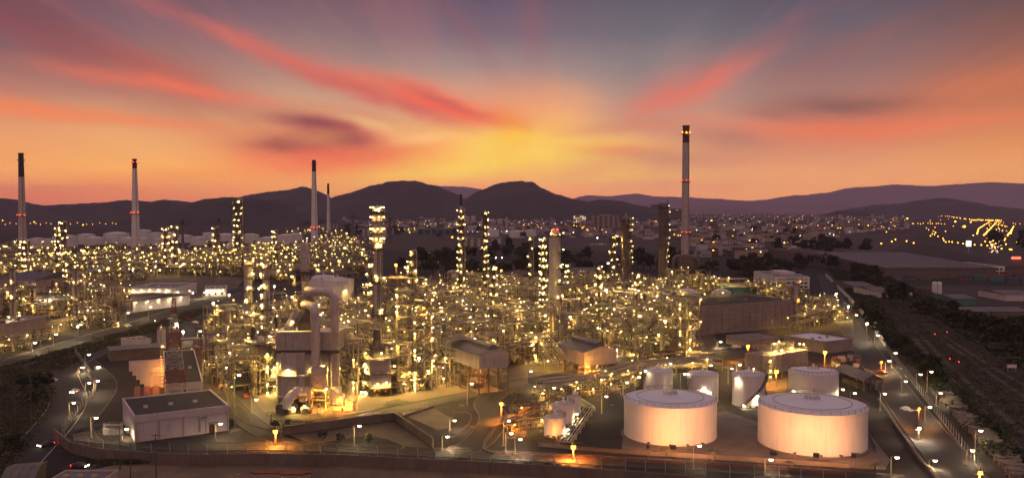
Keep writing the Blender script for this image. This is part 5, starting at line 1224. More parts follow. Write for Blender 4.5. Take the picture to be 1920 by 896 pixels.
# extra ones placed by hand: the tall stair-frame in front, the rack tower by the hall, units round the chimney foot, right-hand rack
def stair_frame(label, px, py, w, d, ytop, lamps, rz=GA, m='steel'):
    c = G(px, py); H = z_at(ytop, c); t = thing('stair_tower', label, 'steel tower', c, rz); LANDMARKS.append((('the ' + label.split(',')[0])[:44], c.x, c.y))
    n = int(H/4.4); lv = H/n; f = MB(); s = MB(); dk = MB()
    for x in (-w/2, 0, w/2):
        for y in (-d/2, d/2): f.bar((x, y, 0), (x, y, H), .42)
    for k in range(1, n+1):
        z = k*lv
        for y in (-d/2, d/2): f.bar((-w/2, y, z), (w/2, y, z), .3)
        for x in (-w/2, 0, w/2): f.bar((x, -d/2, z), (x, d/2, z), .3)
        f.bar((-w/2, -d/2, z-lv) if k % 2 else (0, -d/2, z-lv), (0, -d/2, z) if k % 2 else (-w/2, -d/2, z), .18); f.bar((-w/2, -d/2, z-lv), (-w/2, d/2, z), .18)
        dk.box(-w/2+.2, w/2-.2, -d/2+.2, d/2-.2, z+.15, z+.23) if k % 2 else dk.box(-w/2+.2, 0, -d/2+.2, d/2-.2, z+.15, z+.23)
        a, b_ = (.4, w/2-.4) if k % 2 else (w/2-.4, .4); s.bar((a, -d/2-.6, z-lv), (b_, -d/2-.6, z), .9, 0, .25); s.bar((a, -d/2-1, z-lv+1.1), (b_, -d/2-1, z+1.1), .09)
    f.build('steel_frame', m, t); dk.build('deck', 'grating', t); s.build('stair_flights', 'steel_dark', t)
    rnd = random.Random(px); b = MB(); [b.tube((rnd.uniform(-w/2, w/2), rnd.uniform(-d/2, d/2), 0), (0, 0, 0), .01, 3) for _ in range(0)]
    for _ in range(9): x, y = rnd.uniform(-w/2, w/2), rnd.uniform(-d/2, d/2); z1 = rnd.uniform(H*.4, H*1.02); b.path([(x, y, 0), (x, y, z1), (x+rnd.uniform(-4, 4), y, z1), (x+rnd.uniform(-4, 4), y, z1-4)], rnd.choice((.18, .3, .45)), 7, 0, .8)
    b.build('riser_pipes', 'pipe', t)
    b = MB(); [b.lathe((rnd.uniform(-w*.3, w*.3), rnd.uniform(-d*.3, d*.3), 0), [(1.3, lv*k0), (1.3, lv*k0+6), (.7, lv*k0+7), (.01, lv*k0+7.2)], 14) for k0 in (0, n//3, n//2+1)]; b.build('vessels', 'clad', t)
    for k in range(lamps): z = H*(k+.6)/lamps; link(lampn('y', .4), 'lamp', t, (rnd.choice((-w/2-.4, 0, w/2+.4)), -d/2-rnd.uniform(.2, 1.1), z))
stair_frame('tall stair-laced steel frame with zigzag flights, right of the box heater', 775, 728, 13, 12, 545, 18, R(12))
stair_frame('open lattice rack tower with bright lamps, at the left end of the long brown hall', 1286, 655, 10, 10, 556, 12, R(10))
stair_frame('steel frame crammed with pipes, left of the process furnace', 492, 735, 10, 12, 640, 12)
stair_frame('lamplit frame with a pale column inside, behind the stair-laced frame', 760, 640, 16, 14, 520, 16)
stair_frame('slim steel frame at the right of the furnace, pipes rising through it', 672, 735, 9, 12, 632, 10)
def extra_unit(px, py, src, label, rz=GA, sc=1.0, e=None):
    t = copy_thing(src, 'process_unit', label, 'process unit', G(px, py), rz, 'process units of the lamplit works', (sc, sc, sc)); 
    if not label: later_label(t, 'process frame with dotted lamps')
    return t
for i, (px, py, k) in enumerate(((1265,548,1),(1310,546,1),(1222,548,0),(1330,540,0),(1190,545,0),(1100,548,0),(1060,556,1),(1510,603,0),(1545,600,0),(1535,578,0),(1480,560,0),(1455,552,0),(1425,548,0),(448,690,1),(455,660,0),(1170,655,1),(1215,650,0),(1240,640,1))):
    extra_unit(px, py, (LO, MI)[k][i % 5], '', GA + R(90)*(i % 4), .85 if px > 1400 else 1)
# foot of the tallest chimney: bulbous grey ducts
c = G(1284, 512); t = thing('flue_duct', 'fat grey duct curving down beside the foot of the tallest chimney', 'duct', c); b = MB(); b.path([(-13, -2, 0), (-13, -2, 12), (-11, -2, 17), (0, -2, 19), (11, -2, 17), (14, -2, 12), (14, -2, 0)], 2.6, 16, 0, 5); b.build('duct_run', 'clad_dark', t); b = MB(); b.cbox((0, 0, 9), (16, 12, 18)); b.build('duct_housing', 'clad_dark', t)
# far works, left: frames over the whole band
FAR = [(-60,560),(-60,486),(0,478),(60,482),(110,484),(300,482),(420,472),(520,470),(560,468),(600,452),(655,450),(668,470),(672,520),(560,528),(470,522),(330,522),(180,534),(80,506),(0,545)]
NF = 0
for i in range(-30, 30):
    for j in range(0, 34):
        c = Vector((-700+52*i+26*(j % 2), 860+56*j, 0)); pr = pixof(c)
        if not inpoly(pr, FAR) or ug.random() < (.0 if pr[1] > 478 else .25): continue
        t = copy_thing(ug.choice(FA if ug.random() < .45 else FL), 'process_unit', '', 'process unit', c, R(20)+R(90)*ug.randrange(4), 'far process units of the lamplit works'); later_label(t, 'far lamp-dotted unit'); NF += 1
print('far units', NF)
for px, py in ((600,436),(640,438),(670,436),(560,440),(700,434),(735,436),(770,438)):   # farthest lamp-dotted works behind
    t = copy_thing(FL[px % 3], 'process_unit', '', 'process unit', G(px, py), R(px), 'far process units of the lamplit works', (1.3, 1.3, 1)); later_label(t, 'very distant process unit glowing amber')
# near-left units round the pale stacks
for i, (px, py) in enumerate(((8,592),(45,588),(112,592),(165,596),(176,612),(100,570),(40,560),(2,560),(160,572),(205,586),(60,640),(20,655))):
    t = extra_unit(px, py, (MI+LO)[(i*3) % 11] if py < 620 else LO[i % 5], '', R(40+90*(i % 4)), .9 if py < 620 else .6)

# ------------------------------------------------------------------ pipe racks
def rack(label, px, w, h, levels, lamps, legs=7.0, m='steel', e='y', npipe=6, rails=False, lr=.34):
    pts = [G(*p) for p in px]; o = pts[0].copy(); t = thing('pipe_rack', label, 'pipe rack', o); P = [p-o for p in pts]
    f = MB(); pp = MB(); rnd = random.Random(int(px[0][0])); L_all = []
    for a, c in zip(P, P[1:]):
        d = (c-a); L_ = d.length; d.normalize(); nn = Vector((-d.y, d.x, 0)); n = max(1, int(L_/legs))
        for i in range(n+1):
            q = a + d*L_*i/n; L_all.append((q, nn))
            for s_ in (-1, 1): f.bar(q+nn*s_*w/2, q+nn*s_*w/2+Vector((0,0,h)), .3)
            for k in range(levels): z = h*(k+1)/levels; f.bar(q-nn*w/2+Vector((0,0,z)), q+nn*w/2+Vector((0,0,z)), .26)
            if i < n and i % 3 == 0: f.bar(q+nn*-w/2, a+d*L_*(i+1)/n+nn*-w/2+Vector((0,0,h)), .16)
        for s_ in (-1, 1):
            for k in range(levels): z = h*(k+1)/levels; f.bar(a+nn*s_*w/2+Vector((0,0,z)), c+nn*s_*w/2+Vector((0,0,z)), .2)
        for k in range(levels):
            for q in range(npipe):
                off = -w/2+.5+(w-1)*q/max(1, npipe-1); r = rnd.choice((.1, .14, .2, .28)); pp.tube(a+nn*off+Vector((0,0,h*(k+1)/levels+r+.13)), c+nn*off+Vector((0,0,h*(k+1)/levels+r+.13)), r, 6)
    f.build('steel_frame', m, t); pp.build('pipes', 'pipe', t)
    for i in range(lamps):
        q, nn = L_all[(i*len(L_all))//lamps % len(L_all)]; link(lampn(e, lr), 'lamp', t, q + nn*(w/2+.5)*(-1 if i % 3 else 1) + Vector((rnd.uniform(-2, 2), 0, h*rnd.choice((.45, .9, 1.15)))))
    return t
rack('low pipe rack running along the left edge road under a row of lamps', [(-20,668),(60,634),(120,616),(200,592)], 7, 5, 1, 16, lr=.4)
rack('long elevated pipe rack leading from the pipe yard to the tanks', [(1015,738),(1110,728),(1200,700),(1345,690)], 8, 4.5, 2, 16, lr=.34)
rack('low twin pipe track slanting across the pipe yard', [(1010,735),(1080,755),(1105,770),(1060,835)], 4, 1.2, 1, 3, npipe=4)
rack('tall pipe rack between the two raised sheds', [(940,668),(1010,655),(1040,700)], 7, 9, 2, 8, lr=.4)
rack('pipe bridge with white pipes between the works and the left raised shed', [(870,640),(990,650),(1050,640)], 5, 10, 1, 3)
rack('elevated pipe run crossing in front of the white tank on its plinth', [(1120,588),(1210,590),(1262,600)], 5, 9, 1, 5)
rack('orange-lit pipe gantry at the end of the open lot', [(340,668),(372,666),(425,672)], 5, 8, 2, 2, e='o', m='orange_p')
rack('tall pipe rack behind the front frames, running across the works', [(700,640),(800,640),(900,620),(1000,610),(1120,615),(1255,625)], 9, 11, 3, 30, lr=.42)
rack('long rack along the back of the works', [(690,575),(860,568),(1000,562),(1140,566)], 8, 10, 2, 26, lr=.45)
rack('pipe rack beside the large white tanks', [(670,600),(680,640),(700,680)], 8, 9, 2, 10, lr=.4)
rack('far elevated pipeline crossing the left works', [(100,545),(240,505),(460,497)], 10, 9, 1, 22, lr=.5)
rack('pipe rack at the right end of the works, beside the wall road', [(1490,620),(1560,600),(1555,575)], 6, 8, 2, 12, lr=.34)
rack('lamplit rack at the foot of the tallest chimney', [(1225,560),(1290,540),(1345,545),(1400,545)], 8, 10, 2, 16, lr=.5)
# pump skid with railings in the pipe yard
def skid(label, px, py, n, h, rz, e='o'):
    t = thing('pump_skid', label, 'pump skid', G(px, py), rz); b = MB(); rnd = random.Random(px)
    for i in range(n): x = i*2.2; b.tube((x, 0, .9), (x+1.2, 0, .9), .45, 8); b.path([(x+.6, 0, 1), (x+.6, 0, h), (x+.6, 3, h), (x+.6, 3, .3)], .16, 6, 0, .4); b.box(x-.2, x+1.4, -.5, .5, 0, .4)
    b.build('pumps', 'steel_brown', t); b = MB(); railing(b, [(-1, -1.5, 0), (n*2.2, -1.5, 0), (n*2.2, 4, 0), (-1, 4, 0)], 2.2, .12, 0, True); b.build('frame', 'steel', t)
    link(lampn(e, .3), 'lamp', t, (0, -1.8, 2.6)); link(lampn('y', .3), 'lamp', t, (n*1.4, -1.8, 3.0))
skid('row of brown pumps lit orange, front left of the pipe yard', 960, 808, 7, 2.4, R(28))
skid('brown pump row under a slanting pipe, left of the three pale tanks', 975, 775, 8, 3.0, R(20))
skid('pump group under lamps behind the three pale tanks', 1015, 748, 14, 3.4, R(16), 'y')
skid('second pump group under lamps behind the three pale tanks, farther right', 1080, 738, 10, 3.6, R(22), 'y')
skid('low pumps at the foot of the long rack, near the road bend', 1130, 722, 9, 2.6, R(22), 'y')
skid('small pump row between the two smaller tanks', 1290, 762, 5, 2.4, R(22), 'y')
t = thing('slanting_conveyor', 'slanting covered pipe climbing to the pump group, pipe yard', 'pipe', G(968, 800)); b = MB(); b.path([(-8, -4, .5), (8, 12, 5), (16, 18, 8)], .3, 8); [b.bar((x, y, 0), (x, y, z), .2) for x, y, z in ((0, 4, 2.7), (8, 12, 5), (12, 15, 6.5))]; b.build('pipe_run', 'orange_p', t)
t = thing('horizontal_drum', 'big horizontal drum on a lamplit steel table, left of the left raised shed', 'drum', G(838, 702), R(-50)); b = MB(); b.tube((-5, 0, 9), (5, 0, 9), 2.0, 18); b.tube((-5.9, 0, 9), (-5, 0, 9), 1.2, 18, 0, 2.0); b.tube((5, 0, 9), (5.9, 0, 9), 2.0, 18, 0, 1.2); b.build('drum_shell', 'clad', t)
b = MB(); b.box(-7, 7, -5, 5, 5.6, 5.9); railing(b, [(-7,-5,5.9),(7,-5,5.9),(7,5,5.9),(-7,5,5.9)], 1.1, .1, 0, True); [b.bar((x, y, 0), (x, y, 5.6), .35) for x in (-6.8, 0, 6.8) for y in (-4.8, 4.8)]; b.box(-4, -3, -1.4, 1.4, 5.9, 7.4); b.box(3, 4, -1.4, 1.4, 5.9, 7.4); b.build('steel_table', 'steel_dark', t); add_lamps(t, [(-6, -5.4, 5), (6.6, -5.3, 6.8), (2, -5.3, 4.4), (-2, 5, 11.5), (3, -3, 12)], 'y', .42)

# ------------------------------------------------------------------ street lamps and masts
def street_lamp(px, py, head_px_y, label=None, e='w', size=1.0, arm=1.6, rz=0, what='street lamp', star=False):
    c = G(px, py); H = z_at(head_px_y, c); t = thing('street_lamp', label, 'street lamp', c, rz, 'street lamps of the works')
    b = MB(); b.lathe((0,0,0), [(.26, 0), (.24, .8), (.17, .9), (.12, H)], 8); b.path([(0, 0, H-.4), (0, 0, H), (arm*.5, 0, H+.25), (arm, 0, H+.2)], .06, 6); b.box(-.25, .25, -.25, .25, 0, .25); b.build('pole', 'steel', t)
    b = MB(); s = size
    b.add([(arm-.5*s, -.28*s, H+.05), (arm+.5*s, -.28*s, H+.05), (arm+.5*s, .28*s, H+.05), (arm-.5*s, .28*s, H+.05), (arm-.4*s, -.2*s, H-.4), (arm+.4*s, -.2*s, H-.4), (arm+.4*s, .2*s, H-.4), (arm-.4*s, .2*s, H-.4)], [(0,1,5,4), (1,2,6,5), (2,3,7,6), (3,0,4,7)], 0)
    b.add([(arm-.4*s, -.2*s, H-.4), (arm+.4*s, -.2*s, H-.4), (arm+.4*s, .2*s, H-.4), (arm-.4*s, .2*s, H-.4)], [(3,2,1,0)], 2)
    b.box(arm-.55*s, arm+.55*s, -.3*s, .3*s, H+.05, H+.2, 1); b.build('lamp_head', [e, 'steel_dark', 'dw'], t)
    if not label: later_label(t, what)
    return t
SL = [  # head px,py -> (pole x, ground y, head y)
 (1276,728,700,'w'),(1190,735,706,'w'),(440,800,702,'w'),(472,775,748,'w'),(413,720,703,'w'),(415,690,680,'w'),
 (148,700,688,'w'),(160,705,664,'w'),(178,690,687,'w'),(176,745,713,'w'),(160,735,717,'w'),(130,780,754,'w'),(171,820,782,'w'),(228,825,803,'w'),(404,825,793,'w'),
 (664,838,797,'w'),(829,845,817,'w'),(843,808,787,'w'),(948,850,811,'w'),(944,835,787,'w'),(965,855,822,'w'),(876,760,718,'w'),(988,720,695,'w'),(670,768,734,'w'),(1300,880,834,'w'),
 (1434,890,860,'w'),(1670,895,856,'w'),(1672,690,661,'w'),(1690,738,714,'w'),(1718,725,701,'w'),(1755,760,736,'w'),(1734,790,762,'w'),(1738,735,676+20,'w'),(1828,845,806,'w'),(1812,870,843,'w'),(1742,880,862,'w'),
 (1650,770,737,'w'),(1594,765,736,'w'),(1572,755,729,'w'),(1640,645,628,'w'),(1600,625,590,'w'),(1560,660,640,'w'),(1660,700,676,'w'),(1325,712,684,'w'),(1250,702,681,'w'),(1380,700,683,'w'),(1480,760,732,'w'),(1030,770,726,'y'),(1128,775,742,'w'),(1168,740,716,'w'),(1365,720,690,'w'),
 (146,622,608,'w'),(236,600,586,'w'),(278,600,575,'w'),(330,560,547,'w'),(352,562,545,'w'),(298,575,560,'w'),(380,560,548,'w'),(370,640,620,'w'),(100,650,626,'w'),(60,660,642,'w'),(420,610,590,'w'),(1420,650,636,'w'),(1345,652,640,'w'),
]
for (px, gy, hy, e) in SL: street_lamp(px, gy, hy, None, e, 1.0 if gy > 700 else 1.3, what='pole lamp with a white head')
def flood(px, gy, hy, e, r, label, m='steel_brown'):
    c = G(px, gy); H = z_at(hy, c); t = thing('floodlight_mast', label, 'floodlight', c); b = MB(); b.lathe((0,0,0), [(.3, 0), (.15, H-.3)], 8); b.bar((-1.2, 0, H-.3), (1.2, 0, H-.3), .14); b.build('mast', m, t)
    link(lampm(e, r*(1.15 if e == 'fo' else 1.0)), 'lamp', t, (0, -.4, H+.3)); b = MB(); b.box(-1.3, -.6, -.5, .1, H-.2, H+.4); b.box(.6, 1.3, -.5, .1, H-.2, H+.4); b.build('lamp_bracket', 'steel_dark', t)
for a in ((401,612,569,'fw',.7,'brilliant white floodlight in the open lot, leftmost'),(344,640,622,'fw',.6,'white floodlight behind the red and white mast'),(430,575,553,'fw',.6,'white floodlight on the open lot, left of the pale columns'),(362,560,549,'fw',.45,'white floodlight at the far side of the open lot'),(486,570,541,'fw',.55,'white floodlight left of the furnace stack'),(515,570,537,'fw',.6,'white floodlight next to the furnace stack'),(147,640,612,'fw',.5,'white floodlight by the left road'),(543,510,497,'fw',.7,'distant white floodlight above the ducts, left'),(598,510,497,'fw',.7,'distant white floodlight above the ducts, right'),
 (517,835,809,'fo',.62,'amber floodlight by the fence at the bottom, left of centre'),(940,790,757,'fo',.5,'amber floodlight on the corner of the pipe yard'),(1075,862,838,'fo',.62,'amber floodlight in front of the three pale tanks'),(1402,680,649,'fo',.62,'amber floodlight left of the boxy cooling tower'),(1455,725,697,'fo',.75,'brightest amber floodlight, between small tanks'),(1546,690,661,'fo',.75,'amber floodlight in front of the pale-roofed warehouse'),(1722,800,766,'fo',.32,'small amber floodlight beside the right road'),(1652,700,679,'fo',.32,'small amber floodlight at the bend of the right road'),(1836,915,886,'fo',.5,'amber floodlight at the bottom right corner'),(1722,825,803,'fw',.5,'brilliant white floodlight beside the drain on the right'),
 (1625,640,607,'fw',.62,'white floodlight on the right wall road, nearest of three'),(1590,600,575,'fw',.62,'white floodlight on the right wall road, middle of three'),(1568,570,551,'fw',.55,'white floodlight on the right wall road, farthest of three'),(420,720,703,'fo',.3,'small amber floodlight left of the furnace'),(743,640,497,'fo',.6,'amber floodlight high on a mast right of the lamp-crowned tower'),(795,660,578,'fo',.6,'amber floodlight in the middle of the works'),
 (1136,620,544,'fw',.55,'white floodlight left of the white tank on its plinth')): flood(a[0], a[1], a[2], a[3], a[4], a[5])
# utility poles left and bottom
for i, (px, gy, ty) in enumerate(((28,800,730),(58,790,700),(92,740,650),(225,880,800),(293,905,812),(112,860,820),(245,905,830),(735,560,480),(824,450,405))):
    c = G(px, gy); H = z_at(ty, c); t = thing('utility_pole', '', 'utility pole', c, 0, 'utility poles'); later_label(t, 'thin utility pole with cross arms'); b = MB(); b.lathe((0,0,0), [(.2, 0), (.12, H), (.01, H)], 8); b.build('pole', 'steel_dark', t)
    for k in range(3): b = MB(); b.bar((-1.3, 0, H-.5-1.6*k), (1.3, 0, H-.5-1.6*k), .14); b.build('cross_arm', 'steel_dark', t)

# hooded ground floodlights in front of the big tanks, throwing sodium light up their walls
E['flood'] = emis('flood_face', (1.0, .34, .11), 210.0)
def ground_flood(px, py, tx, ty, label, k=1.0, h=0.0, mt='flood'):
    c = G(px, py); q = G(tx, ty); d = q-c; rz = math.atan2(d.y, d.x) - math.pi/2
    t = thing('pole_floodlight' if h else 'ground_floodlight', label, 'floodlight', c, rz, None); b = MB()
    b.add([(-.9*k, -.5, h+.5), (.9*k, -.5, h+.5), (.9*k, 0, h+.45), (-.9*k, 0, h+.45), (-.9*k, -.7, h+1.5), (.9*k, -.7, h+1.5), (.9*k, -.35, h+1.75), (-.9*k, -.35, h+1.75)], [(0,3,2,1), (4,5,6,7), (0,1,5,4), (1,2,6,5), (3,0,4,7)], 0); b.build('housing', 'steel_dark', t)
    b = MB(); b.bar((-.4, -.3, 0), (-.4, -.3, h+.6), .12); b.bar((.4, -.3, 0), (.4, -.3, h+.6), .12); b.build('stand', 'steel_dark', t)
    b = MB(); b.add([(-.85*k, .0, h+.5), (.85*k, .0, h+.5), (.85*k, -.33, h+1.65), (-.85*k, -.33, h+1.65)], [(1,0,3,2)], 0); b.build('lens', mt, t)
E['flood'] = emis('flood_face', (1.0, .40, .15), 420.0); E['flood_x'] = emis('flood_face_strong', (1.0, .36, .04), 900.0); E['flood_o'] = emis('flood_face_amber', (1.0, .36, .05), 260.0)
for a in ((1215,866,1240,800,'pole floodlight before the left big tank, leftmost',.5,3.5),(1262,868,1262,800,'pole floodlight before the left big tank, nearer its middle',.9,3.5),(1330,872,1295,800,'pole floodlight facing the gap between the two big tanks',1.0,3.5),(1450,880,1490,800,'pole floodlight before the largest tank, leftmost',1.0,3.5),(1530,884,1530,800,'pole floodlight before the largest tank, middle',.9,3.5),(1600,884,1570,800,'pole floodlight before the largest tank, rightmost',.7,3.5)): ground_flood(*a)
for a in ((1099,711,1108,690,'amber floodlight under the lit corner of the orange-lit shed',.8,0,'flood_x'),(598,774,598,750,'amber floodlight shining on the braced cage of the furnace',.5,1.5,'flood_o'),(642,772,640,750,'amber floodlight shining on the blower beside the furnace',.5,0,'flood_o'),(1040,830,1042,800,'amber floodlight before the nearest pale tank',.3,.5,'flood_o'),(1240,850,1240,835,'low amber floodlight on the strip before the left big tank',.3,0,'flood_o'),(1500,700,1480,672,'amber floodlight on the side of the boxy cooling tower',.4,0,'flood_o')): ground_flood(*a)
# ------------------------------------------------------------------ trees
def tree_proto(seed, h=9, spread=4.2, clumps=26, per=60, ls=.5):
    rnd = random.Random(seed); tr = MB(); tr.tube((0,0,0), (.2, 0, h*.35), .28, 7, 0, .2); tips = []
    for i in range(7):
        a = 2*math.pi*i/7+rnd.random(); e_ = Vector((math.cos(a)*spread*.55, math.sin(a)*spread*.55, h*rnd.uniform(.5, .8))); s_ = Vector((.1, 0, h*rnd.uniform(.2, .35))); tr.tube(s_, e_, .14, 5, 0, .05); tips.append(e_)
    cr = MB()
    for k in range(clumps):
        a = rnd.uniform(0, 6.28); q = rnd.random()**.6; zc = h*rnd.uniform(.38, .98); rr = spread*q*math.sqrt(max(.1, 1-((zc/h-.6)/.45)**2)); cx, cy = rr*math.cos(a), rr*math.sin(a); cs = rnd.uniform(.7, 1.35)
        for _ in range(per):
            d = Vector((rnd.gauss(0, 1), rnd.gauss(0, 1), rnd.gauss(0, .7))); d = d.normalized()*cs*rnd.uniform(.35, 1); p = Vector((cx, cy, zc)) + d; u, v = _frame(Vector((rnd.gauss(0, 1), rnd.gauss(0, 1), rnd.gauss(0, 1)+.6))); s_ = ls*rnd.uniform(.6, 1.2)
            cr.add([tuple(p-u*s_-v*s_*.5), tuple(p+u*s_-v*s_*.5), tuple(p+u*s_+v*s_*.5), tuple(p-u*s_+v*s_*.5)], [(0,1,2,3)])
    return [('trunk', tr.mesh('trunk', 'bark'), (0,0,0), 0, []), ('crown', cr.mesh('crown', 'leaf' if seed % 2 else 'leaf2'), (0,0,0), 0, [])]
TP = [tree_proto(31), tree_proto(33, 8, 4.6), tree_proto(35, 11, 4.4, 30), tree_proto(36, 7, 3.8, 22)]
def palm_proto(seed):
    rnd = random.Random(seed); tr = MB(); tr.tube((0,0,0), (.2, 0, 3.2), .2, 7, 0, .13); cr = MB()
    for i in range(14):
        a = 2*math.pi*i/14; p = Vector((.2, 0, 3.2))
        for k in range(5):
            q = p + Vector((math.cos(a)*.5, math.sin(a)*.5, .28-.2*k)); nn = Vector((-math.sin(a), math.cos(a), 0))*.28*(1-k/7); cr.add([tuple(p-nn), tuple(p+nn), tuple(q+nn*.8), tuple(q-nn*.8)], [(0,1,2,3)]); p = q
    return [('trunk', tr.mesh('trunk', 'bark'), (0,0,0), 0, []), ('crown', cr.mesh('crown', 'leaf2'), (0,0,0), 0, [])]
PP = palm_proto(1)
tg = random.Random(77)
def trees(poly, n, what, group, s=(.8, 1.3), protos=TP, lab=None):
    xs, ys = [p[0] for p in poly], [p[1] for p in poly]; k = 0; guard = 0
    while k < n and guard < n*60:
        guard += 1; p = (tg.uniform(min(xs), max(xs)), tg.uniform(min(ys), max(ys)))
        if not inpoly(p, poly): continue
        s_ = tg.uniform(*s); t = copy_thing(tg.choice(protos), 'broadleaf_tree', lab or what, 'tree', G(*p), tg.uniform(0, 6.28), group, (s_, s_, s_*tg.uniform(.85, 1.15))); k += 1
trees([(750,505),(780,478),(860,472),(1010,474),(1150,486),(1290,488),(1290,512),(900,524),(770,516)], 100, 'dark tree in the belt between the works and the town', 'dark trees behind the works', (1.3, 2.1))
trees([(1300,520),(1420,495),(1560,482),(1560,500),(1430,528),(1320,532)], 38, 'dark tree behind the white office block', 'dark trees behind the office block', (1.2, 1.9))
trees([(1540,500),(1580,480),(1660,530),(1720,600),(1700,600),(1610,545)], 26, 'dark tree near the far end of the rail tracks', 'trees by the far rail tracks', (1.1, 1.7))
trees([(1440,470),(1530,455),(1600,455),(1640,480),(1560,490),(1460,485)], 22, 'dark tree in the patch right of the town', 'trees right of the town', (1.6, 2.4))
trees([(1630,560),(1700,580),(1920,660),(1960,700),(1960,640),(1800,600)], 26, 'dark tree in the scrub right of the tracks', 'trees right of the tracks', (.9, 1.5))
trees([(1585,560),(1630,590),(1680,640),(1780,740),(1760,740),(1650,640)], 26, 'green tree between the pale wall and the rail tracks', 'trees along the pale wall', (.6, 1.0))
trees([(0,880),(0,730),(60,715),(98,740),(60,800),(30,850)], 4, 'dark tree in the scrub at the lower left', 'trees at the lower left', (.6, 1.0))
trees([(640,432),(760,438),(780,446),(640,446)], 14, 'dark tree among the distant works', 'distant trees', (1.8, 2.4))
trees([(1850,455),(1960,450),(1960,480),(1870,478)], 12, 'dark tree beside the highway at the right edge', 'trees beside the highway', (2.4, 3.2))
for i, (px, py) in enumerate(((430,802),(515,803),(540,806),(575,803),(605,826),(637,828),(690,834),(183,612))):
    copy_thing(TP[i % 4], 'round_bush', f'small round bush on the verge behind the near fence, {["first","second","third","fourth","fifth","sixth","seventh","eighth"][i]} from the left' if i < 7 else 'round dark bush alone on the left roadside verge', 'bush', G(px, py), i, None, (.35, .35, .3))
for i, (px, py) in enumerate(((1083,846),(1250,858),(1340,862),(920,752),(955,750),(972,748),(1640,888),(508,790),(1480,884))):
    t = copy_thing(PP, 'small_palm', '', 'palm', G(px, py), i, 'small palms in the works', (.9, .9, .75)); later_label(t, 'small palm')
# undergrowth
def scrub(label, poly, n, s, hh, m='leaf', name='undergrowth'):
    b = MB(); rnd = random.Random(n); xs, ys = [p[0] for p in poly], [p[1] for p in poly]; P = [G(*p) for p in poly]; X0, X1 = min(p.x for p in P), max(p.x for p in P); Y0, Y1 = min(p.y for p in P), max(p.y for p in P); Q = [(p.x, p.y) for p in P]; k = 0; g = 0
    from mathutils import noise
    while k < n and g < n*30:
        g += 1; x, y = rnd.uniform(X0, X1), rnd.uniform(Y0, Y1)
        if not inpoly((x, y), Q): continue
        k += 1; hgt = hh*max(.1, .55+noise.noise(Vector((x/18, y/18, 0)))*1.4)
        for _ in range(9):
            p = Vector((x+rnd.gauss(0, .9), y+rnd.gauss(0, .9), rnd.uniform(0, hgt))); u, v = _frame(Vector((rnd.gauss(0, 1), rnd.gauss(0, 1), rnd.gauss(0, 1)+.5))); q = s*rnd.uniform(.5, 1.2)
            b.add([tuple(p-u*q-v*q*.5), tuple(p+u*q-v*q*.5), tuple(p+u*q+v*q*.5), tuple(p-u*q+v*q*.5)], [(0,1,2,3)])
    o = b.build(name, m); tag(o, label, 'undergrowth', kind='stuff')
scrub('dark leafy scrub between the pale wall and the rail tracks', [(1552,505),(1600,505),(1660,588),(1740,690),(1900,850),(1920,896),(1850,850),(1760,735),(1690,660),(1620,585)], 5200, .55, 2.6)
scrub('dark scrub on the far side of the rail tracks', [(1615,500),(1700,535),(1960,640),(2000,735),(1880,672),(1745,590),(1700,560)], 7000, .7, 3.0)
scrub('dry dark scrub at the lower left beside the road', [(-40,900),(-60,740),(0,710),(70,700),(104,730),(90,780),(50,835),(15,880)], 2600, .3, .6, 'leaf2')
scrub('grass strip between the left road and the inner road', [(0,690),(120,655),(290,605),(380,575),(390,585),(300,620),(190,655),(120,690),(0,712)], 2200, .4, .9, 'leaf2')
scrub('creeping weeds along the top of the boundary wall', [(150,866),(330,861),(560,858),(860,871),(1090,884),(1090,888),(860,876),(560,863),(330,866),(150,871)], 1500, .35, 1.1, 'leaf2')
scrub('weeds beside the stacked sleepers', [(1760,735),(1840,800),(1930,880),(1960,900),(1900,830),(1770,700)], 1500, .4, 1.0)

scrub('low weeds growing between the rail tracks', [(1592,506),(1612,500),(1740,592),(1900,692),(1990,740),(1990,890),(1905,848),(1755,690),(1665,590)], 4200, .35, .5, 'leaf2')
# ------------------------------------------------------------------ right: stacked sleepers, warehouse, containers, silos
def sleeper_proto(seed):
    rnd = random.Random(seed); b = MB(); n = rnd.randint(6, 8)
    for k in range(n):
        for i in range(9):
            if k == n-1 and rnd.random() < .3: continue
            if k % 2: b.cbox((0, -1.2+i*.3, .15+k*.27), (2.6, .24, .2), rnd.uniform(-.03, .03), 0)
            elif i in (0, 4, 8): b.cbox((-1.1+i*.27, 0, .15+k*.27), (.24, 2.6, .2), 0, 0)
    return b.mesh('sleeper_stack', 'sleeper')
SPm = [sleeper_proto(i) for i in range(5)]
k = 0
for i in range(30):
    f = i/29; px = 1762 + (1905-1762)*f; py = 742 + (895-742)*f + tg.uniform(-2, 2)
    for sd in (0, 1):
        if tg.random() < .12: continue
        p = G(px + sd*15*(py-390)/400, py - sd*1); o = link(SPm[k % 5], 'sleeper_stack', None, p, R(-38)+tg.uniform(-.08, .08)); k += 1
        s_ = tg.uniform(1.0, 1.35); o.scale = (s_, s_, tg.uniform(.9, 1.3)); tag(o, None, 'timber stack', 'stacked sleepers by the rail tracks'); later_label(o, 'weathered sleeper stack')
LANDMARKS.append(('the right road bend', *G(1700, 760).xy)); LANDMARKS.append(('the bottom right corner', *G(1860, 890).xy))
bld('grey_warehouse', 'huge low warehouse with a wide pale grey gabled roof, right', 'warehouse', [(1660,502),(1868,502),(1780,462),(1640,470)], 11, wall='clad_dark', roof='roof_grey', rise=5, ovh=1, band=False)
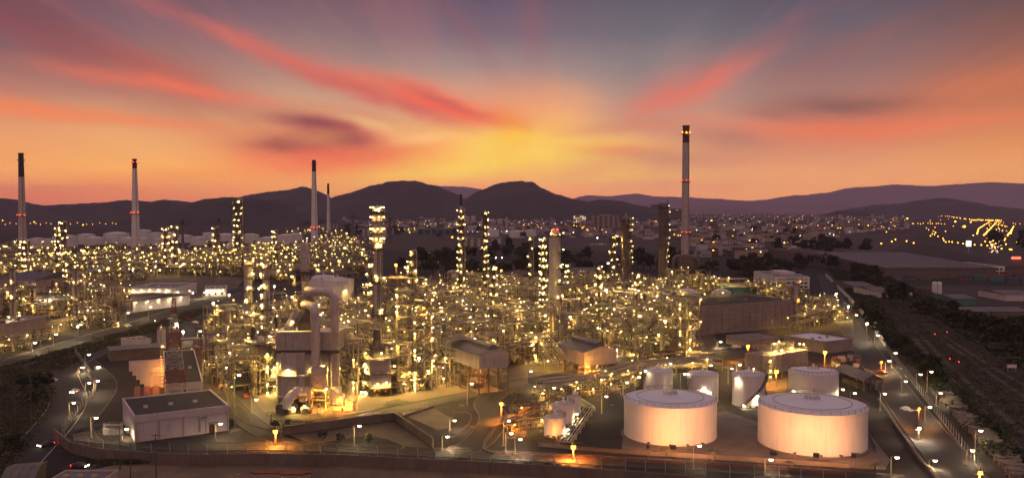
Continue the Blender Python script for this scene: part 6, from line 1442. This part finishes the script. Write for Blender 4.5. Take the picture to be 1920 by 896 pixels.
bld('white_office', 'small white two-storey office at the right end of the huge warehouse', 'office', [(1849,500),(1884,500),(1884,492),(1850,492)], 8, wall='white', roof='roof_grey', extra=lambda t, L1, L2, h: [window(t, L1*.55+i*L1*.2, L1*.68+i*L1*.2, 4, 6.4) for i in range(2)])
def containers():
    rnd = random.Random(9); cm = ['orange_p', 'blue', 'green', 'clad_dark', 'orange_p', 'steel_brown', 'roof_grey']; ms = {}
    def cont(m):
        if m not in ms:
            b = MB(); b.box(-6, 6, -1.2, 1.2, .1, 2.7); [b.box(-5.9+q*.6, -5.6+q*.6, -1.26, -1.2, .25, 2.6) for q in range(20)]; body = b.mesh('container_body', m)
            d = MB(); d.box(6, 6.06, -1.1, 1.1, .2, 2.6); d.bar((6.1, -.3, .3), (6.1, -.3, 2.5), .06); d.bar((6.1, .3, .3), (6.1, .3, 2.5), .06); ms[m] = (body, d.mesh('door', m))
        return ms[m]
    nm = {'orange_p': 'rust red', 'blue': 'blue', 'green': 'green', 'clad_dark': 'brown', 'steel_brown': 'dark brown', 'roof_grey': 'grey'}
    for row, (py, x0, x1) in enumerate(((512,1700,1960),(519,1760,1960),(526,1680,1740),(526,1810,1960),(516,1640,1690),(532,1870,1980))):
        px = x0
        while px < x1:
            p = G(px, py)
            for lvl in range(rnd.choice((1, 2, 2, 3))):
                m = rnd.choice(cm); bd, dr = cont(m); t = copy_thing([('body', bd, (0,0,0), 0, []), ('door', dr, (0,0,0), 0, [])], 'shipping_container', f'{nm[m]} shipping container in the yard before the huge warehouse', 'container', p + Vector((0,0,2.75*lvl)), R(rnd.uniform(-3, 3)), f'{nm[m]} containers in the yard')
            px += 13.2/p.y*FPX*1.04
containers()
for i, px in enumerate((1752, 1761)):
    c = G(px, 553); t = thing('white_silo', ('left' if i == 0 else 'right') + ' one of two upright white silos by the container yard', 'silo', c); b = MB(); b.lathe((0,0,0), [(1.9, 0), (2, .3), (2, 9.5), (1.6, 10.4), (.01, 10.9)], 18); b.build('shell', 'white', t); b = MB(); b.tube((2.3, 0, 0), (2.3, 0, 10), .1, 6); b.build('ladder', 'steel_dark', t)
bld('dark_kiosk', 'small dark kiosk left of the two white silos', 'kiosk', [(1736,544),(1746,544),(1747,540),(1737,540)], 6, wall='steel_dark', roof='black')
for i, (a, b_, y, w_, r_) in enumerate(((1790,1830,560,'green','roof_grey'),(1600,1640,536,'clad_dark','roof_grey'),(1640,1672,546,'wall','roof_grey'),(1800,1860,584,'clad_dark','roof_grey'),(1858,1930,584,'clad_dark','roof_grey'),(1885,1940,552,'wall','roof_grey'))):
    t, *_ = bld('low_house', '', 'house', [(a, y), (b_, y), (b_-6, y-9), (a-2, y-9)], 5, wall=w_, roof=r_, rise=1.6, ovh=.4, band=False, lm=False, group='low roofs right of the tracks'); later_label(t, 'low grey-roofed house')
# signal cabin sign right
t = thing('signal_board', 'small white board on two legs right of the rail tracks', 'signboard', G(1897, 698)); b = MB(); b.box(-2, 2, -.1, .1, 2, 3.4); b.build('board', 'white', t)
for x in (-1.7, 1.7): b = MB(); b.box(x-.1, x+.1, -.08, .08, 0, 2); b.build('leg', 'trim', t)
for i, (px, py, yt) in enumerate(((1752,640,626),(1775,632,622),(1797,690,678),(1780,684,672))):
    c = G(px, py); t = thing('rail_signal', f'thin rail signal post with a red light, {["first","second","third","fourth"][i]} along the tracks', 'rail signal', c); H = z_at(yt, c); b = MB(); b.tube((0,0,0), (0,0,H+.6), .1, 6); b.box(-.3, .3, -.25, .1, H-.4, H+.6); b.build('post', 'steel_dark', t); b = MB(); b.lathe((0, -.3, H), [(.01, -.22), (.22, 0), (.01, .22)], 8); b.build('lens', 'tail', t)
b = MB(); 
# ------------------------------------------------------------------ the distant town
def tower_block(label, px0, px1, ybase, ytop, m='clad_dark', cols=10, lit=.0, step=None, depth=.6):
    c0, c1 = G(px0, ybase), G(px1, ybase); H = z_at(ytop, c0); L_ = c1.x-c0.x; t = thing('tower_block', label, 'tower block', (c0.x, c0.y, 0)); fl = max(3, int(H/4)); b = MB(); b.box(0, L_, 0, L_*depth, 0, H); b.box(L_*.3, L_*.7, L_*.1, L_*.4, H, H+3)
    [b.box(-.4, L_+.4, -.6, -.001, H*k/fl, H*k/fl+1.0) for k in range(fl+1)]; b.build('wall', m, t); rnd = random.Random(px0)
    g = MB(); l_ = MB()
    for k in range(fl):
        for i in range(cols): (l_ if rnd.random() < lit else g).box(L_*(i+.2)/cols, L_*(i+.8)/cols, -.12, .05, H*k/fl+1.4, H*(k+1)/fl-.3)
    g.build('windows', 'glass', t); 
    if l_.f: l_.build('lit_windows', 'win', t)
    LANDMARKS.append((('the ' + label.split(',')[0])[:44], c0.x, c0.y))
tower_block('dark slab tower against the middle hill', 677, 699, 408, 359, 'clad_dark', 8, .01)
tower_block('broad pale hotel slab at the foot of the pointed hill', 1033, 1064, 404, 375, 'clad', 10, .02)
tower_block('second pale slab joined right of the hotel slab', 1066, 1088, 404, 381, 'clad', 8, .02)
tower_block('stepped pale block left below the hotel slab', 998, 1030, 406, 389, 'clad', 8, .03)
tower_block('big brown factory block with a dark doorway, under the hotel', 1112, 1160, 432, 404, 'wall_tan', 5, .0)
tower_block('tall beige silo block beside the brown factory', 1098, 1113, 434, 418, 'wall_tan', 4, .0)
tower_block('white-lit factory house left of the beige silo block', 1075, 1099, 420, 405, 'clad', 6, .5)
tower_block('pale twin tower right of the hotel slab', 1096, 1108, 405, 394, 'clad', 4, .0); tower_block('slim pale tower beside the pale twin', 1118, 1131, 405, 391, 'clad', 4, .0)
tower_block('grey tower block behind the tallest dark column', 1222, 1246, 412, 384, 'clad_dark', 8, .02); tower_block('grey tower block between column and tallest chimney', 1258, 1278, 414, 392, 'clad_dark', 6, .02)
tower_block('long pale block with lit top floor, far left of the town', 792, 818, 410, 400, 'clad', 8, .3); tower_block('pale block with many windows in the town centre', 1366, 1402, 441, 430, 'wall', 9, .08)
tower_block('brown block with rows of windows, right town', 1437, 1452, 424, 412, 'wall_tan', 5, .1); tower_block('long reddish block with rows of windows near the dark trees', 1582, 1612, 430, 415, 'wall_tan', 8, .06); tower_block('pale end tower of the long reddish block', 1613, 1625, 430, 413, 'clad', 3, .0)
tower_block('white low block in the town, left of the dark patch', 1480, 1500, 484, 465, 'wall', 5, .02); tower_block('pale block beside the dark town trees', 1356, 1376, 428, 421, 'wall', 5, .05)
tower_block('green low factory wall before the town', 783, 858, 440, 431, 'green', 6, .0, depth=.3)
hg = random.Random(21)
def house_proto(seed):
    rnd = random.Random(seed); w, d, h = rnd.uniform(9, 22), rnd.uniform(8, 13), rnd.choice((4, 6, 7, 10, 13)); b = MB(); b.box(-w/2, w/2, -d/2, d/2, 0, h); wl = b.mesh('wall', rnd.choice(('wall', 'wall_tan', 'clad', 'wall_tan', 'clad_dark')))
    r = MB()
    if h < 9: r.add([(-w/2-.6, -d/2-.6, h), (w/2+.6, -d/2-.6, h), (w/2+.6, 0, h+3), (-w/2-.6, 0, h+3), (-w/2-.6, d/2+.6, h), (w/2+.6, d/2+.6, h)], [(0,1,2,3), (3,2,5,4), (0,3,4), (1,5,2)])
    else: r.box(-w/2-.3, w/2+.3, -d/2-.3, d/2+.3, h, h+.8); r.box(-2, 3, -2, 2, h+.8, h+3)
    g = MB(); n = int(w/3); [g.box(-w/2+1+i*3, -w/2+2.6+i*3, -d/2-.08, -d/2+.05, z+1, z+2.6) for i in range(n) for z in range(0, int(h)-2, 3)]
    ps = [('wall', wl, (0,0,0), 0, []), ('roof', r.mesh('roof', rnd.choice(('roof_grey', 'clad_dark', 'orange_p', 'roof_dark'))), (0,0,0), 0, []), ('windows', g.mesh('windows', 'glass'), (0,0,0), 0, [])]
    return ps, h, d
HP = [house_proto(i) for i in range(12)]
TOWN = [(690,424),(800,412),(1000,408),(1300,404),(1480,402),(1640,404),(1650,424),(1540,446),(1480,470),(1380,484),(1320,482),(1290,446),(1080,440),(900,430),(760,430)]
k = 0
while k < 285:
    p = (hg.uniform(680, 1660), 400+90*hg.random()**1.5)
    if not inpoly(p, TOWN): continue
    hp = HP[hg.randrange(12)]; t = copy_thing(hp[0], 'town_house', 'small house among the close-packed houses of the distant town', 'house', G(*p), R(hg.choice((0, 90, 12, -20)))+hg.uniform(-.1, .1), 'houses of the distant town'); s_ = hg.uniform(.9, 1.4); t.scale = (s_, s_, s_); k += 1
for i, (px, py, w) in enumerate(((240,404,1),(500,408,2),(300,407,3),(200,412,0),(620,428,1),(700,444,2),(900,462,0),(1010,438,4),(120,408,5))):
    t = copy_thing(HP[i][0], 'far_shed', '', 'shed', G(px, py), 0, 'large far sheds', (4, 3, 1.6)); later_label(t, 'large distant shed')
b = MB(); lt = MB(); rr = random.Random(88)
TOWN2 = [(640,412),(800,403),(1000,400),(1300,398),(1480,397),(1660,399),(1700,404),(1700,432),(1600,436),(1540,452),(1450,484),(1320,486),(1290,452),(1080,446),(900,436),(690,440)]
k = 0
while k < 1500:
    p = (rr.uniform(640, 1700), 397+90*rr.random()**1.7)
    if not inpoly(p, TOWN2): continue
    c = G(*p); w, d, h = rr.uniform(8, 26), rr.uniform(8, 18), rr.choice((4, 5, 6, 7, 9, 12, 18)); rz = rr.choice((0, .2, 1.57, -.35)); m_ = rr.randrange(4)
    b.cbox((c.x, c.y, h/2), (w, d, h), rz, m_); b.cbox((c.x, c.y, h+.4), (w+1.2, d+1.2, .8), rz, 4 if rr.random() < .6 else 5); k += 1
    if rr.random() < .36:
        e = c + Vector((rr.uniform(-9, 9), -d, rr.uniform(4, 9))); q = rr.choice((.5, .7, .9, 1.3)); lt.lathe(e, [(.05, -q), (q*.8, -q*.6), (q, 0), (q*.8, q*.6), (.05, q)], 5, rr.choice((0, 0, 1, 2)))
o = b.build('town_buildings', ['wall', 'wall_tan', 'clad', 'clad_dark', 'roof_grey', 'roof_dark']); tag(o, 'dense low buildings of the distant town reading as one mass', 'town', None, 'stuff')
o = lt.build('town_lights', ['faro', 'far', 'farw']); tag(o, 'countless tiny lights scattered through the distant town', 'lights', None, 'stuff')
# town trees
trees([(700,440),(1300,412),(1650,408),(1640,440),(1560,455),(1300,470),(760,450)], 30, 'dark tree between the town houses', 'trees in the town', (1.4, 2.2))
# lights of the town: the ones that show largest are lamps of their own
def dot_proto(e, r, h):
    b = MB(); b.tube((0,0,0), (0,0,h), .18, 4); po = b.mesh('pole', 'steel_dark'); return [('pole', po, (0,0,0), 0, []), ('lamp', lampm(e, r), (0, -.3, h), 0, [])]
def dots(pts, e, r, h, group, label, cat='lamp'):
    pr = dot_proto(e, r, h)
    for p in pts: copy_thing(pr, 'street_lamp', label, cat, p, 0, group)
rnd = random.Random(3); A = []; B_ = []; C_ = []
while len(A)+len(B_)+len(C_) < 170:
    p = (rnd.uniform(690, 1660), 400+95*rnd.random()**1.3)
    if not inpoly(p, TOWN): continue
    rnd.choice((A, A, B_, C_)).append(G(*p))
dots(A, 'faro', 1.4, 9, 'small amber lamps of the town', 'small amber lamp in the distant town'); dots(B_, 'farw', 1.1, 8, 'small white lamps of the town', 'small white lamp in the distant town'); dots(C_, 'far', 1.1, 8, 'small yellow lamps of the town', 'small yellow lamp in the distant town')
for (px, py, e, r, lab) in ((964,408,'fw',1.6,'bright white lamp in the town below the hotel slab'),(1120,448,'fw',1.2,'bright white lamp right of the factory blocks'),(848,447,'faro',1.9,'big amber lamp left of the lamp-strung column'),(1061,423,'faro',1.6,'amber lamp before the factory, first of three'),(1076,425,'faro',1.5,'amber lamp before the factory, second of three'),(1092,430,'faro',1.6,'amber lamp before the factory, third of three'),(1131,420,'faro',1.6,'amber lamp high before the brown factory wall'),(1334,415,'faro',3.4,'large amber lamp in the town right of the tallest chimney'),(1230,417,'faro',2.0,'amber lamp left of the tallest dark column'),(1458,407,'faro',2.0,'amber lamp in the right part of the town'),(804,478,'fw',.9,'white lamp in front of the dark trees, left'),(824,478,'fw',.7,'white lamp in front of the dark trees, right of another'),(1701,411,'faro',4.5,'large amber lamp at the foot of the low right hill'),(1791,417,'faro',4,'large amber lamp by the highway junction, left'),(1808,427,'faro',4.2,'large amber lamp by the highway junction, nearest'),(1820,418,'faro',3.2,'amber lamp by the highway junction, right'),(156,424,'faro',2.2,'amber lamp by the far left tanks'),(64,418,'faro',2.6,'amber lamp behind the leftmost chimney'),(112,436,'faro',2.0,'amber lamp above the far left tank farm'),(5,415,'faro',2.6,'amber lamp at the far left edge'),(930,487,'fw',.7,'white lamp in the dark trees by the strung columns'),(941,487,'fw',.6,'second white lamp in the dark trees'),(940,512,'faro',1.0,'amber lamp in the dark trees behind the works'),(1140,498,'farw',1.2,'white lamp among trees')):
    H = 12 if py > 440 else 16; c = G(px, py + FPX*H/G(px, py).y*.9); t = copy_thing(dot_proto(e, r, H), 'street_lamp', lab, 'lamp', c, 0, None)
# white factory row lights
dots([G(px, py) for px in range(868, 1010, 9) for py in (440,)], 'farw', .7, 8, 'white lamps of the distant factory', 'small white lamp on the distant factory yard')
dots([G(808+q*9, 426) for q in range(7)], 'g', 1.1, 12, 'green-white lamps of the far yard', 'greenish lamp in the far yard before the town')
# far left shoreline amber dots
FARL0 = [G(10+q*11+rnd.uniform(-4, 4), 424+rnd.uniform(-2, 2)) for q in range(20)]
# highway on the right with its lamp rows and cars
FARL = []
HW = [(1905,520),(1868,470),(1820,440),(1800,428),(1740,416),(1700,408),(1668,402)]
gsheet('highway', [(1866,478),(1905,478),(1885,440),(1852,426),(1862,426),(1840,428),(1815,446)], .05, 'asphalt2')
road([(1980,500),(1860,484),(1780,462),(1700,448),(1620,440)], 26, 'asphalt', .055, kerb=False, name='highway')
road([(1900,500),(1870,450),(1850,428)], 60, 'asphalt2', .06, kerb=False, name='highway')
road([(1820,450),(1838,432),(1850,424),(1760,412),(1690,407),(1672,402)], 24, 'asphalt2', .064, kerb=False, name='highway')

J = lambda a: rnd.uniform(-a, a)
def rowp(p, q, n, j=1.0): return [G(p[0]+(q[0]-p[0])*(i+J(.3))/n + J(j), p[1]+(q[1]-p[1])*i/n + J(j*.35)) for i in range(n+1)]
L1 = rowp((1832,446),(1834,437),4,.4)+rowp((1836,434),(1858,418),12,.5); L2 = rowp((1845,449),(1871,418),18,.5); L3 = rowp((1889,450),(1901,430),12,.8)+rowp((1893,446),(1899,438),6,1.5); L4 = rowp((1739,401),(1822,416),26,2)+rowp((1822,416),(1876,417),26,2); L5 = rowp((1696,424),(1772,424),13,3)+rowp((1900,424),(1960,426),9,2); L6 = rowp((1858,388),(1960,391),20,3)+rowp((1895,390),(1918,389),8,2); L7 = rowp((1738,434),(1775,463),8,4)+rowp((1775,463),(1900,480),12,5)+rowp((1860,424),(1885,430),8,2); L8 = [G(1723+11.5*math.cos(a/16*6.28), 397+3.2*math.sin(a/16*6.28)) for a in range(16)]+rowp((1718,400),(1734,400),7,.8)
for L_, r, lab in ((L1, 1.5, 'outer lamp row of the highway curve'), (L2, 1.5, 'inner lamp row of the highway curve'), (L3, 1.4, 'lamp row on the right side of the highway'), (L4, 2.0, 'lamp row along the road to the hill'), (L5, 1.2, 'lamp row across the fields'), (L6, 3.6, 'far lamp string at the right horizon'), (L7, 1.0, 'lamp row along the near highway'), (L8, 3.0, 'ring of lamps at the far interchange')): FARL.append((L_, r, lab))
FARL.append(([G(rnd.uniform(1650, 1920), 396+75*rnd.random()**1.3) for _ in range(40)] + [G(rnd.uniform(1846, 1885), rnd.uniform(412, 470)) for _ in range(40)], 1.1, 'scattered lamps round the highway'))
FARL.append((FARL0, 1.1, 'amber lamps beyond the far left tanks'))
for L_, r, lab in FARL:
    r *= 1.15
    b = MB()
    for p in L_:
        b.tube(p, p + Vector((0,0,10)), .2, 4, 1); b.lathe(p + Vector((0,-.3,10)), [(r*.05, -r), (r*.8, -r*.6), (r, 0), (r*.8, r*.6), (r*.05, r)], 6, 0)
    tag(b.build('highway_lights', ['faro', 'steel_dark']), lab + (', far right, tiny amber lights' if 'left' not in lab else ', tiny'), 'highway lights', None, 'stuff')
def car_proto(col):
    b = MB(); b.add([(-.9,-2.1,.3),(.9,-2.1,.3),(.9,2.1,.3),(-.9,2.1,.3),(-.9,-2.1,.85),(.9,-2.1,.85),(.9,2.1,.9),(-.9,2.1,.9)], [(0,3,2,1),(4,5,6,7),(0,1,5,4),(1,2,6,5),(2,3,7,6),(3,0,4,7)]); b.add([(-.85,-1.1,.86),(.85,-1.1,.86),(.85,1.7,.88),(-.85,1.7,.88),(-.7,-.5,1.45),(.7,-.5,1.45),(.7,1.1,1.45),(-.7,1.1,1.45)], [(4,5,6,7),(0,1,5,4),(1,2,6,5),(2,3,7,6),(3,0,4,7)]); body = b.mesh('body', col)
    ps = [('body', body, (0,0,0), 0, [])]
    w = MB(); w.tube((-.12,0,0), (.12,0,0), .33, 10); wm = w.mesh('wheel', 'tyre'); ps += [('wheel', wm, (x, y, .33), 0, []) for x in (-.85, .85) for y in (-1.3, 1.3)]
    h = MB(); h.box(-.3, .3, -.05, .05, -.18, .18); hm = h.mesh('headlight', 'head'); tm = h.mesh('tail_light', 'tail'); ps += [('headlight', hm, (x, -2.14, .65), 0, []) for x in (-.6, .6)] + [('tail_light', tm, (x, 2.14, .7), 0, []) for x in (-.6, .6)]
    return ps
CP = [car_proto('white'), car_proto('steel_dark'), car_proto('red')]
for i in range(80):
    f = rnd.random(); c = G(1856+f*20+rnd.uniform(-8, 14), 474-46*f); rv = rnd.random() < .35; copy_thing(CP[i % 3], 'car', 'small car with its lights on among the highway traffic', 'car', c, math.pi if rv else 0, 'cars on the highway', (2.2, 2.2, 2.2) if 0 else (1, 1, 1))
for i, (px, py, rz) in enumerate(((140,736,0),(86,836,-.5))): copy_thing(CP[i], 'car', ['car with both headlights on, coming down the outer left road', 'car with headlights on, lower on the outer left road'][i], 'car', G(px, py), rz, None)
copy_thing(CP[0], 'car', 'white car with red tail lights on the left road bend', 'car', G(100, 716), math.pi+.2, None); copy_thing(CP[1], 'car', 'dark car on the lane at the bottom left with lights on', 'car', G(150, 876), R(80), None)
t = thing('lit_sign', 'bright white square pylon sign beside the highway', 'sign', G(1816, 474)); b = MB(); b.box(-4, 4, -.4, .4, 10, 19); b.box(-.8, .8, -.3, .3, 0, 10, 1); b.build('board', ['sign', 'trim'], t)
tag(MB().box(-6, 6, -.3, .3, 3, 6).build('red_lit_sign', 'tail', None, G(1905, 490)), 'red glowing sign board at the right edge by the highway', 'sign')
# near bottom-left roofs
t, *_ = bld('roadside_roof', 'flat pale roof of a roadside house at the bottom left', 'house', [(88,905),(190,905),(178,884),(98,884)], 4, wall='wall_tan', roof='roof_grey')
t, *_ = bld('roadside_roof', 'dark pitched roof of a hut at the bottom left corner', 'house', [(0,905),(60,900),(50,872),(5,868)], 4, wall='clad_dark', roof='clad_dark', rise=1.5, ovh=.4)
# pipes lying on the lane
for i, (px, py) in enumerate(((470,886),(520,888))): tag(MB().tube((0,0,.3), (9,0.4,.3), .3, 8).tube((1,-.8,.3),(7,-.7,.3), .25, 8).build('lying_pipes', 'orange_p', None, G(px, py)), f'rusty pipes lying on the sandy lane, {"left" if i == 0 else "right"} pile', 'pipes')

# outdoor cooling units, crates and parked vehicles
for i in range(6):
    c = G(203+(i % 3)*9, 806+(i//3)*8); t = thing('cooling_unit', '', 'cooling unit', c, R(33), 'cooling units beside the long white hall'); later_label(t, 'grey cooling unit')
    b = MB(); b.box(-1.4, 1.4, -1.1, 1.1, .2, 2.2); b.build('casing', 'trim', t); b = MB(); b.lathe((0, 0, 2.2), [(.9, 0), (.85, .35), (.7, .35), (.01, .1)], 14); b.build('fan', 'steel_dark', t)
cm = {}
for i in range(26):
    c = G(rnd.uniform(1562, 1614), rnd.uniform(672, 690)) if i < 18 else G(rnd.uniform(1395, 1440), rnd.uniform(652, 664)); k = rnd.choice(('orange_p', 'steel_dark', 'wall_tan', 'blue', 'trim'))
    if k not in cm: b = MB(); b.box(-1, 1, -.8, .8, .15, 1.6); [b.box(-1.06, 1.06, -.86, -.8, z, z+.2) for z in (.3, .8, 1.3)]; b.box(-.9, .9, -.7, .7, 0, .15); cm[k] = b.mesh('crate', k)
    o = link(cm[k], 'crate', None, c, rnd.uniform(0, 3)); o.scale = (rnd.uniform(.8, 1.6),)*3; tag(o, None, 'crate', 'crates stored near the pale-roofed warehouse'); later_label(o, {'orange_p': 'rusty', 'steel_dark': 'dark', 'wall_tan': 'tan', 'blue': 'blue', 'trim': 'grey'}[k] + ' crate')
TK = MB(); TK.box(-1.2, 1.2, -3.9, -2.0, .6, 3.0); TK.box(-1.0, 1.0, -2.0, 4.0, .6, .9); tkb = TK.mesh('cab', 'white'); TC = MB(); TC.box(-1.2, 1.2, -1.7, 4.1, .95, 3.2); tcb = TC.mesh('cargo_box', 'clad_dark'); tw = MB(); tw.tube((-.18,0,0), (.18,0,0), .5, 12); twm = tw.mesh('wheel', 'tyre')
TP_ = [('cab', tkb, (0,0,0), 0, []), ('cargo_box', tcb, (0,0,0), 0, [])] + [('wheel', twm, (x, y, .5), 0, []) for x in (-1.05, 1.05) for y in (-3, 1.2, 3)]
for i, (px, py, rz) in enumerate(((378,622,1.2),(396,628,1.3),(404,616,1.1),(852,511,.3),(872,510,1.5),(1700,556,1.4),(1668,548,.2),(1632,612,.35))):
    t = copy_thing(TP_, 'truck', '', 'truck', G(px, py), rz, 'parked trucks'); later_label(t, 'parked box truck')
for i, (px, py, rz) in enumerate(((320,600,1.1),(336,604,1.1),(352,600,1.1),(366,606,1.1),(1590,560,.3),(1604,590,.3),(1380,652,1.3),(1372,656,1.3),(460,746,.5),(240,612,1.2),(180,634,1.3),(1655,700,.4),(1700,770,.4))):
    t = copy_thing(CP[i % 3][:5], 'car', '', 'car', G(px, py), rz, 'cars parked around the works'); later_label(t, ['white', 'dark', 'red'][i % 3] + ' parked car')
haze(HAZE)
resolve_labels()
for o in list(COL.objects):          # meshes never given faces would be empty helpers: drop them
    if o.type == 'MESH' and len(o.data.polygons) == 0: bpy.data.objects.remove(o)
